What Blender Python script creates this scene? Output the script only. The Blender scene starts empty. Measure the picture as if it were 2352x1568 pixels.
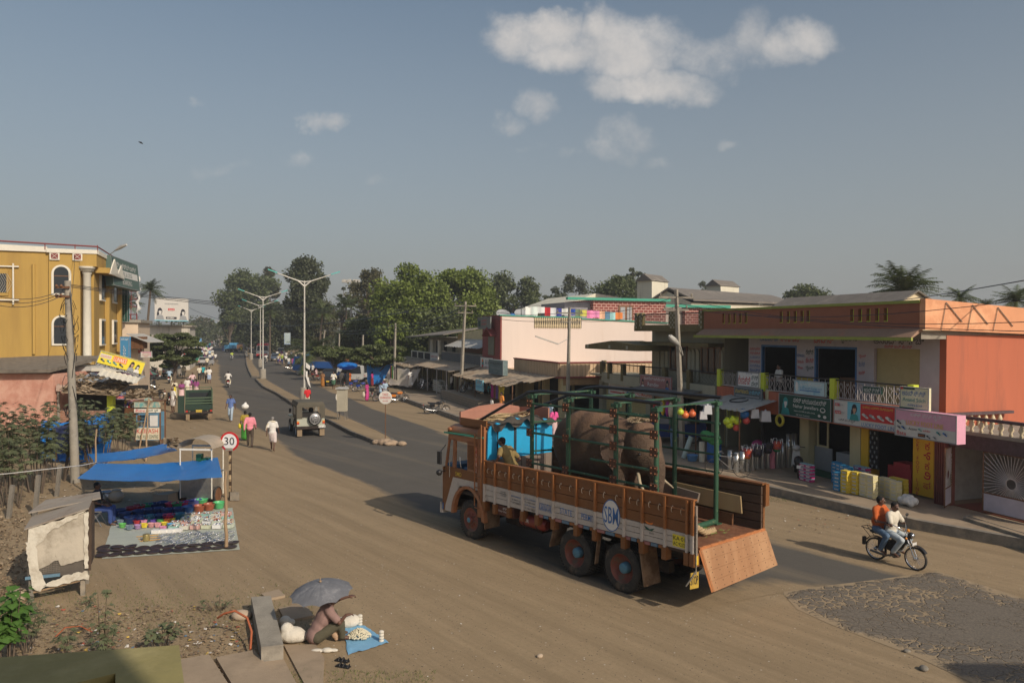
import bpy,math,random
from math import cos,sin
import numpy as np
Qc=range;Qd=enumerate
from mathutils import Vector as Qb,Matrix,Quaternion,noise as mnoise
random.seed(7);RNG=np.random.default_rng(5)
S=bpy.context.scene;COL=S.collection
PI=math.pi;rad=math.radians
CAMH=5.8;FPX=1750.0;CX,CY=1176.0,784.0
PIT=math.atan(23/FPX);ROL=0.005
_f=Qb((0,cos(PIT),-sin(PIT)));_u0=Qb((0,sin(PIT),cos(PIT)));_r0=Qb((1,0,0))
_r=_r0*cos(ROL)+_u0*sin(ROL);_u=-_r0*sin(ROL)+_u0*cos(ROL)
cd=bpy.data.cameras.new('camera');cam=bpy.data.objects.new('camera',cd);COL.objects.link(cam)
cam.matrix_world=Matrix(((_r.x,_u.x,-_f.x,0),(_r.y,_u.y,-_f.y,0),(_r.z,_u.z,-_f.z,CAMH),(0,0,0,1)))
cd.sensor_width=36;cd.lens=36*FPX/2352;cd.clip_start=0.1;cd.clip_end=4000
S.camera=cam
EYE=Qb((0,0,CAMH))
def ray(px,py):return _f+_r*((px-CX)/FPX)-_u*((py-CY)/FPX)
def g(px,py,z=0.0):
 d=ray(px,py);return EYE+d*((z-CAMH)/d.z)
def at(px,py,y):
 d=ray(px,py);return EYE+d*(y/d.y)
SUN_EL=33.0
sd=Qb((0.66,-0.75,0)).normalized()
sun_dir=Qb((sd.x*cos(rad(SUN_EL)),sd.y*cos(rad(SUN_EL)),sin(rad(SUN_EL))))
sl=bpy.data.lights.new('sun','SUN');sl.energy=3.0;sl.angle=rad(0.55);sl.color=(1.0,0.88,0.72)
so=bpy.data.objects.new('sun',sl);COL.objects.link(so);so.rotation_euler=(-sun_dir).to_track_quat('-Z','Y').to_euler()
so.location=(40,-40,60)
W=bpy.data.worlds.new('World');S.world=W;W.use_nodes=True
wt=W.node_tree;wn=wt.nodes;wl=wt.links;wn.clear()
wo=wn.new('ShaderNodeOutputWorld');bg=wn.new('ShaderNodeBackground');bg.inputs[1].default_value=0.084
sky=wn.new('ShaderNodeTexSky');sky.sky_type='NISHITA';sky.sun_disc=False
sky.sun_elevation=rad(SUN_EL);sky.sun_rotation=math.atan2(sun_dir.x,sun_dir.y)
sky.altitude=300;sky.air_density=1.0;sky.dust_density=4.0;sky.ozone_density=1.5
def Qp(op,a,b=None,c=None):
 n=wn.new('ShaderNodeMath');n.operation=op
 for i,v in Qd((a,b,c)):
  if v is None:continue
  if isinstance(v,(int,float)):n.inputs[i].default_value=v
  else:wl.new(v,n.inputs[i])
 return n.outputs[0]
tc=wn.new('ShaderNodeTexCoord');sp=wn.new('ShaderNodeSeparateXYZ');wl.new(tc.outputs['Generated'],sp.inputs[0])
yy=Qp('MAXIMUM',sp.outputs[1],0.02)
cu=Qp('DIVIDE',sp.outputs[0],yy);cv=Qp('DIVIDE',sp.outputs[2],yy)
cxyz=wn.new('ShaderNodeCombineXYZ');wl.new(cu,cxyz.inputs[0]);wl.new(cv,cxyz.inputs[1])
def wnoise(scale,detail,rough=0.6,off=0.0):
 n=wn.new('ShaderNodeTexNoise');n.inputs['Scale'].default_value=scale;n.inputs['Detail'].default_value=detail
 n.inputs['Roughness'].default_value=rough;m=wn.new('ShaderNodeVectorMath');m.operation='ADD';m.inputs[1].default_value=(off,off*.7,off)
 wl.new(cxyz.outputs[0],m.inputs[0]);wl.new(m.outputs[0],n.inputs['Vector']);return n.outputs['Fac']
n1=wnoise(8,12,0.6);n2=wnoise(8,12,0.6,3.7);n3=wnoise(13,12,0.64,8.1)
cuw=Qp('ADD',cu,Qp('MULTIPLY',Qp('SUBTRACT',n1,0.5),0.14))
cvw=Qp('ADD',cv,Qp('MULTIPLY',Qp('SUBTRACT',n2,0.5),0.11))
CL=[(1180,100,85,55,1),(1260,85,75,45,1),(1290,130,120,45,.9),(1370,85,55,62,.95),(1430,120,130,75,1),(1520,195,110,42,1),(1420,200,90,30,.7),(1540,90,70,50,.75),(1620,125,110,55,.62),(1700,75,60,65,.7),(1780,110,90,60,.85),(1850,85,85,55,.95),(1225,255,42,42,.6),(1165,290,35,25,.42),(1440,315,62,48,.5),(1395,350,60,28,.4),(735,264,44,22,.75),(500,392,80,22,.42),(718,363,32,26,.36),(1290,375,38,26,.4),(860,392,26,15,.3),(1680,322,28,14,.32),(437,218,20,14,.3),(1220,355,26,14,.28),(1500,370,40,14,.28)]
acc=None
for(px,py,rx,ry,a)in CL:
 d=ray(px,py);u0,v0=d.x/d.y,d.z/d.y
 du=Qp('MULTIPLY',Qp('SUBTRACT',cuw,u0),FPX/rx);dv=Qp('MULTIPLY',Qp('SUBTRACT',cvw,v0),FPX/ry)
 q=Qp('ADD',Qp('MULTIPLY',du,du),Qp('MULTIPLY',dv,dv))
 e=Qp('MULTIPLY',Qp('MAXIMUM',Qp('SUBTRACT',1.0,Qp('MULTIPLY',q,0.6)),0.0),a)
 acc=e if acc is None else Qp('MAXIMUM',acc,e)
dens=Qp('ADD',acc,Qp('MULTIPLY',Qp('SUBTRACT',n3,0.52),1.5))
mr=wn.new('ShaderNodeMapRange');mr.interpolation_type='SMOOTHSTEP';mr.inputs[1].default_value=0.05;mr.inputs[2].default_value=1.25;mr.inputs[4].default_value=0.95
wl.new(dens,mr.inputs[0])
gate=Qp('GREATER_THAN',acc,0.0001)
cm=Qp('MULTIPLY',mr.outputs[0],Qp('MINIMUM',Qp('MULTIPLY',acc,4.0),1.0))
hsv=wn.new('ShaderNodeHueSaturation');hsv.inputs['Hue'].default_value=.488;hsv.inputs['Saturation'].default_value=.95;hsv.inputs['Value'].default_value=1.0;wl.new(sky.outputs[0],hsv.inputs['Color'])
lowm=wn.new('ShaderNodeMapRange');lowm.inputs[1].default_value=0.0;lowm.inputs[2].default_value=0.5;lowm.inputs[3].default_value=1;lowm.inputs[4].default_value=0;wl.new(sp.outputs[2],lowm.inputs[0])
hz=wn.new('ShaderNodeMix');hz.data_type='RGBA';wl.new(Qp('MULTIPLY',lowm.outputs[0],0.8),hz.inputs[0]);wl.new(hsv.outputs[0],hz.inputs[6]);hz.inputs[7].default_value=(3.75,3.8,3.7,1)
cmix=wn.new('ShaderNodeMix');cmix.data_type='RGBA';wl.new(cm,cmix.inputs[0]);wl.new(hz.outputs[2],cmix.inputs[6])
cc=wn.new('ShaderNodeMix');cc.data_type='RGBA';wl.new(n1,cc.inputs[0]);cc.inputs[6].default_value=(4.4,4.4,4.5,1);cc.inputs[7].default_value=(9.0,8.3,7.6,1);wl.new(cc.outputs[2],cmix.inputs[7])
wl.new(cmix.outputs[2],bg.inputs[0]);wl.new(bg.outputs[0],wo.inputs[0])
S.view_settings.view_transform='Standard';S.view_settings.look='None';S.view_settings.exposure=0.17;S.view_settings.gamma=1
S.render.engine='CYCLES'
try:
 S.cycles.max_bounces=6;S.cycles.transparent_max_bounces=8;S.cycles.diffuse_bounces=3
 S.render.use_persistent_data=False
except Exception:pass
_M={}
def mat(name,col,rough=0.75,var=0.18,scale=3.0,metal=0.0,bump=0.0,Qt=30.0,Qj=None,Qm=1.5,Qk=0.55,trans=0.0,spec=None,Qu=False,alpha=None):
 if name in _M:return _M[name]
 m=bpy.data.materials.new(name);_M[name]=m;m.use_nodes=True
 t=m.node_tree;b=t.nodes['Principled BSDF'];L=t.links
 b.inputs['Roughness'].default_value=rough;b.inputs['Metallic'].default_value=metal
 if spec is not None:b.inputs['Specular IOR Level'].default_value=spec
 tcn=t.nodes.new('ShaderNodeTexCoord')
 src=tcn.outputs['Object']
 if Qu:
  mp=t.nodes.new('ShaderNodeMapping');mp.inputs['Scale'].default_value=(1,1,0.12);L.new(src,mp.inputs[0]);src=mp.outputs[0]
 no=t.nodes.new('ShaderNodeTexNoise');no.inputs['Scale'].default_value=scale;no.inputs['Detail'].default_value=7;no.inputs['Roughness'].default_value=0.65
 L.new(src,no.inputs['Vector'])
 c=col if len(col)==4 else(*col,1)
 rp=t.nodes.new('ShaderNodeValToRGB');rp.color_ramp.elements[0].position=0.28;rp.color_ramp.elements[1].position=0.72
 lo=tuple(max(0,v*(1-var))for v in c[:3])+(1,);hi=tuple(min(1,v*(1+var))for v in c[:3])+(1,)
 rp.color_ramp.elements[0].color=lo;rp.color_ramp.elements[1].color=hi
 L.new(no.outputs['Fac'],rp.inputs[0]);out=rp.outputs[0]
 if Qj is not None:
  n2_=t.nodes.new('ShaderNodeTexNoise');n2_.inputs['Scale'].default_value=Qm;n2_.inputs['Detail'].default_value=9;n2_.inputs['Roughness'].default_value=0.7
  L.new(src,n2_.inputs['Vector'])
  r2=t.nodes.new('ShaderNodeValToRGB');r2.color_ramp.elements[0].position=Qk-0.07;r2.color_ramp.elements[1].position=Qk+0.09
  L.new(n2_.outputs['Fac'],r2.inputs[0])
  mx=t.nodes.new('ShaderNodeMix');mx.data_type='RGBA';L.new(r2.outputs[0],mx.inputs[0]);L.new(out,mx.inputs[6]);mx.inputs[7].default_value=(*Qj[:3],1);out=mx.outputs[2]
 L.new(out,b.inputs['Base Color'])
 if bump:
  nb=t.nodes.new('ShaderNodeTexNoise');nb.inputs['Scale'].default_value=Qt;nb.inputs['Detail'].default_value=5;L.new(tcn.outputs['Object'],nb.inputs['Vector'])
  bp=t.nodes.new('ShaderNodeBump');bp.inputs['Strength'].default_value=bump;bp.inputs['Distance'].default_value=0.02;L.new(nb.outputs['Fac'],bp.inputs['Height']);L.new(bp.outputs[0],b.inputs['Normal'])
 if trans:
  tr=t.nodes.new('ShaderNodeBsdfTranslucent');L.new(out,tr.inputs[0]);ms=t.nodes.new('ShaderNodeMixShader');ms.inputs[0].default_value=trans
  L.new(b.outputs[0],ms.inputs[1]);L.new(tr.outputs[0],ms.inputs[2]);L.new(ms.outputs[0],t.nodes['Material Output'].inputs[0])
 return m
def Qf(name,col,rough=0.7,metal=0.0):return mat(name,col,rough,0.06,6,metal)
class MB:
 def __init__(s):s.v=[];s.f=[];s.mi=[];s.sm=[];s.m=0;s.T=Matrix.Identity(4);s.smooth=False
 def add(s,vs,fs,smooth=None):
  o=len(s.v);T=s.T
  s.v.extend([tuple(T@Qb(p))for p in vs])
  sm=s.smooth if smooth is None else smooth
  for f in fs:s.f.append(tuple(i+o for i in f));s.mi.append(s.m);s.sm.append(sm)
  return s
 def box(s,x0,x1,y0,y1,z0,z1):
  return s.add([(x0,y0,z0),(x1,y0,z0),(x1,y1,z0),(x0,y1,z0),(x0,y0,z1),(x1,y0,z1),(x1,y1,z1),(x0,y1,z1)],[(0,3,2,1),(4,5,6,7),(0,1,5,4),(1,2,6,5),(2,3,7,6),(3,0,4,7)])
 def Qo(s,b,t):
  return s.add(list(b)+list(t),[(0,3,2,1),(4,5,6,7),(0,1,5,4),(1,2,6,5),(2,3,7,6),(3,0,4,7)])
 def quad(s,a,b,c,d):return s.add([a,b,c,d],[(0,1,2,3)])
 def poly(s,pts):return s.add(pts,[tuple(Qc(len(pts)))])
 def Qq(s,pts,dv):
  n=len(pts);dv=Qb(dv);p2=[tuple(Qb(p)+dv)for p in pts]
  return s.add(list(pts)+p2,[tuple(Qc(n))[::-1],tuple(Qc(n,2*n))]+[(i,(i+1)%n,(i+1)%n+n,i+n)for i in Qc(n)])
 def tube(s,pts,rs,n=8,caps=True,smooth=True,flat=None):
  pts=[Qb(p)for p in pts];k=len(pts)
  if not isinstance(rs,(list,tuple)):rs=[rs]*k
  vs=[];up=None
  for i,p in Qd(pts):
   d=(pts[min(i+1,k-1)]-pts[max(i-1,0)])
   d=d.normalized()if d.length>1e-9 else Qb((0,0,1))
   if up is None:
    a=Qb((0,0,1))if abs(d.z)<.9 else Qb((1,0,0));up=(a-d*a.dot(d)).normalized()
   else:
    up=up-d*up.dot(d);up=up.normalized()if up.length>1e-6 else Qb((1,0,0))
   sd_=d.cross(up)
   for j in Qc(n):
    a=2*PI*j/n;vs.append(tuple(p+(up*cos(a)+sd_*sin(a))*rs[i]))
  fs=[(i*n+j,i*n+(j+1)%n,(i+1)*n+(j+1)%n,(i+1)*n+j)for i in Qc(k-1)for j in Qc(n)]
  s.add(vs,fs,smooth)
  if caps:s.add(vs[:n],[tuple(Qc(n))[::-1]],False);s.add(vs[-n:],[tuple(Qc(n))],False)
  return s
 def bar(s,a,b,r,n=6):return s.tube([a,b],r,n,True,n>6)
 def strip(s,a,b,w,h,up=(0,0,1)):
  a=Qb(a);b=Qb(b);d=(b-a).normalized();up=Qb(up);sdv=d.cross(up)
  if sdv.length<1e-5:sdv=d.cross(Qb((1,0,0)))
  sdv.normalize();u2=sdv.cross(d).normalized();x=sdv*w/2;z=u2*h/2
  return s.Qo([a-x-z,a+x-z,b+x-z,b-x-z],[a-x+z,a+x+z,b+x+z,b-x+z])
 def Qi(s,prof,c=(0,0,0),axis='Z',n=16,smooth=True,sc=(1,1),ends=True):
  vs=[];c=Qb(c)
  for(r,h)in prof:
   for j in Qc(n):
    a=2*PI*j/n;x,y=r*cos(a)*sc[0],r*sin(a)*sc[1]
    p={'Z':(x,y,h),'X':(h,x,y),'Y':(y,h,x)}[axis];vs.append(tuple(c+Qb(p)))
  k=len(prof)
  s.add(vs,[(i*n+j,i*n+(j+1)%n,(i+1)*n+(j+1)%n,(i+1)*n+j)for i in Qc(k-1)for j in Qc(n)],smooth)
  if not ends:return s
  if prof[0][0]>1e-4:s.add(vs[:n],[tuple(Qc(n))[::-1]],False)
  if prof[-1][0]>1e-4:s.add(vs[-n:],[tuple(Qc(n))],False)
  return s
 def ball(s,c,r,n=10,k=7,rot=None):
  r=(r,)*3 if not isinstance(r,(tuple,list))else r;vs=[];c=Qb(c)
  for i in Qc(k+1):
   ph=PI*i/k
   for j in Qc(n):
    a=2*PI*j/n;p=Qb((r[0]*sin(ph)*cos(a),r[1]*sin(ph)*sin(a),r[2]*cos(ph)))
    if rot:p=rot@p
    vs.append(tuple(c+p))
  return s.add(vs,[(i*n+j,(i+1)*n+j,(i+1)*n+(j+1)%n,i*n+(j+1)%n)for i in Qc(k)for j in Qc(n)],True)
 def cap(s,a,b,ra,rb,n=10):
  a=Qb(a);b=Qb(b);d=b-a
  if d.length<1e-5:return s.ball(a,ra)
  d.normalize();pts=[];rs=[]
  for i in Qc(4):
   t=PI/2*i/3;pts.append(a-d*ra*cos(t));rs.append(max(ra*sin(t),.001))
  for i in Qc(4):
   t=PI/2*i/3;pts.append(b+d*rb*sin(t));rs.append(max(rb*cos(t),.001))
  up=Qb((0,0,1))if abs(d.z)<.9 else Qb((1,0,0));up=(up-d*up.dot(d)).normalized();sdv=d.cross(up);vs=[]
  for p,r in zip(pts,rs):
   for j in Qc(n):
    q=2*PI*j/n;vs.append(tuple(p+(up*cos(q)+sdv*sin(q))*r))
  k=8
  return s.add(vs,[(i*n+j,i*n+(j+1)%n,(i+1)*n+(j+1)%n,(i+1)*n+j)for i in Qc(k-1)for j in Qc(n)]+[tuple(Qc(n))[::-1],tuple(Qc((k-1)*n,k*n))],True)
 def text(s,txt,o,ux,uy,w,h,fit=True,align='C'):
  """lettering filling the box w x h whose lower-left corner is o"""
  v,f=text_geo(txt)
  if not len(v):return s
  mn=v.min(0);mx=v.max(0);sz=np.maximum(mx-mn,1e-6)
  sy=h/sz[1];sx=w/sz[0]
  if not fit or sx>sy*1.5:sx=min(sx,sy*1.1)
  offx=(w-sz[0]*sx)*(0.5 if align=='C' else 0)
  o=Qb(o);ux=Qb(ux).normalized();uy=Qb(uy).normalized()
  pts=[tuple(o+ux*float((p[0]-mn[0])*sx+offx)+uy*float((p[1]-mn[1])*sy))for p in v]
  return s.add(pts,f,False)
 def Qa(s,name,mats,parent=None,Qe=None,link=True):
  me=bpy.data.meshes.new(name);me.from_pydata(s.v,[],s.f)
  if not isinstance(mats,(list,tuple)):mats=[mats]
  for m in mats:me.materials.append(m)
  me.polygons.foreach_set('material_index',[min(i,len(mats)-1)for i in s.mi]);me.polygons.foreach_set('use_smooth',s.sm);me.update()
  o=bpy.data.objects.new(name,me)
  if link:COL.objects.link(o)
  if parent is not None:o.parent=parent
  if Qe:o['label']=Qe
  return o
_tg={}
def text_geo(txt):
 if txt in _tg:return _tg[txt]
 cu_=bpy.data.curves.new('lettering','FONT');cu_.body=txt;cu_.resolution_u=2;cu_.fill_mode='FRONT';cu_.offset=0.002
 o=bpy.data.objects.new('lettering',cu_);COL.objects.link(o)
 dg=bpy.context.evaluated_depsgraph_get();me=bpy.data.meshes.new_from_object(o.evaluated_get(dg))
 v=np.array([tuple(p.co)[:2]for p in me.vertices])if len(me.vertices)else np.zeros((0,2));f=[tuple(p.vertices)for p in me.polygons]
 bpy.data.objects.remove(o);bpy.data.curves.remove(cu_);bpy.data.meshes.remove(me)
 _tg[txt]=(v,f);return _tg[txt]
def Q2(mb,name,mats,voxel,parent=None,smooth=4,Qe=None,link=True):
 """union of overlapping shapes turned into one continuous smooth skin"""
 o=mb.Qa(name,mats);m=o.modifiers.new('r','REMESH');m.mode='VOXEL';m.voxel_size=voxel;m.use_smooth_shade=True
 if smooth:q=o.modifiers.new('s','SMOOTH');q.iterations=smooth;q.factor=0.5
 dg=bpy.context.evaluated_depsgraph_get();me=bpy.data.meshes.new_from_object(o.evaluated_get(dg));me.name=name
 old=o.data;bpy.data.objects.remove(o);bpy.data.meshes.remove(old)
 me.materials.clear()
 for mm in(mats if isinstance(mats,(list,tuple))else[mats]):me.materials.append(mm)
 for p in me.polygons:p.use_smooth=True
 n=bpy.data.objects.new(name,me)
 if link:COL.objects.link(n)
 if parent is not None:n.parent=parent
 if Qe:n['label']=Qe
 return n
def tag(o,Qe=None,cat=None,Qs=None,kind=None):
 if Qe:o['label']=Qe
 if cat:o['category']=cat
 if Qs:o['group']=Qs
 if kind:o['kind']=kind
 return o
def Qh(name,Qe,cat,loc=(0,0,0),rz=0.0,Qs=None,sc=1.0):
 o=bpy.data.objects.new(name,None);COL.objects.link(o);o.location=loc;o.rotation_euler=(0,0,rz);o.empty_display_size=.2
 if sc!=1.0:o.scale=(sc,)*3
 return tag(o,Qe,cat,Qs)
def kids(o):return[c for c in _kids.get(o.name,[])]
_kids={}
def Ze(src,loc=None,rz=None,Qe=None,Qs=None,sc=None,mats=None,children=None):
 """a thing with copies of its parts; mats: {part name: material} swapped on the copy"""
 r=src.copy();COL.objects.link(r)
 if loc is not None:r.location=loc
 if rz is not None:r.rotation_euler=(0,0,rz)
 if Qe:r['label']=Qe
 if Qs:r['group']=Qs
 if sc:r.scale=(sc,)*3 if isinstance(sc,(int,float))else sc
 def rec(a,b):
  for c in a.children:
   d=c.copy();COL.objects.link(d);d.parent=b
   base=c.name.split('.')[0]
   if mats and base in mats:
    q=mats[base];q=q if isinstance(q,(list,tuple))else[q]
    for i,mm in Qd(q):
     if i<len(d.material_slots):d.material_slots[i].link='OBJECT';d.material_slots[i].material=mm
   rec(c,d)
 rec(src,r)
 return r
def recolor(root,mats):
 for d in root.children:
  base=d.name.split('.')[0]
  if base in mats:
   q=mats[base];q=q if isinstance(q,(list,tuple))else[q]
   for i,mm in Qd(q):
    if i<len(d.material_slots):d.material_slots[i].link='OBJECT';d.material_slots[i].material=mm
def Q8(o):o['kind']='structure';return o
# == ground and roads
def ground_mat(name,base,dark,stone=True,asphalt=None):
 m=bpy.data.materials.new(name);m.use_nodes=True;t=m.node_tree;L=t.links;b=t.nodes['Principled BSDF'];b.inputs['Roughness'].default_value=0.95;b.inputs['Specular IOR Level'].default_value=0.15
 geo=t.nodes.new('ShaderNodeNewGeometry');P_=geo.outputs['Position']
 def N(sc,det=8,ro=.65,mp=None):
  n=t.nodes.new('ShaderNodeTexNoise');n.inputs['Scale'].default_value=sc;n.inputs['Detail'].default_value=det;n.inputs['Roughness'].default_value=ro
  if mp:
   q=t.nodes.new('ShaderNodeMapping');q.vector_type='TEXTURE';q.inputs['Rotation'].default_value=(0,0,2.26);q.inputs['Scale'].default_value=(1/mp[1][0],1/mp[1][1],1);L.new(P_,q.inputs[0]);L.new(q.outputs[0],n.inputs['Vector'])
  else:L.new(P_,n.inputs['Vector'])
  return n.outputs['Fac']
 def ramp(f,a,b_,ca=(0,0,0,1),cb=(1,1,1,1)):
  r=t.nodes.new('ShaderNodeValToRGB');r.color_ramp.elements[0].position=a;r.color_ramp.elements[1].position=b_;r.color_ramp.elements[0].color=ca;r.color_ramp.elements[1].color=cb;L.new(f,r.inputs[0]);return r.outputs[0]
 def mix(f,a,b_,bt='MIX'):
  x=t.nodes.new('ShaderNodeMix');x.data_type='RGBA';x.blend_type=bt
  for i,v in((0,f),(6,a),(7,b_)):
   if isinstance(v,(int,float)):x.inputs[i].default_value=v
   elif isinstance(v,tuple):x.inputs[i].default_value=v if len(v)==4 else(*v,1)
   else:L.new(v,x.inputs[i])
  return x.outputs[2]
 c=mix(ramp(N(.13,6),.35,.65),base,dark)
 c=mix(ramp(N(1.3,9,.7),.3,.7),c,tuple(v*1.18 for v in base))
 c=mix(ramp(N(.9,8,.7,(.877,(.10,1.9,1))),.40,.64),c,tuple(v*.68 for v in dark))
 c=mix(ramp(N(14,6,.75),.48,.75),c,tuple(v*.72 for v in dark))
 c=mix(0.5,c,mix(ramp(N(60,4,.8),.35,.65),tuple(v*.8 for v in base),tuple(v*1.2 for v in base)))
 vo=t.nodes.new('ShaderNodeTexVoronoi');vo.inputs['Scale'].default_value=9;L.new(P_,vo.inputs['Vector'])
 c=mix(ramp(vo.outputs['Distance'],.08,.15,(1,1,1,1),(0,0,0,1)),c,(.11,.09,.07,1))
 vo3=t.nodes.new('ShaderNodeTexVoronoi');vo3.inputs['Scale'].default_value=4.3;L.new(P_,vo3.inputs['Vector'])
 c=mix(ramp(vo3.outputs['Distance'],.045,.085,(1,1,1,1),(0,0,0,1)),c,(.50,.45,.38,1))
 if asphalt:
  at_=t.nodes.new('ShaderNodeAttribute');at_.attribute_name='edge'
  s=t.nodes.new('ShaderNodeMath');s.operation='ADD';L.new(at_.outputs['Fac'],s.inputs[0])
  s2=t.nodes.new('ShaderNodeMath');s2.operation='MULTIPLY_ADD';L.new(N(.35,9,.62,(.877,(.3,1.2,1))),s2.inputs[0]);s2.inputs[1].default_value=2.0;s2.inputs[2].default_value=-1.0;L.new(s2.outputs[0],s.inputs[1])
  ac=mix(ramp(N(.5,8,.7),.35,.7),asphalt,tuple(v*1.3 for v in asphalt))
  ac=mix(ramp(N(45,4,.8),.3,.7),tuple(v*.75 for v in asphalt),ac)
  ac=mix(ramp(N(.5,7,.6,(.9,(.05,1.6,1))),.55,.8),ac,(.20,.165,.12,1))
  c=mix(ramp(s.outputs[0],.34,.62),c,ac)
 L.new(c,b.inputs['Base Color'])
 bp=t.nodes.new('ShaderNodeBump');bp.inputs['Strength'].default_value=.4;bp.inputs['Distance'].default_value=.05
 hm=t.nodes.new('ShaderNodeMath');hm.operation='ADD';L.new(N(3,9,.75),hm.inputs[0]);L.new(N(.8,6,.6,(.877,(.5,1.6,1))),hm.inputs[1])
 L.new(hm.outputs[0],bp.inputs['Height']);L.new(bp.outputs[0],b.inputs['Normal'])
 return m
DIRT=(.325,.243,.150);DIRT2=(.26,.192,.115)
Zz=ground_mat('dry_dirt',DIRT,DIRT2);ASPH=(.118,.108,.094)
Kw=ground_mat('dusty_asphalt',DIRT,DIRT2,asphalt=ASPH)
mb=MB();mb.quad((-1500,-60,0),(1500,-60,0),(1500,2600,0),(-1500,2600,0));Q8(mb.Qa('ground',Zz))
Lp=[(440,776),(455,783),(470,795),(482,812),(490,835),(497,872),(520,930),(575,985),(670,1052),(810,1120),(960,1185),(1100,1250),(1240,1325),(1380,1390),(1560,1405),(1792,1361)]
Rp=[(475,776),(500,781),(560,788),(604,806),(630,825),(651,838),(690,858),(723,880),(770,899),(850,930),(927,959),(1045,997),(1290,1065),(1560,1148),(1778,1208),(2152,1313)]
def resample(pts,n):
 pts=[Qb(p)for p in pts];L_=[0]
 for a,b in zip(pts,pts[1:]):L_.append(L_[-1]+(b-a).length)
 return pts,L_
mb=MB();NC=22;att=[]
LW=[g(*p,.004)for p in Lp];RW=[g(*p,.004)for p in Rp]
rows=[]
for i in Qc(len(LW)-1):
 ns=max(1,int((LW[i+1]-LW[i]).length/3))
 ns=min(ns,8)
 for k in Qc(ns):rows.append((LW[i].lerp(LW[i+1],k/ns),RW[i].lerp(RW[i+1],k/ns)))
rows.append((LW[-1],RW[-1]))
for ri,(a,b)in Qd(rows):
 w=(b-a).length
 for j in Qc(NC+1):
  q=j/NC;q=.5-.5*cos(PI*q);p=a.lerp(b,q);mb.v.append(tuple(p));att.append(min(1,min(q,1-q)*w/3.3,(len(rows)-1-ri)*.9+.55))
for i in Qc(len(rows)-1):
 for j in Qc(NC):
  o=i*(NC+1)+j;mb.f.append((o,o+1,o+NC+2,o+NC+1));mb.mi.append(0);mb.sm.append(False)
road=Q8(mb.Qa('road',Kw));a_=road.data.attributes.new('edge','FLOAT','POINT');a_.data.foreach_set('value',att)
def cobble_mat():
 m=bpy.data.materials.new('broken_asphalt');m.use_nodes=True;t=m.node_tree;L=t.links;b=t.nodes['Principled BSDF'];b.inputs['Roughness'].default_value=.9
 geo=t.nodes.new('ShaderNodeNewGeometry');no=t.nodes.new('ShaderNodeTexNoise');no.inputs['Scale'].default_value=2.2;no.inputs['Detail'].default_value=5;L.new(geo.outputs['Position'],no.inputs['Vector'])
 ad=t.nodes.new('ShaderNodeVectorMath');ad.operation='MULTIPLY_ADD';L.new(no.outputs['Color'],ad.inputs[0]);ad.inputs[1].default_value=(.5,)*3;L.new(geo.outputs['Position'],ad.inputs[2])
 vo=t.nodes.new('ShaderNodeTexVoronoi');vo.feature='DISTANCE_TO_EDGE';vo.inputs['Scale'].default_value=4.6;L.new(ad.outputs[0],vo.inputs['Vector'])
 n2=t.nodes.new('ShaderNodeTexNoise');n2.inputs['Scale'].default_value=.45;n2.inputs['Detail'].default_value=7;n2.inputs['Roughness'].default_value=.65;L.new(geo.outputs['Position'],n2.inputs['Vector'])
 mt=t.nodes.new('ShaderNodeMath');mt.operation='MULTIPLY_ADD';L.new(n2.outputs['Fac'],mt.inputs[0]);mt.inputs[1].default_value=-.8;mt.inputs[2].default_value=.40;ad2=t.nodes.new('ShaderNodeMath');ad2.operation='ADD';L.new(vo.outputs['Distance'],ad2.inputs[0]);L.new(mt.outputs[0],ad2.inputs[1])
 r=t.nodes.new('ShaderNodeValToRGB');r.color_ramp.elements[0].position=.0;r.color_ramp.elements[1].position=.07;L.new(ad2.outputs[0],r.inputs[0])
 n3=t.nodes.new('ShaderNodeTexNoise');n3.inputs['Scale'].default_value=25;n3.inputs['Detail'].default_value=6;L.new(geo.outputs['Position'],n3.inputs['Vector'])
 ra=t.nodes.new('ShaderNodeValToRGB');ra.color_ramp.elements[0].color=(.10,.088,.072,1);ra.color_ramp.elements[1].color=(.20,.165,.125,1);ra.color_ramp.elements[0].position=.3;ra.color_ramp.elements[1].position=.7;L.new(n3.outputs['Fac'],ra.inputs[0])
 at_=t.nodes.new('ShaderNodeAttribute');at_.attribute_name='edge';mm=t.nodes.new('ShaderNodeMath');mm.operation='MULTIPLY';L.new(r.outputs[0],mm.inputs[0])
 e2=t.nodes.new('ShaderNodeMath');e2.operation='MULTIPLY_ADD';L.new(no.outputs['Fac'],e2.inputs[0]);e2.inputs[1].default_value=1.6;e2.inputs[2].default_value=-.8;e3=t.nodes.new('ShaderNodeMath');e3.operation='ADD';L.new(at_.outputs['Fac'],e3.inputs[0]);L.new(e2.outputs[0],e3.inputs[1])
 r3=t.nodes.new('ShaderNodeValToRGB');r3.color_ramp.elements[0].position=.12;r3.color_ramp.elements[1].position=.5;L.new(e3.outputs[0],r3.inputs[0]);L.new(r3.outputs[0],mm.inputs[1])
 x=t.nodes.new('ShaderNodeMix');x.data_type='RGBA';L.new(mm.outputs[0],x.inputs[0]);x.inputs[6].default_value=(.31,.232,.143,1);L.new(ra.outputs[0],x.inputs[7]);L.new(x.outputs[2],b.inputs['Base Color'])
 bp=t.nodes.new('ShaderNodeBump');bp.inputs['Strength'].default_value=.9;bp.inputs['Distance'].default_value=.05;L.new(mm.outputs[0],bp.inputs['Height']);L.new(bp.outputs[0],b.inputs['Normal'])
 return m
top=[(1800,1358),(1900,1344),(2030,1328),(2155,1311),(2265,1345),(2400,1390),(2700,1480)]
bot=[(1800,1364),(1830,1398),(1905,1432),(2005,1470),(2100,1505),(2240,1570),(2500,1700)]
mb=MB();att=[]
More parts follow.
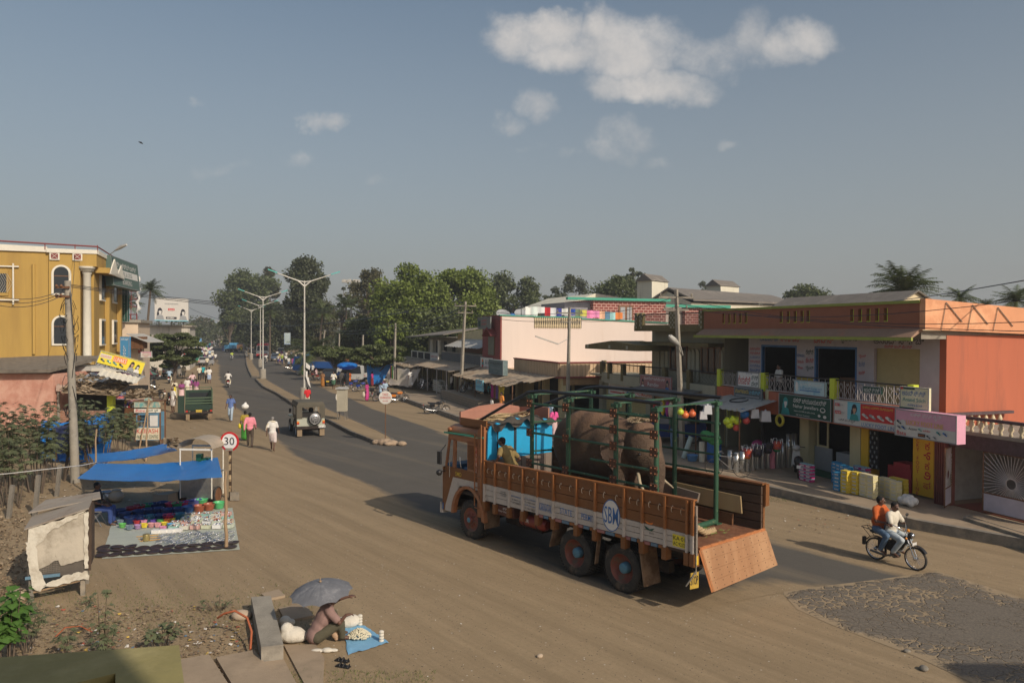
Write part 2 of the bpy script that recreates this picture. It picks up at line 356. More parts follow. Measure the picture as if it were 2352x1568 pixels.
for i,(a,b)in Qd(zip(top,bot)):
 A_,B_=g(*a,.0062),g(*b,.0062);w=(A_-B_).length
 for j in Qc(13):q=j/12;mb.v.append(tuple(A_.lerp(B_,q)));att.append(min(1,min(q,1-q)*w/.7)if i else 0.0)
for i in Qc(6):
 for j in Qc(12):o=i*13+j;mb.f.append((o,o+1,o+14,o+13));mb.mi.append(0);mb.sm.append(False)
o=Q8(mb.Qa('worn_road',cobble_mat()));a_=o.data.attributes.new('edge','FLOAT','POINT');a_.data.foreach_set('value',att)
Kc=mat('kerb_stone',(.115,.105,.092),.9,.3,3,bump=.5,Qt=14,Qj=(.28,.21,.14),Qm=2,Qk=.58)
Q3=mat('concrete',(.30,.27,.22),.9,.2,2.5,bump=.3,Qt=22,Qj=(.17,.15,.125),Qm=1.2,Qk=.6)
Qx=mat('concrete_dark',(.20,.18,.15),.92,.28,3,bump=.4,Qt=20,Qj=(.33,.28,.21),Qm=1.7,Qk=.58)
Zj=mat('paving_dusty',(.335,.255,.175),.93,.14,1.2,bump=.25,Qt=16,Qj=(.24,.185,.125),Qm=.8,Qk=.56)
def slab(name,pts,h,mtop,mside,kw=.14):
 pts=[Qb((p[0],p[1],0))for p in pts];n=len(pts)
 ar=sum(pts[i].x*pts[(i+1)%n].y-pts[(i+1)%n].x*pts[i].y for i in Qc(n))
 if ar<0:pts.reverse()
 inn=[]
 for i in Qc(n):
  d1=(pts[i]-pts[i-1]).normalized();d2=(pts[(i+1)%n]-pts[i]).normalized()
  nn=(Qb((-d1.y,d1.x,0))+Qb((-d2.y,d2.x,0))).normalized();inn.append(pts[i]+nn*kw)
 mb=MB();z=lambda p,h_:(p.x,p.y,h_)
 mb.m=0;mb.poly([z(p,h-.012)for p in inn]);mb.m=1
 for i in Qc(n):
  j=(i+1)%n;mb.quad(z(pts[i],0),z(pts[j],0),z(pts[j],h),z(pts[i],h));mb.quad(z(pts[i],h),z(pts[j],h),z(inn[j],h),z(inn[i],h));mb.quad(z(inn[i],h),z(inn[j],h),z(inn[j],h-.012),z(inn[i],h-.012))
 return Q8(mb.Qa(name,[mtop,mside]))
slab('median',[g(*p)for p in[(586,873),(603,891),(635,907),(669,930),(712,952),(754,971),(804,998),(863,1021),(905,1014),(870,995),(804,966),(745,940),(692,919),(655,899),(624,881),(604,869)]],.2,Zz,Kc)
slab('median',[g(*p)for p in[(560,806),(563.5,823),(565,838),(570,853),(577,867),(598,867),(597,856),(589,846),(582,836),(580,821),(583,815),(572,806)]],.2,Zz,Kc)
FR=math.atan2(.33488,.94226);B0=Qb((14.2,25.29,0));BA=Qb((-.33488,.94226,0));BN=Qb((.94226,.33488,0))
def B(off,q,z=0.0):return B0+BN*off+BA*q+Qb((0,0,z))
curb=[g(*p,.3)for p in[(948,905),(936,918),(1078,966),(1200,999),(1400,1059),(1640,1131),(1745,1126+32),(1890,1194),(1990,1220),(2045,1241),(2140,1206+62)]]
curb=[B(-9.6,47),B(-9.2,41),B(-8.6,26),B(-6.6,14),B(-4.1,3.8),B(-3.5,.5),B(-3.05,-2.0),B(-2.0,-4.6),B(-1.2,-9)]
slab('pavement',[(p.x,p.y)for p in curb+[B(3,-9),B(3,47)]],.3,Zj,Qx,.2)
slab('kerb_wall',[(p.x,p.y)for p in[g(2212,1216),g(2520,1318),g(2520,1318)+BN*.3+BA*.1,g(2212,1216)+BN*.3+BA*.1]],.38,Zj,Qx,.05)
Kx=mat('far_hill',(.10,.10,.06),1,.3,.02)
mb=MB();hp=[]
for i in Qc(61):
 x=-900+i*30;hp.append((x,1300,18+10*mnoise.noise(Qb((i*.13,3,0)))))
for i in Qc(60):mb.quad((hp[i][0],1150,0),(hp[i+1][0],1150,0),hp[i+1],hp[i])
Q8(mb.Qa('hills',Kx))
# == orange shop building
def cmat(n,c,**k):return mat(n,c,**k)
Jj=mat('orange_paint',(.31,.115,.062),.85,.10,2.5,Qj=(.30,.105,.055),Qm=1.2,Qk=.62)
Ja=mat('light_orange_paint',(.68,.31,.16),.85,.07,1.5,Qj=(.84,.44,.24),Qm=.9,Qk=.6)
Kq=mat('red_orange_paint',(.47,.135,.07),.85,.07,1.2,Qj=(.34,.11,.065),Qm=1.3,Qk=.57,Qu=True)
Kr=mat('olive_green_trim',(.30,.33,.07),.8,.15,3)
Zs=mat('lime_paint',(.58,.66,.05),.7,.06,3)
Jb=mat('faded_awning_slab',(.30,.185,.125),.9,.12,2.2,Qj=(.42,.16,.085),Qm=.9,Qk=.62,Qu=True)
Jc=mat('whitewash_lilac',(.50,.47,.50),.85,.08,2,Qj=(.36,.33,.34),Qm=1.4,Qk=.65)
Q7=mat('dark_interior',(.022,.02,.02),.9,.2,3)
Kd=mat('cream_shutter',(.50,.42,.20),.55,.1,4,Qj=(.40,.33,.17),Qm=2,Qk=.62)
Qg=Qf('black_paint',(.015,.015,.017),.5)
Z0=mat('pale_ironwork',(.50,.46,.44),.6,.15,6)
Zf=mat('cream_paint',(.60,.52,.30),.8,.1,2,Qj=(.48,.40,.24),Qm=1.5,Qk=.62,Qu=True)
Ks=mat('bright_yellow_board',(.78,.47,.02),.6,.05,3)
Ke=mat('maroon_stone',(.17,.045,.035),.45,.18,4)
Kf=mat('purple_brown_stone',(.085,.055,.06),.7,.3,6,bump=.5,Qt=18)
Ql=mat('brown_wood',(.16,.075,.035),.6,.25,4,Qu=True)
Kt=mat('rusty_tin',(.36,.29,.21),.7,.2,2.5,Qj=(.22,.115,.06),Qm=1.3,Qk=.6)
Q9=mat('grey_tin',(.42,.41,.38),.6,.15,2.5,Qj=(.28,.21,.15),Qm=1.3,Qk=.64)
Zn=mat('grey_sheet_roof',(.17,.15,.13),.9,.2,1.5,Qj=(.28,.25,.21),Qm=.6,Qk=.62)
white=Qf('white_paint',(.74,.72,.68));red=Qf('sign_red',(.55,.03,.03));blue=Qf('sign_blue',(.05,.16,.42));dgreen=Qf('sign_green',(.012,.07,.05))
cyan=Qf('sign_cyan',(.18,.50,.62));pinkm=Qf('sign_pink',(.72,.36,.47));gold=Qf('sign_gold',(.72,.50,.06));blackm=Qf('sign_black',(.02,.02,.03));teal=Qf('sign_teal',(.03,.27,.26));skin_p=Qf('poster_skin',(.50,.30,.20));greym=Qf('sign_grey',(.30,.31,.32));lgt=Qf('sign_pale',(.62,.60,.56));orangem=Qf('sign_orange',(.78,.22,.04));yellow2=Qf('sign_yellow',(.80,.66,.05))
SM=[white,red,blue,dgreen,cyan,pinkm,gold,blackm,teal,skin_p,greym,lgt,orangem,yellow2]
W_,R_,BL,DG,CY_,PK,GD,BK,TL,SK,GR,LG,OR,YE=Qc(14)
def sign(Qe,TLc,TRc,BLc,bgm,els,th=.08,name='sign',cat='sign',parent=None,Qs=None):
 """flat board from three world corners; els: ('t',text,u,v,w,h,ink) ('r',u,v,w,h,ink) ('p',[(u,v)..],ink) ('e',u,v,rx,ry,ink); u,v in 0..1 from the lower left"""
 TLc=Qb(TLc);TRc=Qb(TRc);BLc=Qb(BLc);ux=TRc-TLc;uy=TLc-BLc;nrm=ux.cross(uy).normalized();Wd,Hh=ux.length,uy.length;uxn,uyn=ux.normalized(),uy.normalized()
 o0=BLc;mb=MB();mb.m=0
 pt=lambda u,v,d=0:o0+uxn*(u*Wd)+uyn*(v*Hh)+nrm*d
 fr=[pt(0,0,0),pt(1,0,0),pt(1,1,0),pt(0,1,0)];mb.Qq([tuple(p)for p in fr],-nrm*th)
 f=mb
 e=.03/Wd;k=.03/Hh;mb.m=1
 for(u0,u1,v0,v1)in((0,1,0,k),(0,1,1-k,1),(0,e,k,1-k),(1-e,1,k,1-k)):
  mb.Qq([tuple(pt(u0,v0,.001)),tuple(pt(u1,v0,.001)),tuple(pt(u1,v1,.001)),tuple(pt(u0,v1,.001))],nrm*.012)
 root=parent
 if parent is None:
  root=Qh(name,Qe,cat,(0,0,0),0,Qs);p=mb.Qa('board',[bgm,greym],root)
 else:p=mb.Qa('signboard',[bgm,greym],parent,Qe)
 if els:
  lt=MB();d=.006
  for i,E_ in Qd(els):
   lt.m=E_[-1];d=.004+.0022*i
   if E_[0]=='t':lt.text(E_[1],pt(E_[2],E_[3],d),uxn,uyn,E_[4]*Wd,E_[5]*Hh)
   elif E_[0]=='r':lt.quad(*[tuple(pt(u,v,d))for u,v in((E_[1],E_[2]),(E_[1]+E_[3],E_[2]),(E_[1]+E_[3],E_[2]+E_[4]),(E_[1],E_[2]+E_[4]))])
   elif E_[0]=='p':lt.poly([tuple(pt(u,v,d))for u,v in E_[1]])
   elif E_[0]=='e':lt.poly([tuple(pt(E_[1]+E_[3]*cos(a),E_[2]+E_[4]*sin(a),d))for a in[2*PI*j/20 for j in Qc(20)]])
  lt.Qa('lettering',SM,p)
 return root
def Zm(u,v,s,a,hair=BK,skin=SK,dress=TL):
 return[('e',u,v+.60*s,.17*s/a,.24*s,hair),('p',[(u-.2*s/a,v+.55*s),(u-.23*s/a,v+.2*s),(u-.1*s/a,v+.25*s),(u,v+.5*s)],hair),('p',[(u-.3*s/a,v),(u+.3*s/a,v),(u+.22*s/a,v+.28*s),(u+.06*s/a,v+.36*s),(u-.06*s/a,v+.36*s),(u-.22*s/a,v+.28*s)],dress),('p',[(u-.05*s/a,v+.33*s),(u+.05*s/a,v+.33*s),(u+.05*s/a,v+.45*s),(u-.05*s/a,v+.45*s)],skin),('e',u+.015*s/a,v+.57*s,.105*s/a,.165*s,skin),('p',[(u-.12*s/a,v+.62*s),(u+.13*s/a,v+.64*s),(u+.1*s/a,v+.78*s),(u-.08*s/a,v+.80*s)],hair)]
def Zc(u,v,s,a,c1=BK,c2=GR,fl=1):
 return[('p',[(u+fl*x*s/a,v+y*s)for x,y in((-.5,.22),(-.2,.30),(.1,.1),(.45,-.12),(.5,-.26),(.3,-.30),(-.1,-.12),(-.45,.05))][::fl],c1),('p',[(u+fl*x*s/a,v+y*s)for x,y in((-.1,.1),(.12,.2),(.3,-.05),(.1,-.13))][::fl],c2)]
ob=Qh('shop_building','orange two storey shop building with lime green trim and upstairs balcony','building',B0,FR)
mb=MB()
mb.box(3.2,3.4,-.0,12.4,0,5.6)
for q in(0.0,3.2,6.2,9.3,12.2):mb.box(.25,3.2,q,q+.2,.3,5.6)
mb.Qa('inner_wall',Q7,ob)
mb=MB();mb.box(-.02,9,-.28,-.02,0,5.75);mb.Qa('side_wall',Kq,ob)
mb=MB();mb.Qo([(-1.2,-.5,5.93),(12,-.5,5.55),(12,-.28,5.55),(-1.2,-.28,5.93)],[(-1.2,-.5,6.92),(12,-.5,6.2),(12,-.28,6.2),(-1.2,-.28,6.92)])
mb.Qa('side_parapet',Ja,ob)
mb=MB();mb.m=1
for k in Qc(3):
 x=-.4+k*1.15;z=6.85-.055*(x+1.2);mb.m=0;mb.tube([(x+.05,-.53,z),(x-.15,-.53,5.9)],.012,4);mb.tube([(x+.05,-.53,z),(x+.75,-.53,z-.62)],.02,4)
mb.Qa('stay',Qx,ob)
mb=MB()
SL=[10.34,9.93,9.53,9.12,8.72]+[6.43,6.0,5.6,5.2,4.86]+[2.62,2.24,1.86,1.47,1.1]
edges=sorted(SL);prev=-.28;mb.m=0
for s_ in edges:
 mb.box(-1.2,-1.05,prev,s_-.09,5.93,6.78);mb.box(-1.2,-1.05,s_-.09,s_+.09,5.93,6.2);mb.box(-1.2,-1.05,s_-.09,s_+.09,6.66,6.78);prev=s_+.09
mb.box(-1.2,-1.05,prev,11.9,5.93,6.78);mb.m=1;mb.box(-1.25,-1.0,-.3,11.95,6.78,6.88)
mb.Qa('parapet',[Jj,Kr],ob)
mb=MB()
for s_ in SL:mb.box(-1.19,-1.06,s_-.088,s_-.06,6.2,6.66);mb.box(-1.19,-1.06,s_-.06,s_+.088,6.2,6.22)
for s_ in SL:mb.box(-1.045,-1.03,s_-.11,s_+.11,6.18,6.68)
mb.Qa('slot_lining',Zs,ob)
mb=MB();mb.m=0;mb.Qo([(-1.62,-.35,5.62),(-1.62,12,5.62),(-1.05,11.95,5.90),(-1.05,-.3,5.90)],[(-1.62,-.35,5.68),(-1.62,12,5.68),(-1.2,11.95,5.96),(-1.2,-.3,5.96)])
mb.m=1;mb.box(-1.68,-1.6,-.4,12.05,5.56,5.67);mb.Qa('sun_shade',[Jb,Kr],ob)
mb=MB();mb.box(-1.1,9,-.26,12.4,5.62,5.9);mb.Qa('roof_slab',Q3,ob)
mb=MB();mb.m=0
for(a,b)in((-.02,.78),(2.78,3.6),(5.85,6.9),(9.2,10.1)):mb.box(0,.22,a,b,3.2,5.62)
for(a,b)in((.78,2.78),(3.6,5.85),(6.9,9.2)):mb.box(0,.22,a,b,5.26,5.62)
mb.box(1.6,1.8,10.1,12.4,3.2,5.6);mb.m=1
for(a,b)in((5.9,6.85),(9.25,10.05)):mb.box(-.006,.0,a,b,3.25,3.95)
mb.Qa('upper_wall',[Jc,mat('mustard_dado',(.55,.40,.06),.8)],ob)
lt=MB()
def wall_t(txt,q0,z0,w,h,ink):lt.m=ink;lt.text(txt,(-.012,q0,z0),(0,-1,0),(0,0,1),w,h)
wall_t('ಲೇಪಾಕ್ಷಿ',9.3,5.42,1.3,.28,BL);wall_t('ಸ್ಟಿಚ್ ವೇರ್',7.9,5.42,1.2,.28,R_);wall_t('ಬೇಬಿನ್',5.9,5.40,1.1,.3,R_);wall_t('ಟೈಲರ್ಸ್',4.5,5.40,1.0,.3,DG);wall_t('ಆನಂದ್ ಸ್ಟಿಚ್',2.8,5.42,2.2,.26,BK);wall_t('ಲೇಡಿಸ್ ಅಂಡ್ ಜೆಂಟ್ಸ್',2.3,5.28,1.2,.11,R_)
for i,(tx,ink)in Qd((('ಲೇಡಿಸ್ ಬ್ಲೌಸ್',R_),('ಡ್ರೆಸ್ ಮೇಕಿಂಗ್',R_),('ಯೂನಿಫಾರ್ಮ್',BL),('ಸ್ಟಿಚ್ ಇಂಟೀರಿಯರ್',R_),('ಫಾಲ್ ಪೀಕೋ',BL),('ಕೇಂದ್ರ',BL))):wall_t(tx,10.0,5.0-.19*i,.72,.14,ink)
wall_t('ಲೇಡಿಸ್',6.35,4.92,.45,.22,DG);wall_t('ಜೆಂಟ್ಸ್',6.35,4.58,.45,.22,R_);wall_t('ಟೈಲರ್',6.35,4.24,.45,.22,DG);wall_t('REPAKSHI',6.86,4.8,.42,.12,BL);wall_t('Stitch',6.84,4.55,.36,.13,R_);wall_t('Wear',6.84,4.3,.34,.13,R_)
wall_t('ಟೈಲರ್',3.5,4.85,.35,.16,R_);wall_t('ಜೆಂಟ್ಸ್',3.5,4.55,.3,.2,BL);wall_t('ಅಂಗಡಿ',3.5,4.25,.3,.16,R_)
lt.Qa('lettering',SM,ob)
mb=MB();n=26
for i in Qc(n):
 z0=3.22+i*(2.04/n);mb.Qo([(.1,.8,z0),(.1,2.76,z0),(.14,2.76,z0),(.14,.8,z0)],[(.13,.8,z0+2.04/n),(.13,2.76,z0+2.04/n),(.17,2.76,z0+2.04/n),(.17,.8,z0+2.04/n)])
sh=mb.Qa('shutter',Kd,ob);lt=MB();lt.m=BL;lt.text('LG',(.085,1.95,3.62),(0,-1,0),(0,0,1),.5,.36);lt.Qa('lettering',SM,sh)
Z4=mat('blue_door_frame',(.05,.16,.38),.6)
mb=MB()
for(a,b)in((3.6,5.85),(6.9,9.2)):
 mb.box(-.01,.12,a,a+.08,3.22,5.26);mb.box(-.01,.12,b-.08,b,3.22,5.26);mb.box(-.01,.12,a,b,5.18,5.27)
mb.Qa('door_frame',Z4,ob)
mb=MB();cols=[Qf('goods_%d'%i,c,.6)for i,c in Qd([(.5,.05,.05),(.05,.12,.4),(.6,.5,.35),(.3,.3,.3),(.05,.3,.12),(.6,.45,.05),(.4,.1,.3),(.65,.65,.6)])]
random.seed(3)
for(a,b,z0,z1)in((3.7,5.75,3.3,5.2),(7,9.1,3.3,5.2),(.7,2.3,.5,2.6),(3.7,5.7,.5,2.4),(6.6,9.0,.5,2.4),(9.6,11.6,.5,2.4)):
 z=z0
 while z<z1:
  mb.m=0;mb.box(2.5,3.15,a,b,z,z+.03);q=a
  while q<b-.12:
   w=random.uniform(.08,.3);mb.m=1+random.randrange(8);mb.box(2.55+random.random()*.1,3.0,q,q+w*.9,z+.03,z+.03+random.uniform(.08,.26));q+=w
  z+=.38
mb.Qa('shelf',[Ql]+cols,ob)
mb=MB();mb.box(.6,1.2,3.75,5.1,3.2,4.05);mb.Qa('counter',Ql,ob)
mb=MB();mb.m=0;mb.box(-1.2,-.9,-.05,10.8,2.45,3.36);mb.box(-1.1,3.2,-.02,12.4,3.0,3.2);mb.m=1
for q in(9.25,7.15):mb.box(-1.22,-.88,q,q+.2,2.95,3.4)
mb.Qa('balcony_slab',[Kq,Zf],ob)
mb=MB()
for q in(10.55,7.42,3.42,-.1):mb.box(-1.22,-1.0,q,q+.24,3.34,4.12)
mb.Qa('rail_post',Zs,ob)
mb=MB();mb.m=0;mb.box(-1.16,-1.08,0,10.7,4.05,4.10);mb.m=1;mb.box(-1.13,-1.11,0,10.7,3.40,3.43);q=.15
def rail_panel(mb,x,q,z0,z1):
 h=z1-z0;
 for s_ in(-1,1):
  mb.tube([(x,q+s_*.045,z0),(x,q+s_*.1,z0+.2*h),(x,q+s_*.02,z0+.45*h),(x,q+s_*.09,z0+.7*h),(x,q+s_*.03,z0+.88*h),(x,q,z0+.72*h)],.012,4)
while q<10.6:mb.box(-1.13,-1.11,q-.008,q+.012,3.42,4.06);rail_panel(mb,-1.12,q+.16,3.42,4.05);q+=.32
mb.Qa('balcony_rail',[Qg,Z0],ob)
mb=MB()
for(a,b)in((5.83,6.35),(3.1,3.62)):mb.box(-.28,.25,a,b,.3,2.98)
mb.box(-.1,.25,12.2,12.6,.3,2.98);mb.Qa('column',Zf,ob)
mb=MB();mb.box(-.27,.25,2.72,3.08,.3,2.98);mb.Qa('column',Ks,ob)
mb=MB();mb.m=0;mb.box(.0,.06,4.85,5.8,.3,1.25);mb.m=1;mb.box(.0,.05,5.05,5.12,1.25,2.7);mb.box(0,.05,5.6,5.67,1.25,2.7);mb.box(0,.05,5.12,5.6,1.25,1.32);mb.m=0;mb.box(-.1,.4,3.64,4.5,.35,1.2)
mb.Qa('shop_front',[greym,Zf],ob)  # white panels given a grey colour that stands for shade
mb=MB();mb.box(-.9,.2,3.9,5.9,.3,.34);mb.Qa('door_mat',mat('green_mat',(.02,.10,.05),.95),ob)
mb=MB();mb.box(-.2,.3,.9,1.9,.32,1.15);mb.box(-.25,.35,.9,1.6,1.15,1.3);mb.Qa('counter',mat('red_counter',(.35,.02,.03),.5),ob)
mb=MB();mb.box(-.28,-.2,2.25,2.65,.9,2.6);
for i in Qc(9):
 for j in Qc(4):mb.m=1+((i+j)%2);mb.ball((-.3,2.31+j*.1,1.0+i*.17),(.02,.035,.06),6,4)
mb.Qa('shoe_rack',[Q7,greym,blackm],ob)
mb=MB();mb.m=0;mb.box(-.3,-.12,-.08,.74,.36,2.62);yb=mb.Qa('yellow_pier',Ks,ob)
lt=MB();lt.m=R_
for i,ch in Qd('LUCKY FOOT LINE'):
 if ch!=' ':lt.text(ch,(-.31,.64,2.42-i*.148),(0,-1,0),(0,0,1),.2,.12)
for i,ch in Qd('ಲಕ್ಕಿ ಫುಟ್'.replace(' ','')[:6]):lt.text(ch,(-.31,.30,2.25-i*.33),(0,-1,0),(0,0,1),.28,.27)
lt.Qa('lettering',SM,yb)
def Q6(Qe,q0,q1,z0,z1,off,bgm,els,name='sign',th=.08,dq=0):return sign(Qe,B(off,q0,z1),B(off,q1,z1),B(off,q0,z0),bgm,els,th,name)
Q6('white sign with red and green letters on the shop balcony rail',9.12,7.66,3.46,4.1,-1.3,white,[('t','ಲೇಪಾಕ್ಷಿ',.03,.12,.58,.62,R_),('t','ಸ್ಟಿಚ್',.66,.52,.3,.32,DG),('t','ವೇರ್',.66,.1,.3,.32,DG),('t','ಶ್ರೀ ಮಂಜುನಾಥ',.4,.86,.3,.08,BL)])
Q6('dark weathered sign with yellow letters below the balcony rail',9.2,7.32,2.98,3.44,-1.42,mat('weathered_blue_board',(.10,.12,.13),.8,.3,3),[('t','ಮಂಗಳೂರು',.04,.45,.5,.38,GD),('t','ಏಜೆನ್ಸಿ',.57,.45,.38,.34,CY_),('r',.06,.15,.86,.12,GR)])
Q6('pale blue and white sign hanging on the middle of the balcony rail',5.5,3.8,3.4,3.96,-1.3,mat('sky_print',(.46,.62,.66),.6,.1,2,Qj=(.15,.42,.55),Qm=1.2,Qk=.55),[('t','ಜನತಾ ಫ್ಯಾಷನ್',.2,.62,.7,.24,W_),('t','ಬಟ್ಟೆ ಅಂಗಡಿ ಮುಖ್ಯ ರಸ್ತೆ',.2,.42,.7,.12,BL),('r',.2,.28,.66,.06,BL),('e',.1,.55,.05,.34,W_)])
Q6('dark green jewellers sign with a portrait and white lettering',6.41,3.5,2.5,3.36,-1.28,dgreen,Zm(.14,.05,.95,3.2,TL,LG,TL)+[('t','ನಹರ್ ಜ್ಯೂಯಲರ್ಸ್',.30,.66,.62,.22,W_),('t','Nahar Jewellers',.30,.38,.48,.2,W_),('t','Dealers in 916 KDM, 22ct & Silver Articles',.32,.24,.4,.07,W_),('t','B.M. Road, Periyapatna',.36,.08,.26,.06,W_),('e',.86,.46,.05,.11,LG),('e',.86,.47,.035,.07,DG),('e',.80,.2,.025,.06,LG),('e',.90,.18,.03,.07,LG)])
A_=3.35
Q6('long red and white footwear sign with a portrait and four sandals',3.36,.34,2.5,3.37,-1.28,lgt,[('r',.22,.24,.2,.72,CY_)]+Zm(.33,.22,.8,A_,BK,SK,TL)+[('r',.43,.28,.55,.66,R_),('t','ಘನತೆಯ ಜಗತ್ತಿನ ಹೆಜ್ಜೆಯಾತ್ರೆ',.46,.76,.44,.12,GD)]+Zc(.50,.47,.34,A_,LG,GR)+Zc(.61,.47,.34,A_,GR,LG)+Zc(.73,.46,.36,A_,LG,GR)+Zc(.85,.46,.36,A_,W_,GR)+[('r',.03,.74,.075,.12,R_),('t','VKC',.035,.755,.065,.09,W_),('t','pride',.11,.755,.06,.09,GR),('r',.03,.42,.1,.13,R_),('t','ವಿಕೆಸಿ',.035,.44,.09,.09,W_),('t','ಪ್ರೈಡ್',.135,.44,.07,.09,GR),('t','ಲಕ್ಕಿ ಫುಟ್ ಲೈನ್',.03,.1,.4,.14,BK),('t','LUCKY FOOT LINE',.46,.05,.5,.15,BL)])
Q6('small dark green sign tied to the balcony rail beside the shutter',2.06,1.24,3.7,3.96,-1.22,dgreen,[('t','ಆನಂದ್ ಸ್ಟಿಚ್',.08,.2,.84,.6,W_)])
Q6('cream tailor sign standing on top of the pink footwear sign',.18,-.95,3.36,4.08,-1.5,mat('cream_sign',(.72,.68,.45),.6),[('t','ಆನಂದ್ ಸ್ಟಿಚ್',.08,.6,.8,.24,BL),('t','Anand Stich',.1,.34,.78,.17,TL),('t','ಲೇಡಿಸ್ & ಜೆಂಟ್ಸ್',.28,.14,.5,.1,BL),('r',.12,.88,.4,.1,DG),('e',.07,.93,.06,.07,R_),('r',0,0,.5,.07,DG)],dq=.1)
A_=3.0
Q6('pink box sign of the footwear shop with yellow letters and printed shoes',.08,-2.2,2.5,3.36,-1.8,pinkm,[('r',.01,.02,.98,.42,LG),('e',.14,.5,.05,.12,LG),('e',.06,.46,.08,.14,LG),('t','ಲಕ್ಕಿ ಫುಟ್ ಲೈನ್',.17,.72,.7,.2,W_),('t','LUCKY FOOT LINE',.2,.46,.6,.17,GD),('t','Bata',.04,.05,.16,.15,R_),('t','Action',.24,.28,.14,.09,BK),('t','adidas',.48,.29,.12,.07,R_),('r',.40,.08,.12,.12,BK),('t','sparx',.41,.1,.1,.06,OR)]+Zc(.08,.52,.26,A_)+Zc(.08,.33,.22,A_,GR,BK)+Zc(.16,.33,.22,A_,BL,BK)+Zc(.44,.33,.18,A_,TL,GR)+Zc(.58,.12,.2,A_)+Zc(.68,.12,.2,A_,GR,BK)+Zc(.74,.3,.22,A_,TL,BK)+Zc(.84,.3,.22,A_,BL,BK),th=.35)
ta=Qh('tin_awning','sloping grey tin awning over the household goods shop','awning',B0,FR)
mb=MB();nq=40
for i in Qc(nq):
 for k in Qc(1):
  f0,f1=i/nq,(i+1)/nq;z=lambda f:.02*sin(f*nq*1.57)
  mb.quad((-1.2,9.8-3.2*f0,3.02+z(f0)),(-1.2,9.8-3.2*f1,3.02+z(f1)),(-3.2,10.1-3.9*f1,2.66+z(f1)),(-3.2,10.1-3.9*f0,2.66+z(f0)))
mb.Qa('sheet',Q9,ta)
mb=MB()
for q in(9.6,7.9,6.5):mb.bar((-3.1,q,.3),(-3.1,q,2.68),.03)
mb.Qa('post',Ql,ta)
mb=MB();mb.tube([(-1.9+.33*cos(a),8.2+.45*sin(a),2.93+.06*cos(a))for a in[i*.35 for i in Qc(17)]],.025,5);tag(mb.Qa('hose',Qg),'black hose coiled on top of the tin awning','hose').location=B0;bpy.data.objects['hose'].rotation_euler=(0,0,FR)
gt=Qh('gateway','maroon gateway with an iron sunburst gate and baluster terrace above','gate',B0,FR)
mb=MB();mb.box(-.62,-.22,-.82,-.40,.0,2.72)
for i in Qc(5):mb.box(-.65,-.62,-.8+i*.085,-.76+i*.085,.3,2.7)
mb.Qa('pillar',Ke,gt)
mb=MB();mb.box(-.5,-.2,-5.5,-.82,2.22,2.66);mb.Qa('beam',Kf,gt)
mb=MB();mb.box(-.55,3,-5.5,-.40,2.66,2.76);mb.Qa('terrace_slab',Q3,gt)
Kg=mat('baluster_cream',(.66,.55,.36),.7,.12,4)
mb=MB();pr_=[(.04,2.76),(.06,2.8),(.035,2.86),(.085,2.95),(.05,3.06),(.03,3.1),(.05,3.13)]
for i in Qc(15):mb.Qi(pr_,(-.42,-.6-i*.32,0),'Z',8)
for i in Qc(8):mb.Qi(pr_,(-.1+i*.32,-.5,0),'Z',8)
mb.Qa('baluster',Kg,gt)
mb=MB();mb.box(-.5,-.34,-5.5,-.42,3.13,3.22);mb.box(-.34,2.7,-.58,-.44,3.13,3.22);mb.Qa('handrail',Kf,gt)
def gate_leaf(x0,q0,x1,q1,nm='gate_leaf'):
 a=Qb((x0,q0,0));b=Qb((x1,q1,0));u=(b-a).normalized();L_=(b-a).length;P3=lambda s_,z:tuple(a+u*s_+Qb((0,0,z)))
 mb=MB();mb.m=0
 for s_ in(0,L_):mb.bar(P3(s_,.38),P3(s_,2.2),.025,4)
 for z in(.38,.95,2.2):mb.bar(P3(0,z),P3(L_,z),.025,4)
 mb.m=1;cx,cz=L_/2,1.35
 for i in Qc(44):
  an=2*PI*i/44;dx,dz=cos(an),sin(an)
  k=min([((L_ if dx>0 else 0)-cx)/dx if abs(dx)>1e-3 else 9,((2.2 if dz>0 else.95)-cz)/dz if abs(dz)>1e-3 else 9])
  if k>.18:mb.bar(P3(cx+dx*.16,cz+dz*.16),P3(cx+dx*k,cz+dz*k),.011,3)
 mb.tube([P3(cx+.16*cos(t),cz+.16*sin(t))for t in[i*PI/8 for i in Qc(17)]],.014,4);mb.m=2
 mb.quad(P3(.02,.4),P3(L_-.02,.4),P3(L_-.02,.93),P3(.02,.93))
 mb.Qa(nm,[Ql,Z0,mat('lilac_sheet',(.52,.48,.55),.6,.1,3)],gt)
gate_leaf(-.42,-.86,-1.15,-1.25);gate_leaf(-.4,-1.95,-.4,-3.75)
mb=MB();mb.box(-.02,2.2,-.36,-.29,.3,2.6);mb.box(2.2,2.3,-5.5,-.2,0,2.66);mb.Qa('back_wall',mat('grey_plaster',(.35,.34,.32),.8),gt)
mb=MB();mb.box(-.3,2.2,-4.5,-.85,.3,.315);mb.Qa('floor',mat('red_floor',(.22,.06,.04),.5),gt)
sh=Qh('shed','small shed with grey pitched roof and white gable behind the orange building','building',B(10,12),FR)
mb=MB();mb.m=0;mb.box(0,4,0,10,3,7.0);mb.Qq([(0,0,7.0),(4,0,7.0),(2,0,8.0)],(0,.1,0));mb.Qa('wall',Kg,sh);mb=MB()
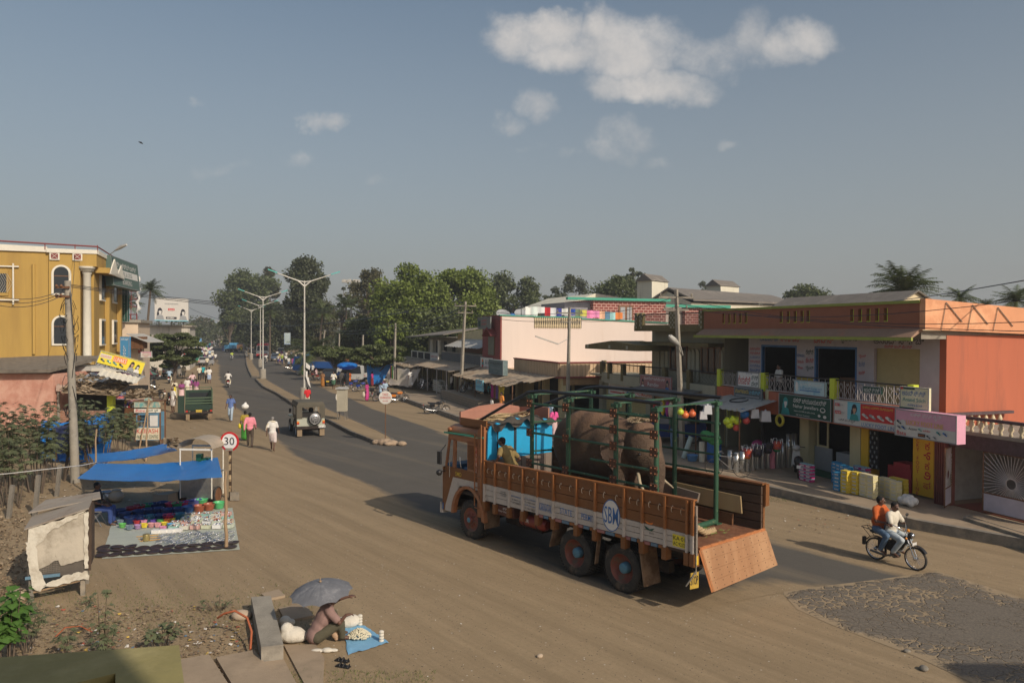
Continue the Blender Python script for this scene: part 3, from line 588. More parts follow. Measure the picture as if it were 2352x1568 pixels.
mb.Qo([(-.3,-.2,6.9),(2,-.2,8.02),(2,10.2,8.02),(-.3,10.2,6.9)],[(-.3,-.2,6.98),(2,-.2,8.1),(2,10.2,8.1),(-.3,10.2,6.98)]);mb.Qo([(2.0,-.2,8.02),(4.3,-.2,6.9),(4.3,10.2,6.9),(2.0,10.2,8.02)],[(2.0,-.2,8.1),(4.3,-.2,6.98),(4.3,10.2,6.98),(2.0,10.2,8.1)]);mb.Qa('roof',Zn,sh)
# == olive house next to the shops
Kh=mat('olive_plaster',(.15,.12,.05),.85,.15,2,Qj=(.20,.165,.075),Qm=1,Qk=.62)
Zk=mat('pale_olive_plaster',(.36,.34,.25),.85,.12,2,Qu=True)
Z5=mat('pale_pink_wall',(.67,.57,.51),.88,.04,.8,Qj=(.58,.47,.40),Qm=.5,Qk=.62,Qu=True)
Ky=mat('stained_tan_wall',(.62,.45,.29),.88,.1,2,Qj=(.30,.23,.17),Qm=1.1,Qk=.64,Qu=True)
Zr=mat('dark_red_wall',(.22,.05,.045),.8,.12,2)
Zu=mat('teal_green_trim',(.05,.30,.21),.7,.1,3)
Qz=mat('dark_glass',(.03,.035,.04),.12,.1,3)
def brick_mat(name,c1,c2,c3,sc):
 m=bpy.data.materials.new(name);m.use_nodes=True;t=m.node_tree;b=t.nodes['Principled BSDF'];b.inputs['Roughness'].default_value=.9
 tc_=t.nodes.new('ShaderNodeTexCoord');sp_=t.nodes.new('ShaderNodeSeparateXYZ');t.links.new(tc_.outputs['Object'],sp_.inputs[0]);ad=t.nodes.new('ShaderNodeMath');t.links.new(sp_.outputs[0],ad.inputs[0]);t.links.new(sp_.outputs[1],ad.inputs[1])
 cb=t.nodes.new('ShaderNodeCombineXYZ');t.links.new(ad.outputs[0],cb.inputs[0]);t.links.new(sp_.outputs[2],cb.inputs[1])
 br=t.nodes.new('ShaderNodeTexBrick');br.inputs['Color1'].default_value=(*c1,1);br.inputs['Color2'].default_value=(*c2,1);br.inputs['Mortar'].default_value=(*c3,1);br.inputs['Scale'].default_value=sc;br.inputs['Mortar Size'].default_value=.03
 t.links.new(cb.outputs[0],br.inputs['Vector']);t.links.new(br.outputs[0],b.inputs['Base Color']);return m
Ki=brick_mat('painted_brick',(.22,.05,.04),(.18,.045,.035),(.50,.33,.28),1.1)
Z6=brick_mat('rough_brick',(.34,.14,.08),(.28,.12,.07),(.32,.26,.20),2.4)
Km=brick_mat('stone_block',(.26,.22,.17),(.22,.19,.145),(.15,.13,.10),1.4)
oh=Qh('house','olive green two storey house with brown windows and two iron railed balconies','building',B(0,0),FR)
mb=MB();mb.box(0,.2,11.95,18.8,2.7,6.0);mb.box(.2,9,18.6,18.8,0,6.0);mb.box(.2,9,11.95,12.1,0,6);mb.box(0,9,11.95,18.8,5.9,6.2)
mb.Qa('wall',Zk,oh)
mb=MB()
for q in(11.98,14.0,14.4,14.75,17.0,17.4,17.9):
 mb.Qq([(-.03,q,3.3),(-.03,q+.3,3.3),(-.03,q+.3,4.8),(-.03,q+.15,4.97),(-.03,q,4.8)],(-.04,0,0))
mb.Qa('fin',Zk,oh)
for(a,b)in((12.15,13.85),(15.1,16.8)):
 mb=MB();mb.box(-.08,-.01,a,b,3.75,3.85);mb.box(-.08,-.01,a,b,5.02,5.1)
 for k in Qc(4):q=a+(b-a-.09)*k/3;mb.box(-.08,-.01,q,q+.09,3.85,5.02)
 w=mb.Qa('window',Ql,oh);mb=MB();mb.box(-.04,-.02,a+.05,b-.05,3.85,5.02);mb.Qa('pane',Qz,w)
mb=MB();mb.m=0;mb.box(-1.2,-.02,11.95,18.7,5.85,6.18);mb.box(-.9,-.02,11.97,18.6,5.1,5.28)
mb.Qq([(-2,17.0,4.78),(-2,23.4,4.78),(-2,23.4,5.02),(-2,19.9,5.3),(-2,17.0,5.1)],(2,0,0));mb.m=1
for q in(17.9,22.9,20.0):mb.box(-2.02,-2.003,q,q+.22,4.86,5.04)
mb.Qa('canopy',[Kh,Zk],oh)
mb=MB()
for q in(18.3,17.75,14.7,14.4,12.0):
 mb.m=0;mb.box(-1.24,-1.04,q,q+.3,5.95,6.85);mb.m=1
 for i in Qc(7):
  for j in(0,1):
   if(i+j)%2==0:mb.box(-1.25,-1.24,q+.02+j*.14,q+.14+j*.14,6.0+i*.12,6.1+i*.12)
mb.Qa('balcony_pier',[Kh,Zk],oh)
mb=MB();mb.box(-1.16,-1.1,12,18.3,6.72,6.77)
for i in Qc(60):mb.box(-1.14,-1.12,12.2+i*.103,12.215+i*.103,6.18,6.74)
mb.Qa('upper_railing',Qg,oh)
arc=[(-1.2,10.95),(-1.2,13.2),(-1.2,15.5),(-1.25,17.8),(-1.3,19.9),(-1.2,21.8),(-.9,23.4),(-.1,24.8)]
mb=MB();mb.m=0
for(a,b)in zip(arc,arc[1:]):
 mb.Qo([(a[0],a[1],2.75),(a[0]+.25,a[1],2.75),(b[0]+.25,b[1],2.75),(b[0],b[1],2.75)],[(a[0],a[1],3.32),(a[0]+.25,a[1],3.32),(b[0]+.25,b[1],3.32),(b[0],b[1],3.32)])
mb.box(-1,2,10.95,24.8,3.1,3.2);mb.Qa('balcony_slab',Zk,oh)
mb=MB()
for(x,q)in arc[1:]:mb.box(x-.03,x+.2,q-.13,q+.13,3.0,3.98)
mb.Qa('rail_pier',Kh,oh)
mb=MB()
for(a,b)in zip(arc,arc[1:]):
 A3,B3=Qb((*a,0)),Qb((*b,0));mb.tube([A3+Qb((.05,0,3.93)),B3+Qb((.05,0,3.93))],.035,5);n=int((B3-A3).length/.11)
 for i in Qc(1,n):p=A3.lerp(B3,i/n)+Qb((.05,0,0));mb.tube([p+Qb((0,0,3.32)),p+Qb((-.06,.02,3.45)),p+Qb((.02,0,3.65)),p+Qb((0,0,3.9))],.01,3)
mb.Qa('lower_railing',Qg,oh)
mb=MB();mb.m=1;mb.box(2.2,2.4,12,40,0,3);mb.m=0
for q in(12.2,18.6,24.6):mb.box(-.2,.2,q,q+.5,.3,2.75)
mb.m=0;mb.box(-.1,.1,18.8,24.6,2.3,2.75);mb.box(-.1,.1,12.2,18.6,2.4,2.75);mb.m=2
for i in Qc(20):mb.box(-.02-.01*(i%2),.05,19.1,21.6,.35+i*.098,.44+i*.098);mb.box(-.02-.01*(i%2),.05,21.9,24.4,.35+i*.098,.44+i*.098)
mb.m=3
for i in Qc(20):mb.box(-.02-.012*(i%2),.05,15.5,18.3,.35+i*.098,.44+i*.098)
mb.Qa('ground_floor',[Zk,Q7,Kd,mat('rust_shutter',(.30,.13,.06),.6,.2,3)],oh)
mb=MB();mb.Qo([(-1.1,12.0,3.0),(-1.1,17.2,3.0),(-3.0,16.6,2.72),(-3.0,11.8,2.72)],[(-1.1,12.0,3.03),(-1.1,17.2,3.03),(-3.0,16.6,2.75),(-3.0,11.8,2.75)])
mb.Qa('tin_canopy',mat('dark_tin',(.15,.14,.12),.85,.2,2),oh)
Q6('faded red and white clothing sign below the olive balcony',17.0,13.9,2.75,3.55,-1.75,mat('faded_red',(.36,.16,.15),.7,.15,2),Zm(.1,.05,.8,3.9,BK,SK,W_)+Zm(.9,.05,.9,3.9,BK,SK,BL)+[('t','ರಾಮ್‌ದೇವ್ ಗಾರ್ಮೆಂಟ್ಸ್',.15,.7,.68,.2,W_),('t','Ramdev',.28,.3,.36,.26,W_)])
Q6('small red lettered notice under the faded clothing sign',17.3,15.4,2.35,2.68,-1.9,lgt,[('t','PADMASHRI',.05,.2,.9,.6,R_)])
Q6('white hanging sign with a red arrow on the cream shutters',23.0,20.2,2.0,2.75,-.6,lgt,[('t','Bharat Medicals',.06,.45,.8,.25,R_),('r',.1,.18,.6,.1,R_),('p',[(.68,.08),(.82,.23),(.68,.38)],R_),('e',.9,.28,.06,.18,BL)])
# == pink house with terrace
ph=Qh('house','long pale pink house wall with dark red front and green trimmed roof terrace','building',B(0,0),FR)
mb=MB();mb.Qo([(-3,36.3,2.5),(11.5,36.3,2.5),(11.5,40.9,2.5),(-3,40.9,2.5)],[(-3,36.3,7.0),(11.5,36.3,6.55),(11.5,40.9,6.55),(-3,40.9,7.0)]);mb.Qa('wall',Z5,ph)
mb=MB();mb.m=0;mb.box(-3.12,-3.003,36.3,40.9,3.0,7.05);mb.m=1;mb.box(-3.18,-3.12,37.6,39.2,3.9,5.4);mb.m=2;mb.box(-3.2,-3.18,37.7,38.35,3.95,5.35);mb.box(-3.2,-3.18,38.45,39.1,3.95,5.35)
mb.m=0;mb.Qo([(-3.6,37.3,5.4),(-3.1,37.3,5.4),(-3.1,38.4,6.0),(-3.6,38.4,6.0)],[(-3.6,37.2,5.46),(-3.1,37.2,5.46),(-3.1,38.4,6.12),(-3.6,38.4,6.12)]);mb.Qo([(-3.6,38.4,6.0),(-3.1,38.4,6.0),(-3.1,39.5,5.4),(-3.6,39.5,5.4)],[(-3.6,38.4,6.12),(-3.1,38.4,6.12),(-3.1,39.6,5.46),(-3.6,39.6,5.46)])
mb.Qa('front_wall',[Zr,Ql,mat('grey_green_shutter',(.16,.17,.13),.8)],ph)
mb=MB();mb.Qo([(-3.2,36.2,7.0),(-.4,36.2,6.95),(-.4,36.5,6.95),(-3.2,36.5,7.0)],[(-3.2,36.2,7.08),(-.4,36.2,7.03),(-.4,36.5,7.03),(-3.2,36.5,7.08)]);mb.box(-.4,3.7,36.2,36.5,6.92,7.0)
mb.Qo([(3.7,36.2,6.8),(11.6,36.2,6.52),(11.6,36.5,6.52),(3.7,36.5,6.8)],[(3.7,36.2,6.88),(11.6,36.2,6.62),(11.6,36.5,6.62),(3.7,36.5,6.88)]);mb.Qa('coping',Zu,ph)
mb=MB()
for i in Qc(26):mb.Qi([(.03,6.05),(.07,6.25),(.03,6.5),(.07,6.75),(.03,6.92)],(-.28+i*.155,36.27,0),'Z',6)
mb.m=1;mb.box(-.35,3.7,36.285,36.296,6.1,6.9);mb.Qa('baluster',[Kg,Q7],ph)
mb=MB();mb.m=0;mb.box(6.5,13.6,40,46,6.2,8.55);mb.m=1;mb.box(4.1,6.5,40.6,46,6.2,8.3);mb.m=0;mb.box(16.2,20.6,41,46,6.2,8.05);mb.m=2;mb.box(13.6,16.2,41.5,46,6.2,8.2)
mb.m=3;mb.box(4.0,13.9,39.7,40.1,8.5,8.72);mb.box(13.5,20.9,40.7,41.1,8.05,8.3);mb.m=4;mb.box(8.9,10.3,39.93,40,6.6,8.1);mb.m=5;mb.box(9.05,9.5,39.9,39.93,6.8,7.95);mb.box(9.7,10.15,39.9,39.93,6.8,7.95)
mb.Qa('rooftop_room',[Ki,mat('grey_lilac',(.26,.25,.27),.85),Z5,Zu,Ql,greym],ph)
mb=MB();mb.m=0;mb.box(-3.0,-2.85,25.3,33.5,2.95,3.8);mb.box(-3,4.8,25.3,25.45,2.95,3.8);mb.box(-2.85,4.8,25.45,36.3,2.9,3.0);mb.m=1
for i in Qc(28):mb.box(-3.03,-3,25.5+i*.29,25.56+i*.29,2.98,3.8)
for i in Qc(26):mb.box(-2.85+i*.29,-2.79+i*.29,25.27,25.3,2.98,3.8)
mb.m=2;mb.box(-3.06,-2.8,25.22,33.5,3.8,3.88);mb.box(-2.8,4.8,25.22,25.5,3.8,3.88);mb.box(-3.06,-2.8,25.22,33.5,2.85,2.95);mb.box(-2.8,4.8,25.22,25.5,2.85,2.95)
mb.Qa('terrace',[Ky,mat('tan_rib',(.52,.37,.23),.85),Zr],ph)
mb=MB();mb.m=0;mb.box(-2.2,-2.0,25.4,41,0,2.85);mb.m=1
for q in(25.4,28.3,31.2,33.6,36.4,39.3):mb.box(-2.7,-2.3,q,q+.45,.3,2.85)
mb.m=2;mb.box(-2.6,2,25.35,25.4,2.4,2.85);mb.m=3;mb.box(-2.3,-2.22,31.7,33.5,.3,2.0);mb.m=0;mb.box(1.8,2,18,26,0,2.9)
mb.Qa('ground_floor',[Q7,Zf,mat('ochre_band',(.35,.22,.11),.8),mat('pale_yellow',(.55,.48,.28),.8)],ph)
mb=MB()
for(a,d)in((26.5,1),(30,0),(33.2,0)):
 mb.box(-2.35,-1.2,a+.2,a+.25,.3,2.7)
mb.Qa('partition',Zf,ph)
random.seed(11)
cl=Qh('clothes_line','washing line of coloured clothes above the pink terrace wall','clothes line',B(0,0),FR)
mb=MB();mb.tube([(-3.2,36.8,7.2),(0,36.9,7.85),(8.5,37.1,7.3)],.012,3);mb.bar((-1.2,36.9,6.9),(-1.2,36.9,8.0),.03);mb.bar((8.4,37,6.6),(8.4,37,8.1),.03);mb.Qa('line',Qg,cl)
cols_=[(.75,.75,.72),(.65,.72,.68),(.70,.70,.70),(.5,.03,.04),(.6,.6,.62),(.04,.05,.25),(.7,.7,.65),(.03,.08,.4),(.15,.2,.12),(.55,.5,.1),(.8,.25,.45),(.78,.28,.5),(.75,.45,.3),(.1,.2,.3),(.35,.6,.6),(.7,.22,.06)]
x=-.9
for i,c in Qd(cols_):
 w=random.uniform(.42,.66);h=random.uniform(.45,.85);mb=MB();n=5;zt=7.75-.05*max(0,x)
 for k in Qc(n):
  a0,a1=x+w*k/n,x+w*(k+1)/n;y0,y1=36.85+.07*sin(a0*9),36.85+.07*sin(a1*9)
  mb.Qo([(a0,y0,zt-h-random.random()*.06),(a1,y1,zt-h),(a1,y1+.02,zt-h),(a0,y0+.02,zt-h)],[(a0,y0,zt),(a1,y1,zt),(a1,y1+.02,zt),(a0,y0+.02,zt)])
 o=mb.Qa('hanging_cloth',Qf('cloth_%d'%i,c,.9));o.location=B(0,0);o.rotation_euler=(0,0,FR)
 nm_=['white shirt','pale green shirt','white sheet','dark red cloth','light grey shirt','navy shorts','cream vest','blue cloth','dark green cloth','mustard cloth','pink towel','bright pink skirt','peach striped towel','dark blue trousers','pale teal sari','orange sari'][i]
 tag(o,nm_+' drying on the line above the pink terrace','laundry','laundry on the terrace line');x+=w*1.02
hl=Qh('hall','large cream hall with grey sheet roof and two square water towers','building',(0,0,0))
p=lambda px,py,y:tuple(at(px,py,y))
def wallq(mb,l,yb=0):
 mb.Qq(l,BA*8+BN*2)
mb=MB()
def gb(x0,x1,d,ze,zr,L_,name,parent,mw,mr):
 a=at(x0,761,d);b=at(x1,761,d);u=(b-a);u.z=0;w=u.length;u.normalize();vv=BA*L_;P_=lambda s_,z:tuple(Qb((a.x,a.y,0))+u*s_+Qb((0,0,z)))
 m1=MB();m1.Qq([P_(0,0),P_(w,0),P_(w,ze),P_(w/2,zr),P_(0,ze)],vv);m1.Qa('wall',mw,parent)
 m2=MB()
 for(s0,z0,s1,z1)in((-.6,ze-.25,w/2,zr+.02),(w/2,zr+.02,w+.6,ze-.25)):
  A_=Qb(P_(s0,z0))-BA*.5;B_=Qb(P_(s1,z1))-BA*.5;m2.Qo([A_,B_,B_+vv+BA,A_+vv+BA],[A_+Qb((0,0,.18)),B_+Qb((0,0,.18)),B_+vv+BA+Qb((0,0,.18)),A_+vv+BA+Qb((0,0,.18))])
 m2.Qa('roof',mr,parent)
Zh=mat('stained_white_wall',(.66,.62,.50),.88,.08,.8,Qj=(.40,.36,.28),Qm=.7,Qk=.64,Qu=True)
a0=Qb(p(1480,700,86));r1=Qb(p(1534,664,84));e1=Qb(p(1593,691,80));r2=Qb(p(1772,681,104));e2=Qb(p(1835,700,96))
mb=MB();mb.m=0;th=Qb((0,0,.2));mb.Qo([e1,e2,r2,r1],[e1+th,e2+th,r2+th,r1+th]);bk=a0+(r2-r1);mb.Qo([r1,r2,bk,a0],[r1+th,r2+th,bk+th,a0+th]);mb.Qa('roof',Zn,hl)
mb=MB();z0=lambda v:Qb((v.x,v.y,0));inn=Qb((-.1,.6,-.15));mb.add([z0(a0),z0(e1)+inn,e1+inn,r1+inn,a0+inn,z0(e2)+inn,e2+inn,z0(bk),bk+inn,r2+inn],[(0,1,2,3,4),(1,5,6,2),(5,7,8,9,6),(7,0,4,8)]);mb.Qa('wall',Zh,hl)
for(x0,x1,y0,y1,d,split)in((1463,1534,634,700,88,1497),(1622,1697,646,690,100,1655)):
 A_=Qb(p(x0,y1,d+2));Bv=Qb(p(split,y1,d));Cv=Qb(p(x1,y1,d+3));zt=at(split,y0+8,d).z;m1=MB();m1.m=0
 Dv=A_+Cv-Bv
 def col_(v,z):return(v.x,v.y,z)
 zb=A_.z-3;m1.add([col_(v,zb)for v in(A_,Bv,Cv,Dv)]+[col_(v,zt)for v in(A_,Bv,Cv,Dv)],[(4,5,6,7),(0,1,5,4),(1,2,6,5),(2,3,7,6),(3,0,4,7)])
 m1.m=1;A2,B2,C2,D2=[v+(v-(A_+Cv)/2)*.12 for v in(A_,Bv,Cv,Dv)];r_a=(A2+B2)/2;r_b=(C2+D2)/2;rz_=zt+.75
 m1.add([col_(A2,zt-.1),col_(B2,zt-.1),col_(C2,zt-.1),col_(D2,zt-.1),(r_a.x,r_a.y,rz_),(r_b.x,r_b.y,rz_)],[(0,1,4),(1,2,5,4),(2,3,5),(3,0,4,5)])
 m1.Qa('water_tower',[Zh,Zn],hl)
mb=MB();c0=Qb(p(1455,700,70));e0=Qb(p(1366,684,74));l0=Qb(p(1283,716,72));mb.Qq([l0,e0,c0,z0(c0),z0(l0)],BA*12);mb.Qa('gable_wall',mat('cream_gable',(.50,.44,.27),.85),hl)
mb=MB();u3=Qb((0,-.8,.0));mb.Qo([l0+u3,e0+u3,e0+BA*12,l0+BA*12],[l0+u3+th*2,e0+u3+th*2,e0+BA*12+th*2,l0+BA*12+th*2]);mb.Qo([e0+u3,c0+u3,c0+BA*12,e0+BA*12],[e0+u3+th*2,c0+u3+th*2,c0+BA*12+th*2,e0+BA*12+th*2]);mb.Qa('gable_roof',Zh,hl)
# == row of small shops with tin roofs
sr=Qh('shop_row','long row of small shops under rusty tin awnings with an old upper floor','building',B(0,0),FR)
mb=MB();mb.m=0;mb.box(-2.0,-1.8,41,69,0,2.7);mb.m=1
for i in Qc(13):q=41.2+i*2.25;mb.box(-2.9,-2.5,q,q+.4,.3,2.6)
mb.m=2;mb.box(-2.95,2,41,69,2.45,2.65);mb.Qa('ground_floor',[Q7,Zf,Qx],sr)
for i in Qc(8):
 mb=MB();q=41.7+i*3.3;mb.box(-2.1,-2.02,q,q+.9,.3,2.3);mb.Qa('shop_door',[mat('door_teal',(.06,.18,.18),.7),Ql,mat('door_blue',(.03,.08,.25),.7)][i%3],sr)
mb=MB();mb.m=0;mb.box(-1.2,3,41,55,2.65,4.8);mb.box(-1.0,3,55,69,2.65,5.1);mb.m=1;mb.box(-1.25,-1.2,41.5,54,3.75,4.6);mb.m=2
for q in(57,60.5,64,67):mb.box(-1.05,-1.0,q,q+1.1,2.7,4.7)
mb.Qa('upper_wall',[mat('old_plaster',(.42,.38,.30),.9,.15,1,Qj=(.28,.24,.19),Qm=1,Qk=.6),Z6,Q7],sr)
mb=MB();mb.m=0;mb.box(-3.05,-2.9,41,54.8,2.75,3.75);mb.m=1;mb.box(-3.08,-2.85,41,54.8,3.75,3.83);mb.Qa('parapet',[mat('slate_grey_paint',(.115,.12,.125),.85,.2,1.5),Q3],sr)
mb=MB();mb.box(-3.1,-2.9,55.5,69,2.5,2.75)
for q in(55.8,59,62.2,65.4,68.6):mb.box(-3.1,-2.9,q,q+.35,2.75,4.9 if q<60 else 3.55)
mb.box(-3.1,-2.9,55.5,69,3.45,3.55);mb.Qa('balcony',Zh,sr)
mb=MB();mb.box(-3.04,-3.0,56,68.8,2.8,3.45);mb.Qa('balcony_panel',Q7,sr)
mb=MB();nq=60
def corr(mb,x0,z0,x1,z1,q0,q1,n,amp=.03,dq=0,jit=.0):
 for i in Qc(n):
  a,b=q0+(q1-q0)*i/n,q0+(q1-q0)*(i+1)/n;za,zb=amp*sin(i*1.57),amp*sin((i+1)*1.57);j=random.uniform(-jit,jit)
  mb.Qo([(x0,a,z0+za),(x0,b,z0+zb),(x1+j,b+dq,z1+zb),(x1+j,a+dq,z1+za)],[(x0,a,z0+za+.01),(x0,b,z0+zb+.01),(x1+j,b+dq,z1+zb+.01),(x1+j,a+dq,z1+za+.01)])
corr(mb,-.3,5.55,-3.4,4.35,41,52.5,50,.03);mb.Qa('tin_canopy',Q9,sr)
mb=MB();mb.Qo([(-3.6,52,5.4),(1,52,6.2),(1,70,5.7),(-3.6,70,5.0)],[(-3.6,52,5.5),(1,52,6.3),(1,70,5.8),(-3.6,70,5.1)]);mb.Qa('sheet_roof',Zn,sr)
mb=MB();mb.Qo([(-1.6,41.4,4.6),(3,41.4,4.6),(3,54,4.6),(-1.6,54,4.6)],[(-1.6,41.4,6.25),(3,41.4,6.35),(3,54,5.6),(-1.6,54,5.5)]);mb.Qa('yellowed_gable',mat('yellowed_wall',(.62,.52,.30),.88,.1,1.2,Qj=(.40,.33,.2),Qm=1,Qk=.62),sr)
mb=MB();corr(mb,-2.9,2.98,-5.7,2.45,41.3,55,70,.03,.2,.12);corr(mb,-2.9,2.75,-6.1,2.15,55,72,80,.03,.2,.15);mb.Qa('tin_awning',Kt,sr)
aw=Qh('tin_awning','rusty corrugated tin awning below the tan terrace wall','awning',B(0,0),FR)
mb=MB();corr(mb,-3.1,2.95,-5.9,2.25,27.2,40.8,66,.03,-.2,.15);corr(mb,-3.1,2.95,-5.0,2.6,25.3,27.2,8,.03,-.1,.1);mb.Qa('sheet',Kt,aw)
mb=MB()
for q in(26.8,30.5,35,40):mb.bar((-5.5,q,.3),(-5.5,q,2.35),.04)
mb.Qa('post',Ql,aw)
mb=MB()
for q in(43,46.4,50,54,58,62,66,70):mb.bar((-5.6,q,.3),(-5.6,q,2.4),.04)
mb.Qa('post',Z0,sr)
mb=MB();mb.box(-6.4,-6.1,31.5,41.8,.28,1.0);mb.box(-6.4,-5,31.3,31.6,.28,.9);tag(mb.Qa('block_wall',Km),'low stone block wall along the shop verandah','wall').location=B(0,0);bpy.data.objects['block_wall'].rotation_euler=(0,0,FR)
mb=MB();mb.box(-6.1,-1.9,31.6,41.8,.28,.96);Q8(mb.Qa('verandah_floor',Zj)).location=B(0,0);bpy.data.objects['verandah_floor'].rotation_euler=(0,0,FR)
Q6('white painted sign with AVT in black and a parrot coloured figure',40.85,37.9,2.5,3.7,-3.3,white,[('t','AVT',.42,.5,.52,.36,BK),('e',.22,.6,.09,.28,TL),('e',.2,.75,.07,.12,OR),('p',[(.1,.1),(.3,.1),(.26,.5),(.14,.5)],R_),('t','PREMIUM TEA',.42,.3,.5,.1,R_)])
Q6('small worn paper sign below the AVT sign',38.3,36.4,2.15,2.95,-3.6,lgt,[('t','ಟೀ ಪುಡಿ',.1,.6,.8,.2,R_),('r',.1,.4,.8,.06,BL),('r',.1,.2,.8,.06,BL)])
Q6('thick weathered blue green board standing on the rusty tin awning',34.6,31.3,2.7,3.75,-4.6,mat('old_teal_board',(.14,.19,.19),.85,.2,2),[('t','ಶ್ರೀ ಚಾಮುಂಡೇಶ್ವರಿ',.1,.68,.8,.18,BK),('t','ಪ್ರಾವಿಜನ್ ಸ್ಟೋರ್',.2,.38,.6,.14,GR),('t','ಬಿ.ಎಂ. ರಸ್ತೆ',.25,.18,.5,.1,GR)],th=.35)
Q6('grey hoarding leaning out at the top of the dark red wall',41.0,37.6,6.0,6.95,-3.5,mat('old_grey_board',(.20,.21,.19),.85,.2,2),[('t','ಬಸವೇಶ್ವರ',.3,.6,.4,.2,R_),('t','ಸ್ಟೋರ್ಸ್',.3,.3,.4,.2,R_),('r',.05,.2,.18,.5,DG)])
Q6('pale blue shop notice hanging under the rusty awning',33.6,31.9,1.55,2.35,-5.9,cyan,[('t','ಎಸ್.ಟಿ.ಡಿ',.1,.65,.8,.2,R_),('t','ಕೋಲ್ಡ್ ಡ್ರಿಂಕ್ಸ್',.1,.3,.8,.2,BL)])
Q6('faded white banner on the old balcony',59.0,55.6,2.6,3.6,-3.2,lgt,[('t','GENERAL STORES',.08,.5,.84,.18,R_),('t','ಜನರಲ್ ಸ್ಟೋರ್ಸ್',.08,.2,.84,.18,BL)])
Q6('small blue grey board under the tin roof of the shop row',62.5,60.0,1.55,2.15,-6.0,greym,[('t','ಹೋಟೆಲ್',.1,.4,.8,.4,W_)])
bt=B(1.2,46,6.3);mb=MB();mb.Qi([(.55,0),(.6,.05),(.6,.25),(.57,.3),(.6,.35),(.6,.6),(.57,.65),(.6,.7),(.6,.9),(.3,1.05),(.3,1.12),(0.01,1.14)],(0,0,0),'Z',18);o=mb.Qa('water_tank',mat('blue_plastic',(.05,.18,.50),.5));o.location=bt;tag(o,'round blue plastic water tank on the yellowed roof','tank')
for i,(q,x)in Qd(((42.5,-.8),(41.0,.3))):
 d=Qh('satellite_dish',['grey satellite dish at the left edge of the yellowed roof','grey satellite dish next to the dark red wall'][i],'satellite dish',B(x,q,6.3),FR)
 mb=MB();mb.T=Matrix.Translation((0,0,.8))@Matrix.Rotation(rad(40),4,'X');mb.Qi([(0.01,0),(.3,.05),(.5,.14),(.62,.24),(.64,.24),(.5,.1),(.3,.01),(.01,-.04)],(0,0,0),'Z',18);mb.Qa('reflector',greym,d);mb=MB();mb.bar((0,0,-.1),(0,0,.8),.04);mb.Qa('mast',greym,d)
 # == poles and lamps
def pole(px,py,z0,ztop,Qe,r=.11,lean=(0,0),arms=True,name='utility_pole',square=True,armrot=FR):
 b=g(px,py,z0);o=Qh(name,Qe,'pole',(b.x,b.y,z0))
 mb=MB();n=4 if square else 8;h=ztop-z0;mb.tube([(0,0,0),(lean[0]*.5,lean[1]*.5,h*.5),(lean[0],lean[1],h)],[r*1.25,r,r*.75],n,True,not square);mb.Qa('shaft',Q3 if square else Q9,o)
 if arms:
  mb=MB();c,s_=cos(armrot),sin(armrot)
  for k,w in((.35,.9),(.9,.65)):mb.strip((lean[0]-c*w,lean[1]-s_*w,h-k),(lean[0]+c*w,lean[1]+s_*w,h-k),.08,.08)
  for k,w in((.35,.8),(.35,-.8),(.9,.55),(.9,-.55)):mb.Qi([(.02,0),(.05,.04),(.03,.08),(.05,.12),(.01,.16)],(lean[0]+c*w,lean[1]+s_*w,h-k+.04),'Z',6)
  mb.Qa('crossarm',Qx,o)
 return o,Qb((b.x+lean[0],b.y+lean[1],ztop))
pl1,T1=pole(1057,917,.4,8.15,'concrete pole at the verandah of the shop row',.13,(.38,0))
pl2,T2=pole(1303,965,.3,7.3,'concrete pole with a tube light rising behind the truck cage',.11,(.1,0))
pl3,T3=pole(1568,1045,.3,7.7,'concrete pole with a curved street light between olive house and tin awning',.12,(-.35,0))
mb=MB();d_=T2+Qb((-.1,0,-1.95));a_l=at(1282,790,d_.y-.4)-Qb((pl2.location));b_l=at(1230,772,d_.y-.8)-Qb((pl2.location));mb.tube([d_-Qb(pl2.location),a_l],.025,5);mb.strip(a_l,b_l,.14,.07);mb.Qa('tube_light',Q9,pl2)
def cobra(parent,p0,p1,p2,w):
 mb=MB();mb.tube([p0,p1.lerp(p0,.5)+Qb((0,0,.12)),p1],.03,6);mb.Qa('lamp_arm',Q9,parent);mb=MB();d=p2-p1
 mb.tube([p1,p1+d*.15,p1+d*.5,p1+d*.85,p2],[.05,w*.7,w,w*.8,.03],8);mb.Qa('lamp_head',Q9,parent)
L3=Qb(pl3.location);cobra(pl3,at(1568,815,T3.y)-L3,at(1559,792,T3.y-.5)-L3,at(1536,770,T3.y-.9)-L3,.14)
Zo=mat('lamp_pole_paint',(.52,.50,.45),.5,.12,2,Qj=(.26,.12,.06),Qm=1.8,Qk=.66,metal=.2);Kz=mat('lamp_teal',(.04,.36,.33),.5)
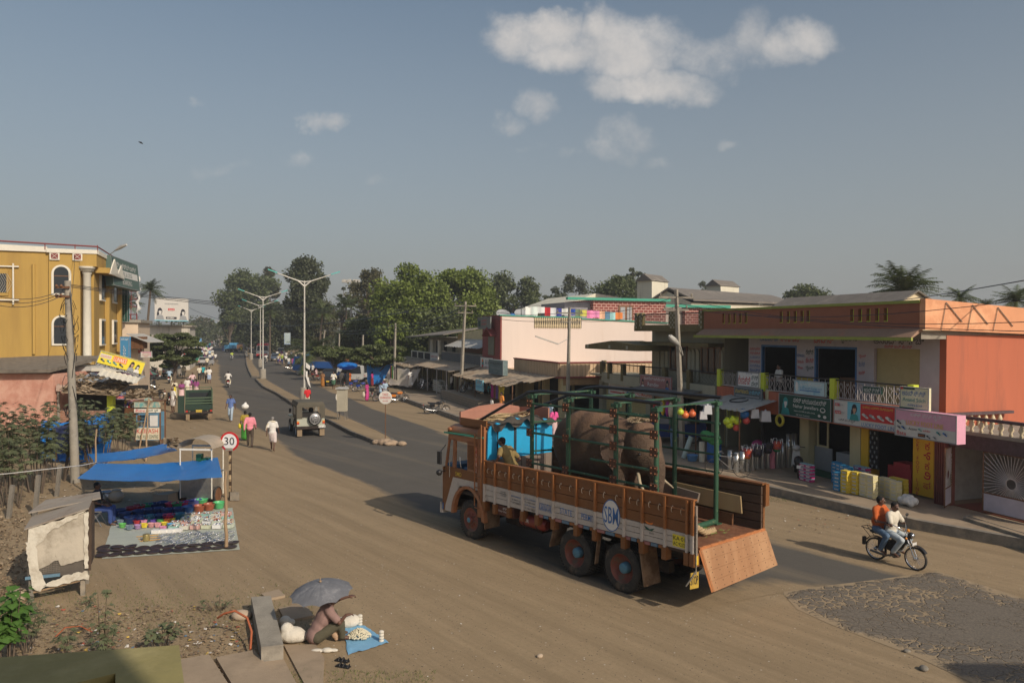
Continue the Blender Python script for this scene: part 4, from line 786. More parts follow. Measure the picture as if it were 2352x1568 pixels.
def street_lamp(loc,rz,Qe,h=9.6):
 o=Qh('street_lamp',Qe,'street lamp',loc,rz,'twin arm street lamps along the median')
 mb=MB();mb.tube([(0,0,.9),(0,0,h*.5),(0,0,h)],[.095,.075,.055],8);mb.Qa('pole',Zo,o)
 mb=MB();mb.Qi([(.36,0),(.34,1.15),(.30,1.22)],(0,0,0),'Z',12);mb.Qa('base',Q3,o)
 for s_ in(-1,1):
  mb=MB();mb.tube([(0,0,h-.45),(s_*.5,0,h-.02),(s_*2.1,0,h+.55)],[.07,.055,.035],6);mb.tube([(0,0,h-.1),(s_*.5,0,h-.02)],.05,6);mb.Qa('arm',Zo,o)
  mb=MB();mb.Qo([(s_*2.05,-.08,h+.52),(s_*2.05,.08,h+.52),(s_*2.75,.08,h+.76),(s_*2.75,-.08,h+.76)],[(s_*2.05,-.07,h+.60),(s_*2.05,.07,h+.60),(s_*2.75,.04,h+.84),(s_*2.75,-.04,h+.84)]);mb.Qa('lamp_head',Kz,o)
 return o
lb=g(699,922,.2);l0_=street_lamp((lb.x,lb.y,.1),rad(22),'nearest twin arm street lamp behind the jeep with torn posters')
mb=MB();mb.box(.08,.22,-.2,-.08,2.0,2.5);mb.quad((.1,-.25,3.2),(.42,-.3,2.9),(.35,-.32,2.6),(.08,-.25,2.8));mb.quad((.05,-.3,2.2),(.3,-.3,2.0),(.45,-.3,1.2),(.25,-.3,1.5));mb.Qa('poster',lgt,l0_)
for i,(px,py,rz,lb_)in Qd(((604,870,26,'second street lamp from the jeep at the break in the median'),(598,842,30,'street lamp at the near part of the far median with a concrete base'),(577,826,35,'street lamp in the middle of the far median'),(563,803,40,'street lamp at the far end of the median beside the bus'))):
 w=g(px,py,.15);Ze(l0_,(w.x,w.y,.1),rad(rz),lb_)
for c in[c for o in COL.objects if o.name.startswith('street_lamp.')for c in o.children if c.name.startswith('poster')]:bpy.data.objects.remove(c)
for i,(px,d)in Qd(((536.5,266),(503.7,300),(475,320),(450.6,345))):
 w=at(px,761,d);Ze(l0_,(w.x,w.y,-.2),rad(60),['far street lamp just left of the bus above the dark trees','far street lamp above the blue trailer','far street lamp over the crowd','farthest left street lamp beside the white building'][i])
for c in[c for o in COL.objects if o.name.startswith('street_lamp.')for c in o.children if c.name.startswith('poster')]:bpy.data.objects.remove(c)
w=at(806,850,135);fm=Qh('floodlight_mast','tall thin floodlight mast among the trees','mast',(w.x,w.y,0));hh=at(806,645,135).z
mb=MB();mb.tube([(0,0,0),(0,0,hh)],[.25,.12],8);mb.Qa('mast',Zo,fm);mb=MB()
for i in Qc(8):a=i*PI/4;mb.box(1.3*cos(a)-.3,1.3*cos(a)+.3,1.3*sin(a)-.2,1.3*sin(a)+.2,hh-.3,hh+.2);mb.bar((0,0,hh),(1.3*cos(a),1.3*sin(a),hh),.05,4)
mb.Qa('lamp_ring',Zo,fm)
def wire(a,b,sag,Qe,r=.016):
 a=Qb(a);b=Qb(b);mb=MB();n=14
 mb.tube([a.lerp(b,i/n)-Qb((0,0,sag*4*(i/n)*(1-i/n)))for i in Qc(n+1)],r,3,False,False);return tag(mb.Qa('wire',Qg),Qe,'wire','overhead wires')
for k,dz in Qd((0,-.45)):
 wire(T1+Qb((0,0,-.3+dz)),T2+Qb((0,0,-.3+dz)),.4,['upper','lower'][k]+' wire between the two poles left of the cage',.02)
 wire(T2+Qb((0,0,-.3+dz)),T3+Qb((0,0,-.3+dz)),.35,['upper','lower'][k]+' wire over the olive house balcony',.014)
 wire(T3+Qb((0,0,-.3+dz)),at(2450,735-60*k+dz*0,17),.5,['lower','upper'][k]+' wire crossing the orange parapet',.012)
wire(T3+Qb((0,0,-.6)),at(2450,763,15),.25,'wire crossing the faded sun shade of the orange building',.012)
wire(at(1860,706,60),at(2420,632,22),.25,'black cable running past the palm tree at the right',.022)
w0=g(905,838,0);
poles2=[]
for(px,pb,ptp,lb_)in((905,838,742,'concrete pole with a small blue plate in front of the green tree'),(831,800,768,'short pole above the spreading tree'),(777,795,765,'pole left of the spreading tree crown'),(735,800,757,'leaning pole beside the blue truck')):
 d={905:78,831:92,777:105,735:110}[px];w=at(px,761,d);zt=at(px,ptp,d).z;o=Qh('utility_pole',lb_,'pole',(w.x,w.y,0));mb=MB();mb.tube([(0,0,0),(.15 if px!=735 else.7,0,zt)],[.16,.11],4,True,False);mb.Qa('shaft',Q3,o);poles2.append(Qb((w.x,w.y,zt)))
for k in Qc(3):
 wire(at(150,652+k*3,30)+Qb((0,0,0)),T1+Qb((0,0,-.25-.15*k)),.7,['top','middle','bottom'][k]+' long wire across the road from the left pole',.016)
 wire(T1+Qb((0,0,-.3-.3*k)),poles2[0]-Qb((0,0,.2+.3*k)),.5,['top','middle','bottom'][k]+' wire from the verandah pole to the pole with a blue plate',.03)
 wire(poles2[0]-Qb((0,0,.2)),poles2[min(k+1,3)],.4,'wire from the pole with a blue plate to the '+['short pole above the tree','pole left of the tree crown','leaning pole by the blue truck'][k],.03)
wire(at(430,704,200),at(940,715,76),3,'thin wire passing in front of the dark trees',.05)
w=g(786,963,.2);cb=Qh('control_box','cream metal control box on legs standing on the median','control box',(w.x,w.y,.18),rad(-8));mb=MB();mb.box(-.28,.28,-.22,.22,.55,1.95);mb.Qa('cabinet',mat('cream_metal',(.42,.38,.29),.6,.1,3),cb);mb=MB();mb.Qo([(-.36,-.3,1.95),(.36,-.3,1.95),(.36,.3,1.95),(-.36,.3,1.95)],[(-.36,-.3,2.0),(.36,-.3,2.0),(.3,.2,2.07),(-.3,.2,2.07)]);mb.Qa('lid',Q9,cb)
for x in(-.24,.24):
 for y in(-.18,.18):mb=MB();mb.bar((x,y,0),(x,y,.56),.025,4);mb.Qa('leg',Qx,cb)
mb=MB();mb.poly([(-.285,-.22+.19*cos(a)*.9,1.45+.2*sin(a))for a in[i*PI/6 for i in Qc(12)]]);mb.Qa('sticker',lgt,cb)
w=g(885,1016,.1);ds=Qh('road_sign','round white sign reading TAKE DIVERSION on a thin rusty post','sign',(w.x,w.y,0),rad(-4));mb=MB();mb.bar((0,0,.1),(0,0,2.1),.022,6);mb.Qa('post',Ql,ds)
mb=MB();mb.Qi([(.01,-.015),(.33,-.015),(.345,0),(.33,.02),(.01,.02)],(0,-.03,2.4),'Y',28,False);dk=mb.Qa('disc',[mat('enamel_white',(.68,.64,.58),.5,.1,3,Qj=(.35,.2,.12),Qm=3,Qk=.68)],ds)
mb=MB();mb.m=R_;mb.text('TAKE',(-.15,-.05,2.5),(1,0,0),(0,0,1),.3,.12);mb.text('DIVERSION',(-.27,-.05,2.34),(1,0,0),(0,0,1),.54,.11);mb.text('ಪೊಲೀಸ್',(-.13,-.05,2.2),(1,0,0),(0,0,1),.28,.07);mb.Qa('lettering',SM,dk)
mb=MB()
for(x,y,r)in((0,0,.33),(.4,-.2,.25),(-.45,.1,.22),(.9,-.35,.2),(.2,-.4,.18)):mb.ball((x,y,.05),(r*1.3,r,r*.7),9,6)
o=Q2(mb,'rubble_heap',mat('rubble',(.34,.25,.17),.95,.25,5,bump=.6,Qt=10),.05,None,1);o.location=(w.x,w.y,.05);tag(o,'heap of earth and broken concrete at the end of the median','rubble')
# == left side: yellow lodge
Kn=mat('mustard_wall',(.43,.275,.07),.85,.07,.8,Qj=(.36,.225,.06),Qm=.6,Qk=.56,Qu=True)
Q4=mat('white_trim',(.70,.66,.56),.8,.06,3)
Y0=Qb((-27.5,50,0));
def YB(x,y,z=0.0):return Y0+BN*x+BA*y+Qb((0,0,z))
yb_=Qh('lodge','mustard yellow three storey lodge with arched windows and a white column','building',Y0,FR)
mb=MB();mb.m=0
mb.box(-14,-2.55,0,12,0,10.75);mb.box(-2.5,-.72,-.12,12,0,10.75);mb.box(-.72,-.02,.5,12.4,0,10.75);mb.box(-.72,0.25,-.2,12.6,9.9,10.78)
mb.m=1;mb.Qo([(-14,-.14,10.75),(-2.6,-.14,10.75),(-2.6,.15,10.75),(-14,.15,10.75)],[(-14,-.14,11.35),(-2.6,-.14,11.08),(-2.6,.15,11.08),(-14,.15,11.35)]);mb.box(-2.6,.3,-.26,.1,10.72,10.98)
mb.box(.2,.32,.1,12.7,10.72,10.98);mb.m=2;mb.bar((-14,-.1,11.55),(.3,-.2,11.2),.05);mb.bar((.3,-.2,11.2),(.3,12.6,11.1),.05)
for x in(-12,-9,-5.4,-2.7,-1,.3):mb.bar((x,-.15,10.9),(x,-.15,11.3),.03)
mb.Qa('wall',[Kn,Q4,Zr],yb_)
mb=MB();mb.Qi([(.26,3.6),(.24,9.4),(.3,9.45),(.3,9.6),(.42,9.6),(.42,9.75),(.5,9.75),(.5,9.9)],(-.36,.1,0),'Z',16);mb.Qa('column',Q4,yb_)
def arch(cx,z0,z1,w,y,d,n=12):return[(cx-w,y,z0),(cx+w,y,z0)]+[(cx+w*cos(a),y,z1-w+w*sin(a))for a in[PI*i/n for i in Qc(n+1)]]
for(z0,z1)in((8.0,9.95),(4.75,6.7)):
 mb=MB();mb.Qq(arch(-1.78,z0,z1,.56,-.125,0),(0,-.06,0));w=mb.Qa('window_surround',Q4,yb_)
 mb=MB();mb.m=0;mb.Qq(arch(-1.78,z0+.12,z1-.12,.42,-.19,0),(0,-.012,0));mb.m=1;mb.box(-2.2,-1.36,-.215,-.203,z1-.75,z1-.69);mb.Qa('pane',[Qz,Ql],w)
mb=MB();mb.m=0;mb.box(-6.6,-4.75,-.08,0,7.9,9.5);mb.m=1;mb.box(-6.5,-4.85,-.1,-.08,8.1,9.3);mb.m=2
for i in Qc(14):mb.tube([(-6.5+i*.13,-.12,8.1),(-6.5+i*.13+.3,-.12,8.7),(-6.5+i*.13,-.12,9.3)],.012,3)
mb.box(-6.8,-4.15,-.16,-.1,9.72,9.8);mb.box(-6.8,-4.15,-.16,-.1,7.6,7.68);mb.box(-4.5,-4.42,-.17,-.11,7.35,9.95);mb.Qa('window',[Kn,Qz,Q4],yb_)
for cx in(-2.15,-.85):
 mb=MB();mb.m=0;mb.box(cx-.28,cx+.28,-.23,-.15,10.25,10.75);mb.m=1;mb.box(cx-.2,cx+.2,-.25,-.23,10.32,10.68);mb.m=0;mb.strip((cx-.2,-.26,10.32),(cx+.2,-.26,10.68),.02,.02);mb.strip((cx-.2,-.26,10.68),(cx+.2,-.26,10.32),.02,.02);mb.Qa('vent',[Q4,Zr],yb_)
mb=MB();mb.bar((-3.35,-.1,4.2),(-3.35,-.1,9.95),.09,8);mb.Qa('drain_pipe',Kn,yb_)
for(a,b)in((2.6,4.2),(8.0,9.6)):
 for(z0,z1)in((7.9,9.8),(4.8,6.4)):
  mb=MB();mb.m=0;mb.box(-.03,.12,a-.1,b+.1,z0-.12,z1+.12);mb.m=1;mb.box(.12,.14,a,b,z0,z1);mb.Qa('window',[Q4,Qz],yb_)
mb=MB();mb.m=0;mb.box(.0,.9,.6,6.5,9.55,9.9);mb.m=1;mb.Qq([(.85,.6,9.5),(.95,6.5,9.5),(.95,5,10.4),(.95,3.5,9.7),(.95,2,10.6)],(.08,0,0));mb.m=0;mb.box(0,.3,4.6,5.2,3.8,9.6);mb.box(0,.3,10.2,10.8,3.8,9.6);mb.Qa('porch',[Kn,Q4],yb_)
mb=MB();mb.bar((.2,4,10.9),(.9,3,11.3),.03);mb.tube([(.9,3,11.3),(1.3,2.6,11.5),(1.7,2.3,11.65)],[.06,.14,.08],6);mb.Qa('roof_lamp',Q9,yb_)
mb=MB();mb.box(-3.6,1.0,-2.6,0,3.2,3.5);mb.Qa('entrance_canopy',Q9,yb_)
Jk=mat('grey_green_board',(.08,.13,.11),.7,.12,3)
sign('boxy grey green hotel board leaning out from the lodge roof',YB(.55,3.4,11.0),YB(1.25,12.0,11.0),YB(.75,3.4,8.9),Jk,[('t','ಶ್ರೀ ಲಕ್ಷ್ಮಿ ಲಾಡ್ಜ್',.1,.66,.8,.2,LG),('r',.06,.36,.88,.24,LG),('t','HOTEL & LODGE',.1,.4,.8,.15,DG),('t','BOARDING',.1,.1,.8,.18,LG)],th=.5)
def vsign(Qe,px0,px1,py0,py1,d,bgm,txt,ink,els=[],th=.25):
 TLc,TRc,BLc=at(px0,py0,d),at(px1,py0,d),at(px0,py1,d);o=sign(Qe,TLc,TRc,BLc,bgm,els+[],th)
 lt=MB();lt.m=ink;n=len(txt);H_=(TLc-BLc).length;W__=(TRc-TLc).length
 for i,ch in Qd(txt):
  if ch!=' ':lt.text(ch,TLc+Qb((W__*.2,-.03,-H_*(.06+.9*(i+.85)/n))),(1,0,0),(0,0,1),W__*.6,H_*.9/n*.72,False)
 lt.Qa('lettering',SM,[c for c in o.children if c.name.startswith('board')][0]);return o
vsign('tall narrow dark green sign BOARDING LODGING & RESTAURANT on the lodge corner',279,293,645,739,62,dgreen,'BOARDING LODGING & RESTAURANT',LG)
o_=vsign('tall blue LODGE sign with white letters',275.5,296.8,772.7,834,58,Qf('lodge_blue',(.06,.25,.48)),'  LODGE',W_,[('t','ಶ್ರೀ ವಾಣಿ',.12,.86,.76,.08,W_)])
def Zx(Qe,px0,py0,px1,py1,d,bgm,els,dx=0.0,th=.1,tilt=0):
 d1=d+dx;return sign(Qe,at(px0,py0,d),at(px1,py0+tilt,d1),at(px0,py1,d),bgm,els,th)
Zx('red footwear sign with two printed shoes and white edge',296.5,786,329.5,811,66,mat('dusty_red_sign',(.48,.10,.10),.7,.1,3),Zc(.25,.42,.5,1.4,LG,GR)+Zc(.62,.42,.5,1.4,LG,W_)+[('r',.88,0,.12,1,LG),('t','FOOTWEAR',.05,.02,.6,.12,BK),('t','ಫುಟ್‌ವೇರ್',.1,.8,.4,.12,GD)])
Zx('white and pink notice board with red frame on posts',323,807,348,821,60,lgt,[('r',.02,.8,.96,.15,PK),('t','ಶ್ರೀ ಮಂಜುನಾಥ',.2,.62,.6,.18,R_),('t','ಫೋಟೋ ಸ್ಟುಡಿಯೋ',.15,.36,.66,.16,R_),('t','STUDIO',.3,.12,.4,.16,R_),('e',.9,.5,.06,.3,PK)])
tl,tr_,bl=at(231.6,804.5,45),at(335.6,832.8,45.8),at(219,837,45)
sign('tilted yellow footwear sign with four sandals and two printed portraits',tl,tr_,bl,yellow2,[('r',0,0,1,.17,BK),('r',.03,.58,.24,.26,LG),('t','ಲೂನಾರ್ಸ್',.045,.62,.21,.18,OR),('r',.31,.52,.30,.38,OR),('t','LUNAR\'S',.325,.56,.27,.3,W_),('t','ಸ್ಟಾರ್ ಫುಟ್‌ವೇರ್',.03,.02,.42,.13,W_),('t','STAR FOOTWEAR',.5,.02,.45,.12,W_),('t','WALK IN COMFORT',.04,.9,.26,.05,DG)]+Zc(.11,.42,.34,3.1,BK,GR)+Zc(.25,.42,.34,3.1,TL,W_)+Zc(.38,.42,.34,3.1,TL,GR)+Zc(.52,.4,.34,3.1,BK,GR)+Zm(.74,.17,.8,3.1,BK,SK,GR)+Zm(.87,.17,.68,3.1,BK,LG,W_),.12)
mb=MB();a,b,c=at(236,847,44.8),at(324,867,45.4),at(314,881,43.6);d_=a+(c-b)
for i in Qc(22):f0,f1=i/22,(i+1)/22;z_=lambda f:Qb((0,0,.04*sin(f*22*2.1)));mb.quad(*[tuple(v)for v in(a.lerp(b,f0)+z_(f0),a.lerp(b,f1)+z_(f1),d_.lerp(c,f1)+z_(f1),d_.lerp(c,f0)+z_(f0))])
tag(mb.Qa('tin_sheet',Q4),'white corrugated sheet hanging below the tilted yellow sign','sheet')
def block(name,Qe,px0,px1,pyt,d,pyb=None,L_=10,m=None,roof=None,cat='building',parts=None):
 a=at(px0,pyt,d);b=at(px1,pyt,d+2);zt=a.z;o=Qh(name,Qe,cat,(a.x,a.y,0));u=b-a;u.z=0;mb=MB()
 mb.Qq([(0,0,0),tuple(u),(u.x,u.y,zt),(0,0,zt)],BA*L_);mb.Qa('wall',m,o);mb=MB();n_=.3
 U=u.normalized();mb.Qo([Qb((0,0,zt))-U*n_-BA*n_,Qb((u.x,u.y,zt))+U*n_-BA*n_,Qb((u.x,u.y,zt))+U*n_+BA*L_,Qb((0,0,zt))-U*n_+BA*L_],[Qb((0,0,zt+.25))-U*n_-BA*n_,Qb((u.x,u.y,zt+.25))+U*n_-BA*n_,Qb((u.x,u.y,zt+.25))+U*n_+BA*L_,Qb((0,0,zt+.25))-U*n_+BA*L_]);mb.Qa('roof',roof or Q3,o)
 return o,u,zt
o1,u1,z1=block('house','plain cream two storey house beside the yellow lodge',250,317,740,64,L_=9,m=mat('cream_wall2',(.62,.49,.36),.85,.05,1))
mb=MB();mb.box(u1.x+.1,u1.x+1.2,.4,1.2,4.2,5.2);mb.m=1;mb.Qo([(u1.x,0,5.4),(u1.x+1.8,0,4.7),(u1.x+1.8,3,4.7),(u1.x,3,5.4)],[(u1.x,0,5.45),(u1.x+1.8,0,4.75),(u1.x+1.8,3,4.75),(u1.x,3,5.45)]);mb.Qa('lean_to',[Ql,Q9],o1)
o2,u2,z2=block('building','stained white building under the large hoarding',326,436,750,108,L_=14,m=mat('stained_plaster',(.55,.51,.44),.9,.1,.5,Qj=(.20,.18,.16),Qm=.5,Qk=.56,Qu=True))
mb=MB();mb.box(-.5,u2.x+1.5,-1.2,0,z2-1.6,z2-1.3);mb.Qa('ledge',Q3,o2)
hb=Qh('hoarding','large white hoarding with two printed women in saris','billboard',(0,0,0));a=at(354.5,683.5,106)
sign('',at(354.5,683.5,106),at(432.6,686,107),at(355,736,106),mat('hoarding_white',(.60,.57,.52),.7,.04,2),Zm(.16,.05,.62,1.5,BK,LG,GR)+Zm(.84,.05,.58,1.5,BK,LG,GR)+[('r',.4,.46,.19,.09,R_),('t','ನಿಮ್ಮ ಮನೆಯ ಹಬ್ಬಕ್ಕೆ ನಮ್ಮ ಚಿನ್ನ',.3,.72,.4,.07,GR),('t','ಜ್ಯೂಯಲರ್ಸ್',.42,.475,.15,.06,W_),('r',.34,.09,.31,.09,BK),('t','BHIMA',.38,.105,.2,.06,W_),('r',0,0,1,.035,CY_)],.3,parent=hb)
mb=MB()
for px in(365,394,422):p_=at(px,740,107.5);mb.bar((p_.x,p_.y,z2),(p_.x,p_.y,p_.z+3),.09,4)
mb.Qa('support',Qx,hb)
mb=MB();P9=[at(x,y,74)for x,y in((281,632),(316,636),(314,722),(281,722))]
for i in Qc(4):mb.tube([P9[i],P9[(i+1)%4]],.05,4)
for k in Qc(1,5):mb.tube([P9[0].lerp(P9[3],k/5),P9[1].lerp(P9[2],k/5)],.03,4);mb.tube([P9[0].lerp(P9[3],(k-1)/5),P9[1].lerp(P9[2],k/5)],.025,3)
for k in(.3,.6):mb.tube([P9[0].lerp(P9[1],k),P9[3].lerp(P9[2],k)],.03,4)
ft=Qh('billboard','empty rusty steel hoarding frame with torn white strips','billboard');mb.Qa('frame',Zr,ft);mb=MB();pts=[P9[1].lerp(P9[2],k/12)+Qb((.15+.15*sin(k*2.1),-.1,0))for k in Qc(13)];mb.tube(pts,[.14,.1,.12,.09,.15,.08,.2,.1,.22,.1,.25,.1,.02],4);mb.Qa('torn_strip',lgt,ft)
mb=MB()
for x in(281,300,314):p_=at(x,722,74);mb.bar((p_.x,p_.y,0),(p_.x,p_.y,p_.z),.07,4)
mb.Qa('leg',Zr,ft)
ps=g(123,985);u_=(g(123,985)-g(-60,985)).normalized()
st=Qh('shack','pink plastered shack with a dry leaf covered roof','building',(ps.x,ps.y,0));mb=MB();mb.box(-9,0,0,5,0,3.2);mb.Qa('wall',mat('pink_plaster',(.52,.25,.18),.9,.12,1.2,Qj=(.62,.36,.27),Qm=1.1,Qk=.5),st);mb=MB();mb.Qo([(-9.3,-.5,3.15),(.1,-.5,3.3),(.3,5,3.9),(-9,5,3.9)],[(-9.3,-.5,3.4),(.1,-.5,3.5),(.3,5,4.1),(-9,5,4.1)]);mb.Qa('roof',mat('old_wood_roof',(.17,.145,.115),.95,.3,3,bump=.5),st)
Zy=mat('dry_thatch',(.24,.175,.11),1,.4,6,Qj=(.36,.28,.19),Qm=5,Qk=.52)
def thatch(name,Qe,quad,n,parent=None,size=.3):
 A_,B_,C_,D_=[Qb(p)for p in quad];mb=MB();mb.Qo([A_,B_,C_,D_],[v+Qb((0,0,.05))for v in(A_,B_,C_,D_)])
 rr=random.Random(n)
 for i in Qc(n):
  s_,t_=rr.random(),rr.random();p=A_.lerp(B_,s_).lerp(D_.lerp(C_,s_),t_)+Qb((0,0,.08+rr.random()*.12));a=rr.random()*6.28;d=Qb((cos(a),sin(a),rr.uniform(-.4,.4)))*size*rr.uniform(.5,1.2);w=Qb((-sin(a),cos(a),rr.uniform(-.5,.9)))*size*.22
  mb.quad(p-d-w,p+d-w*.4,p+d+w*.4,p-d+w)
 o=mb.Qa(name,Zy,parent)
 if not parent:tag(o,Qe,'roof')
 return o
sk_=Qh('stall','open brick stall with a thatched roof beside the pink shack','stall',(ps.x+.1,ps.y,0));mb=MB();mb.m=0;mb.box(0.05,2.9,.3,.5,0,1.05);mb.m=1;mb.box(0.05,2.9,2.0,2.2,0,2.6);mb.m=2;mb.box(.02,1.2,.05,.2,2.2,2.55);mb.m=3;mb.box(2.95,3.3,.1,.4,0,2.1);mb.m=4;mb.box(0,.1,.2,.3,0,2.6);mb.Qa('wall',[Z6,Q7,mat('pinkish_beam',(.5,.36,.29),.9),Zs,Q3],sk_)
thatch('thatched_roof','',[(.7,-.6,2.15),(4.0,-.7,2.0),(3.6,2,2.75),(.2,2,2.95)],420,sk_)
mb=MB();corr(mb,2.0,2.9,1.2,2.72,0,1,2)
mb=MB()
for i in Qc(20):x0,x1=0.7+i*.17,.7+(i+1)*.17;z0_,z1_=.035*sin(i*1.7),.035*sin((i+1)*1.7);mb.quad((x0,.9,2.75+z0_-.01*i),(x1,.9,2.75+z1_-.01*i-.01),(x1,2.4,3.15+z1_-.01*i),(x0,2.4,3.15+z0_-.01*i))
mb.Qa('tin_canopy',mat('blue_grey_tin',(.34,.37,.40),.6,.1,3),sk_)
mb=MB();mb.m=0;mb.box(.6,2.9,3,3.3,2.4,3.2);mb.m=1;mb.box(.5,3.0,2.9,3.4,3.2,3.4);mb.Qa('purple_wall',[mat('purple_paint',(.13,.06,.12),.85),Q4],sk_)
gs=g(262,968);s2=Qh('stall','small shop counter piled with bright packets behind the castor bushes','stall',(gs.x,gs.y,0));mb=MB();mb.m=0;mb.box(-.9,1.3,0,.9,0,.85);mb.m=1;mb.box(-1.0,1.4,1.5,1.6,0,2.2);mb.m=2;mb.box(-1.3,-1.0,0,.3,0,2.2);mb.Qa('counter',[Ql,Q7,Zs],s2)
random.seed(21);mb=MB()
for i in Qc(110):
 mb.m=1+random.randrange(8);x,y=random.uniform(-.85,1.2),random.uniform(0,.85);w=random.uniform(.06,.13);h=random.uniform(.08,.22);mb.box(x,x+w,y,y+w,.86+y*.5,.86+y*.5+h)
mb.Qa('goods',[Ql]+cols,s2)
mb=MB();mb.quad((.9,-.3,1.95),(2.6,-.3,1.75),(2.55,-.35,1.15),(.95,-.35,1.35));mb.Qa('banner',mat('torn_banner',(.50,.40,.38),.8,.1,2,Qj=(.30,.06,.08),Qm=1.5,Qk=.5),s2)
Zx('small blue printed sign with yellow and red writing over the packets',265.6,901,287,917,44,blue,[('t','ಐಸ್ ಕ್ರೀಂ',.1,.6,.8,.25,GD),('r',.05,.12,.9,.36,R_),('t','ಕೋಲ್ಡ್ ಡ್ರಿಂಕ್ಸ್',.1,.18,.8,.2,W_)])
thatch('thatched_roof','low leafy thatch roof over the fruit stall behind the snack cart',[g(289,918,1.95),g(350,914,1.95),g(355,903,2.05),g(300,901,2.1)],260)
def Qy(name,parent,loc,r,w,axis='X',spokes=0,hub=Ql,tyre=None):
 mb=MB();mb.m=0;mb.Qi([(r*.86,-w/2),(r*.97,-w*.45),(r,-w*.2),(r,w*.2),(r*.97,w*.45),(r*.86,w/2)],(0,0,0),axis,24,ends=False);mb.m=1;mb.Qi([(r*.88,-w*.35),(r*.8,-w*.2),(r*.8,w*.2),(r*.88,w*.35)],(0,0,0),axis,24,ends=False)
 if spokes:
  for i in Qc(spokes):
   a=2*PI*i/spokes;p={'X':(0,cos(a)*r*.82,sin(a)*r*.82),'Y':(cos(a)*r*.82,0,sin(a)*r*.82)}[axis];mb.bar((0,0,0),p,r*.018+.002,3)
  mb.Qi([(.001,-w*.6),(r*.13,-w*.5),(r*.13,w*.5),(.001,w*.6)],(0,0,0),axis,10)
 else:mb.Qi([(.001,-w*.3),(r*.3,-w*.35),(r*.8,-w*.2)],(0,0,0),axis,16);mb.Qi([(r*.8,w*.2),(r*.3,w*.35),(.001,w*.3)],(0,0,0),axis,16)
 o=mb.Qa(name,[tyre or Zq,hub],parent);o.location=loc;return o
Zq=mat('tyre_rubber',(.035,.033,.03),.9,.25,8,Qj=(.14,.105,.07),Qm=4,Qk=.6)
Q0=mat('dull_steel',(.42,.42,.42),.35,.12,4,metal=.8);Zd=mat('bright_steel',(.65,.65,.66),.22,.1,5,metal=.9)
kc=g(339,1027);k=Qh('snack_cart','snack cart with painted front reading KAILASH and glass case','cart',(kc.x,kc.y,0),rad(6))
mb=MB();mb.m=0;mb.box(-.55,.55,0,.8,.35,1.0);mb.m=1;mb.box(-.56,.56,-.012,0,.38,.98);kb=mb.Qa('body',[mat('blue_wood',(.10,.22,.32),.7,.2,3),mat('cream_panel',(.62,.55,.40),.7,.15,3)],k)
mb=MB();mb.m=R_;mb.text('KAILASH',(-.5,-.02,.70),(1,0,0),(0,0,1),1.0,.22);mb.m=DG;mb.text('PANI PURI CENTRE',(-.5,-.02,.44),(1,0,0),(0,0,1),1.0,.17);mb.Qa('lettering',SM,kb)
mb=MB();mb.m=0
for x in(-.52,.02,.52):mb.strip((x,.02,1.0),(x,.02,1.62),.05,.05)
mb.box(-.55,.55,0,.05,1.6,1.68);mb.box(-.55,0,.0,.05,1.28,1.32);mb.box(-.55,.55,.7,.75,1.0,1.7);mb.m=1;mb.box(.1,.48,.0,.02,1.04,1.58);mb.m=2
for i in Qc(3):mb.Qi([(.12,0),(.14,.15),(.13,.2)],(-.4+i*.16,.3,1.02),'Z',10)
mb.Qa('glass_case',[mat('blue_wood',(.1,.22,.32)),lgt,Q0],k)
mb=MB()
for x in(-.58,.58):mb.strip((x,.05,.3),(x,.05,2.3),.06,.06);mb.strip((x,.75,.3),(x,.75,2.3),.06,.06)
mb.Qa('post',Ql,k)
mb=MB();mb.box(-.62,.62,-.04,0,1.72,1.9);b_=mb.Qa('painted_board',Q4,k);mb=MB();mb.m=R_;mb.text('कैलाश',(-.58,-.05,1.93-.19),(1,0,0),(0,0,1),.5,.15);mb.m=DG;mb.text('पानी पुरी',(.02,-.05,1.74),(1,0,0),(0,0,1),.5,.14);mb.Qa('lettering',SM,b_)
mb=MB();mb.m=1;mb.box(-.62,.62,-.05,-.01,1.97,2.25);mb.m=0;mb.box(-.66,.66,-.06,.8,2.25,2.3);mb.m=1;mb.Qi([(.22,-.02),(.2,.02),(.001,.03)],(.05,-.03,2.25),'Y',16);mb.Qa('top_board',[Ql,mat('painted_scene',(.12,.32,.30),.7,.2,3,Qj=(.5,.42,.3),Qm=4,Qk=.5)],k)
for x in(-.5,.5):Qy('wheel',k,(x,.4,.28),.28,.05,'X',10)
jc=g(450,1158);jt=Qh('juice_cart','steel juice cart with an arched canopy and a green engine on top','cart',(jc.x,jc.y,0),rad(-4))
mb=MB();mb.box(-.52,.52,0,.85,.22,.98);mb.Qa('body',mat('dented_steel',(.42,.41,.38),.3,.2,3,metal=.75,bump=.7,Qt=6),jt);mb=MB();mb.box(-.56,.56,-.04,.9,.98,1.03);mb.Qa('worktop',Q0,jt)
mb=MB()
for x in(-.54,.54):
 for y in(0,.85):mb.bar((x,y,.2),(x,y,1.85),.022,6)
mb.box(-.56,.56,-.02,.02,1.80,1.86);mb.box(-.56,.56,.83,.87,1.80,1.86);mb.Qa('frame',Q4,jt)
mb=MB();n=10
for i in Qc(n):
 a0_,a1_=PI*i/n,PI*(i+1)/n;f=lambda a:(-.6*cos(a),1.86+.34*sin(a));(xa,za),(xb,zb)=f(a0_),f(a1_);mb.quad((xa,-.1,za),(xb,-.1,zb),(xb,.95,zb),(xa,.95,za))
mb.Qa('canopy',mat('dusty_plastic',(.36,.30,.23),.6,.15,3),jt)
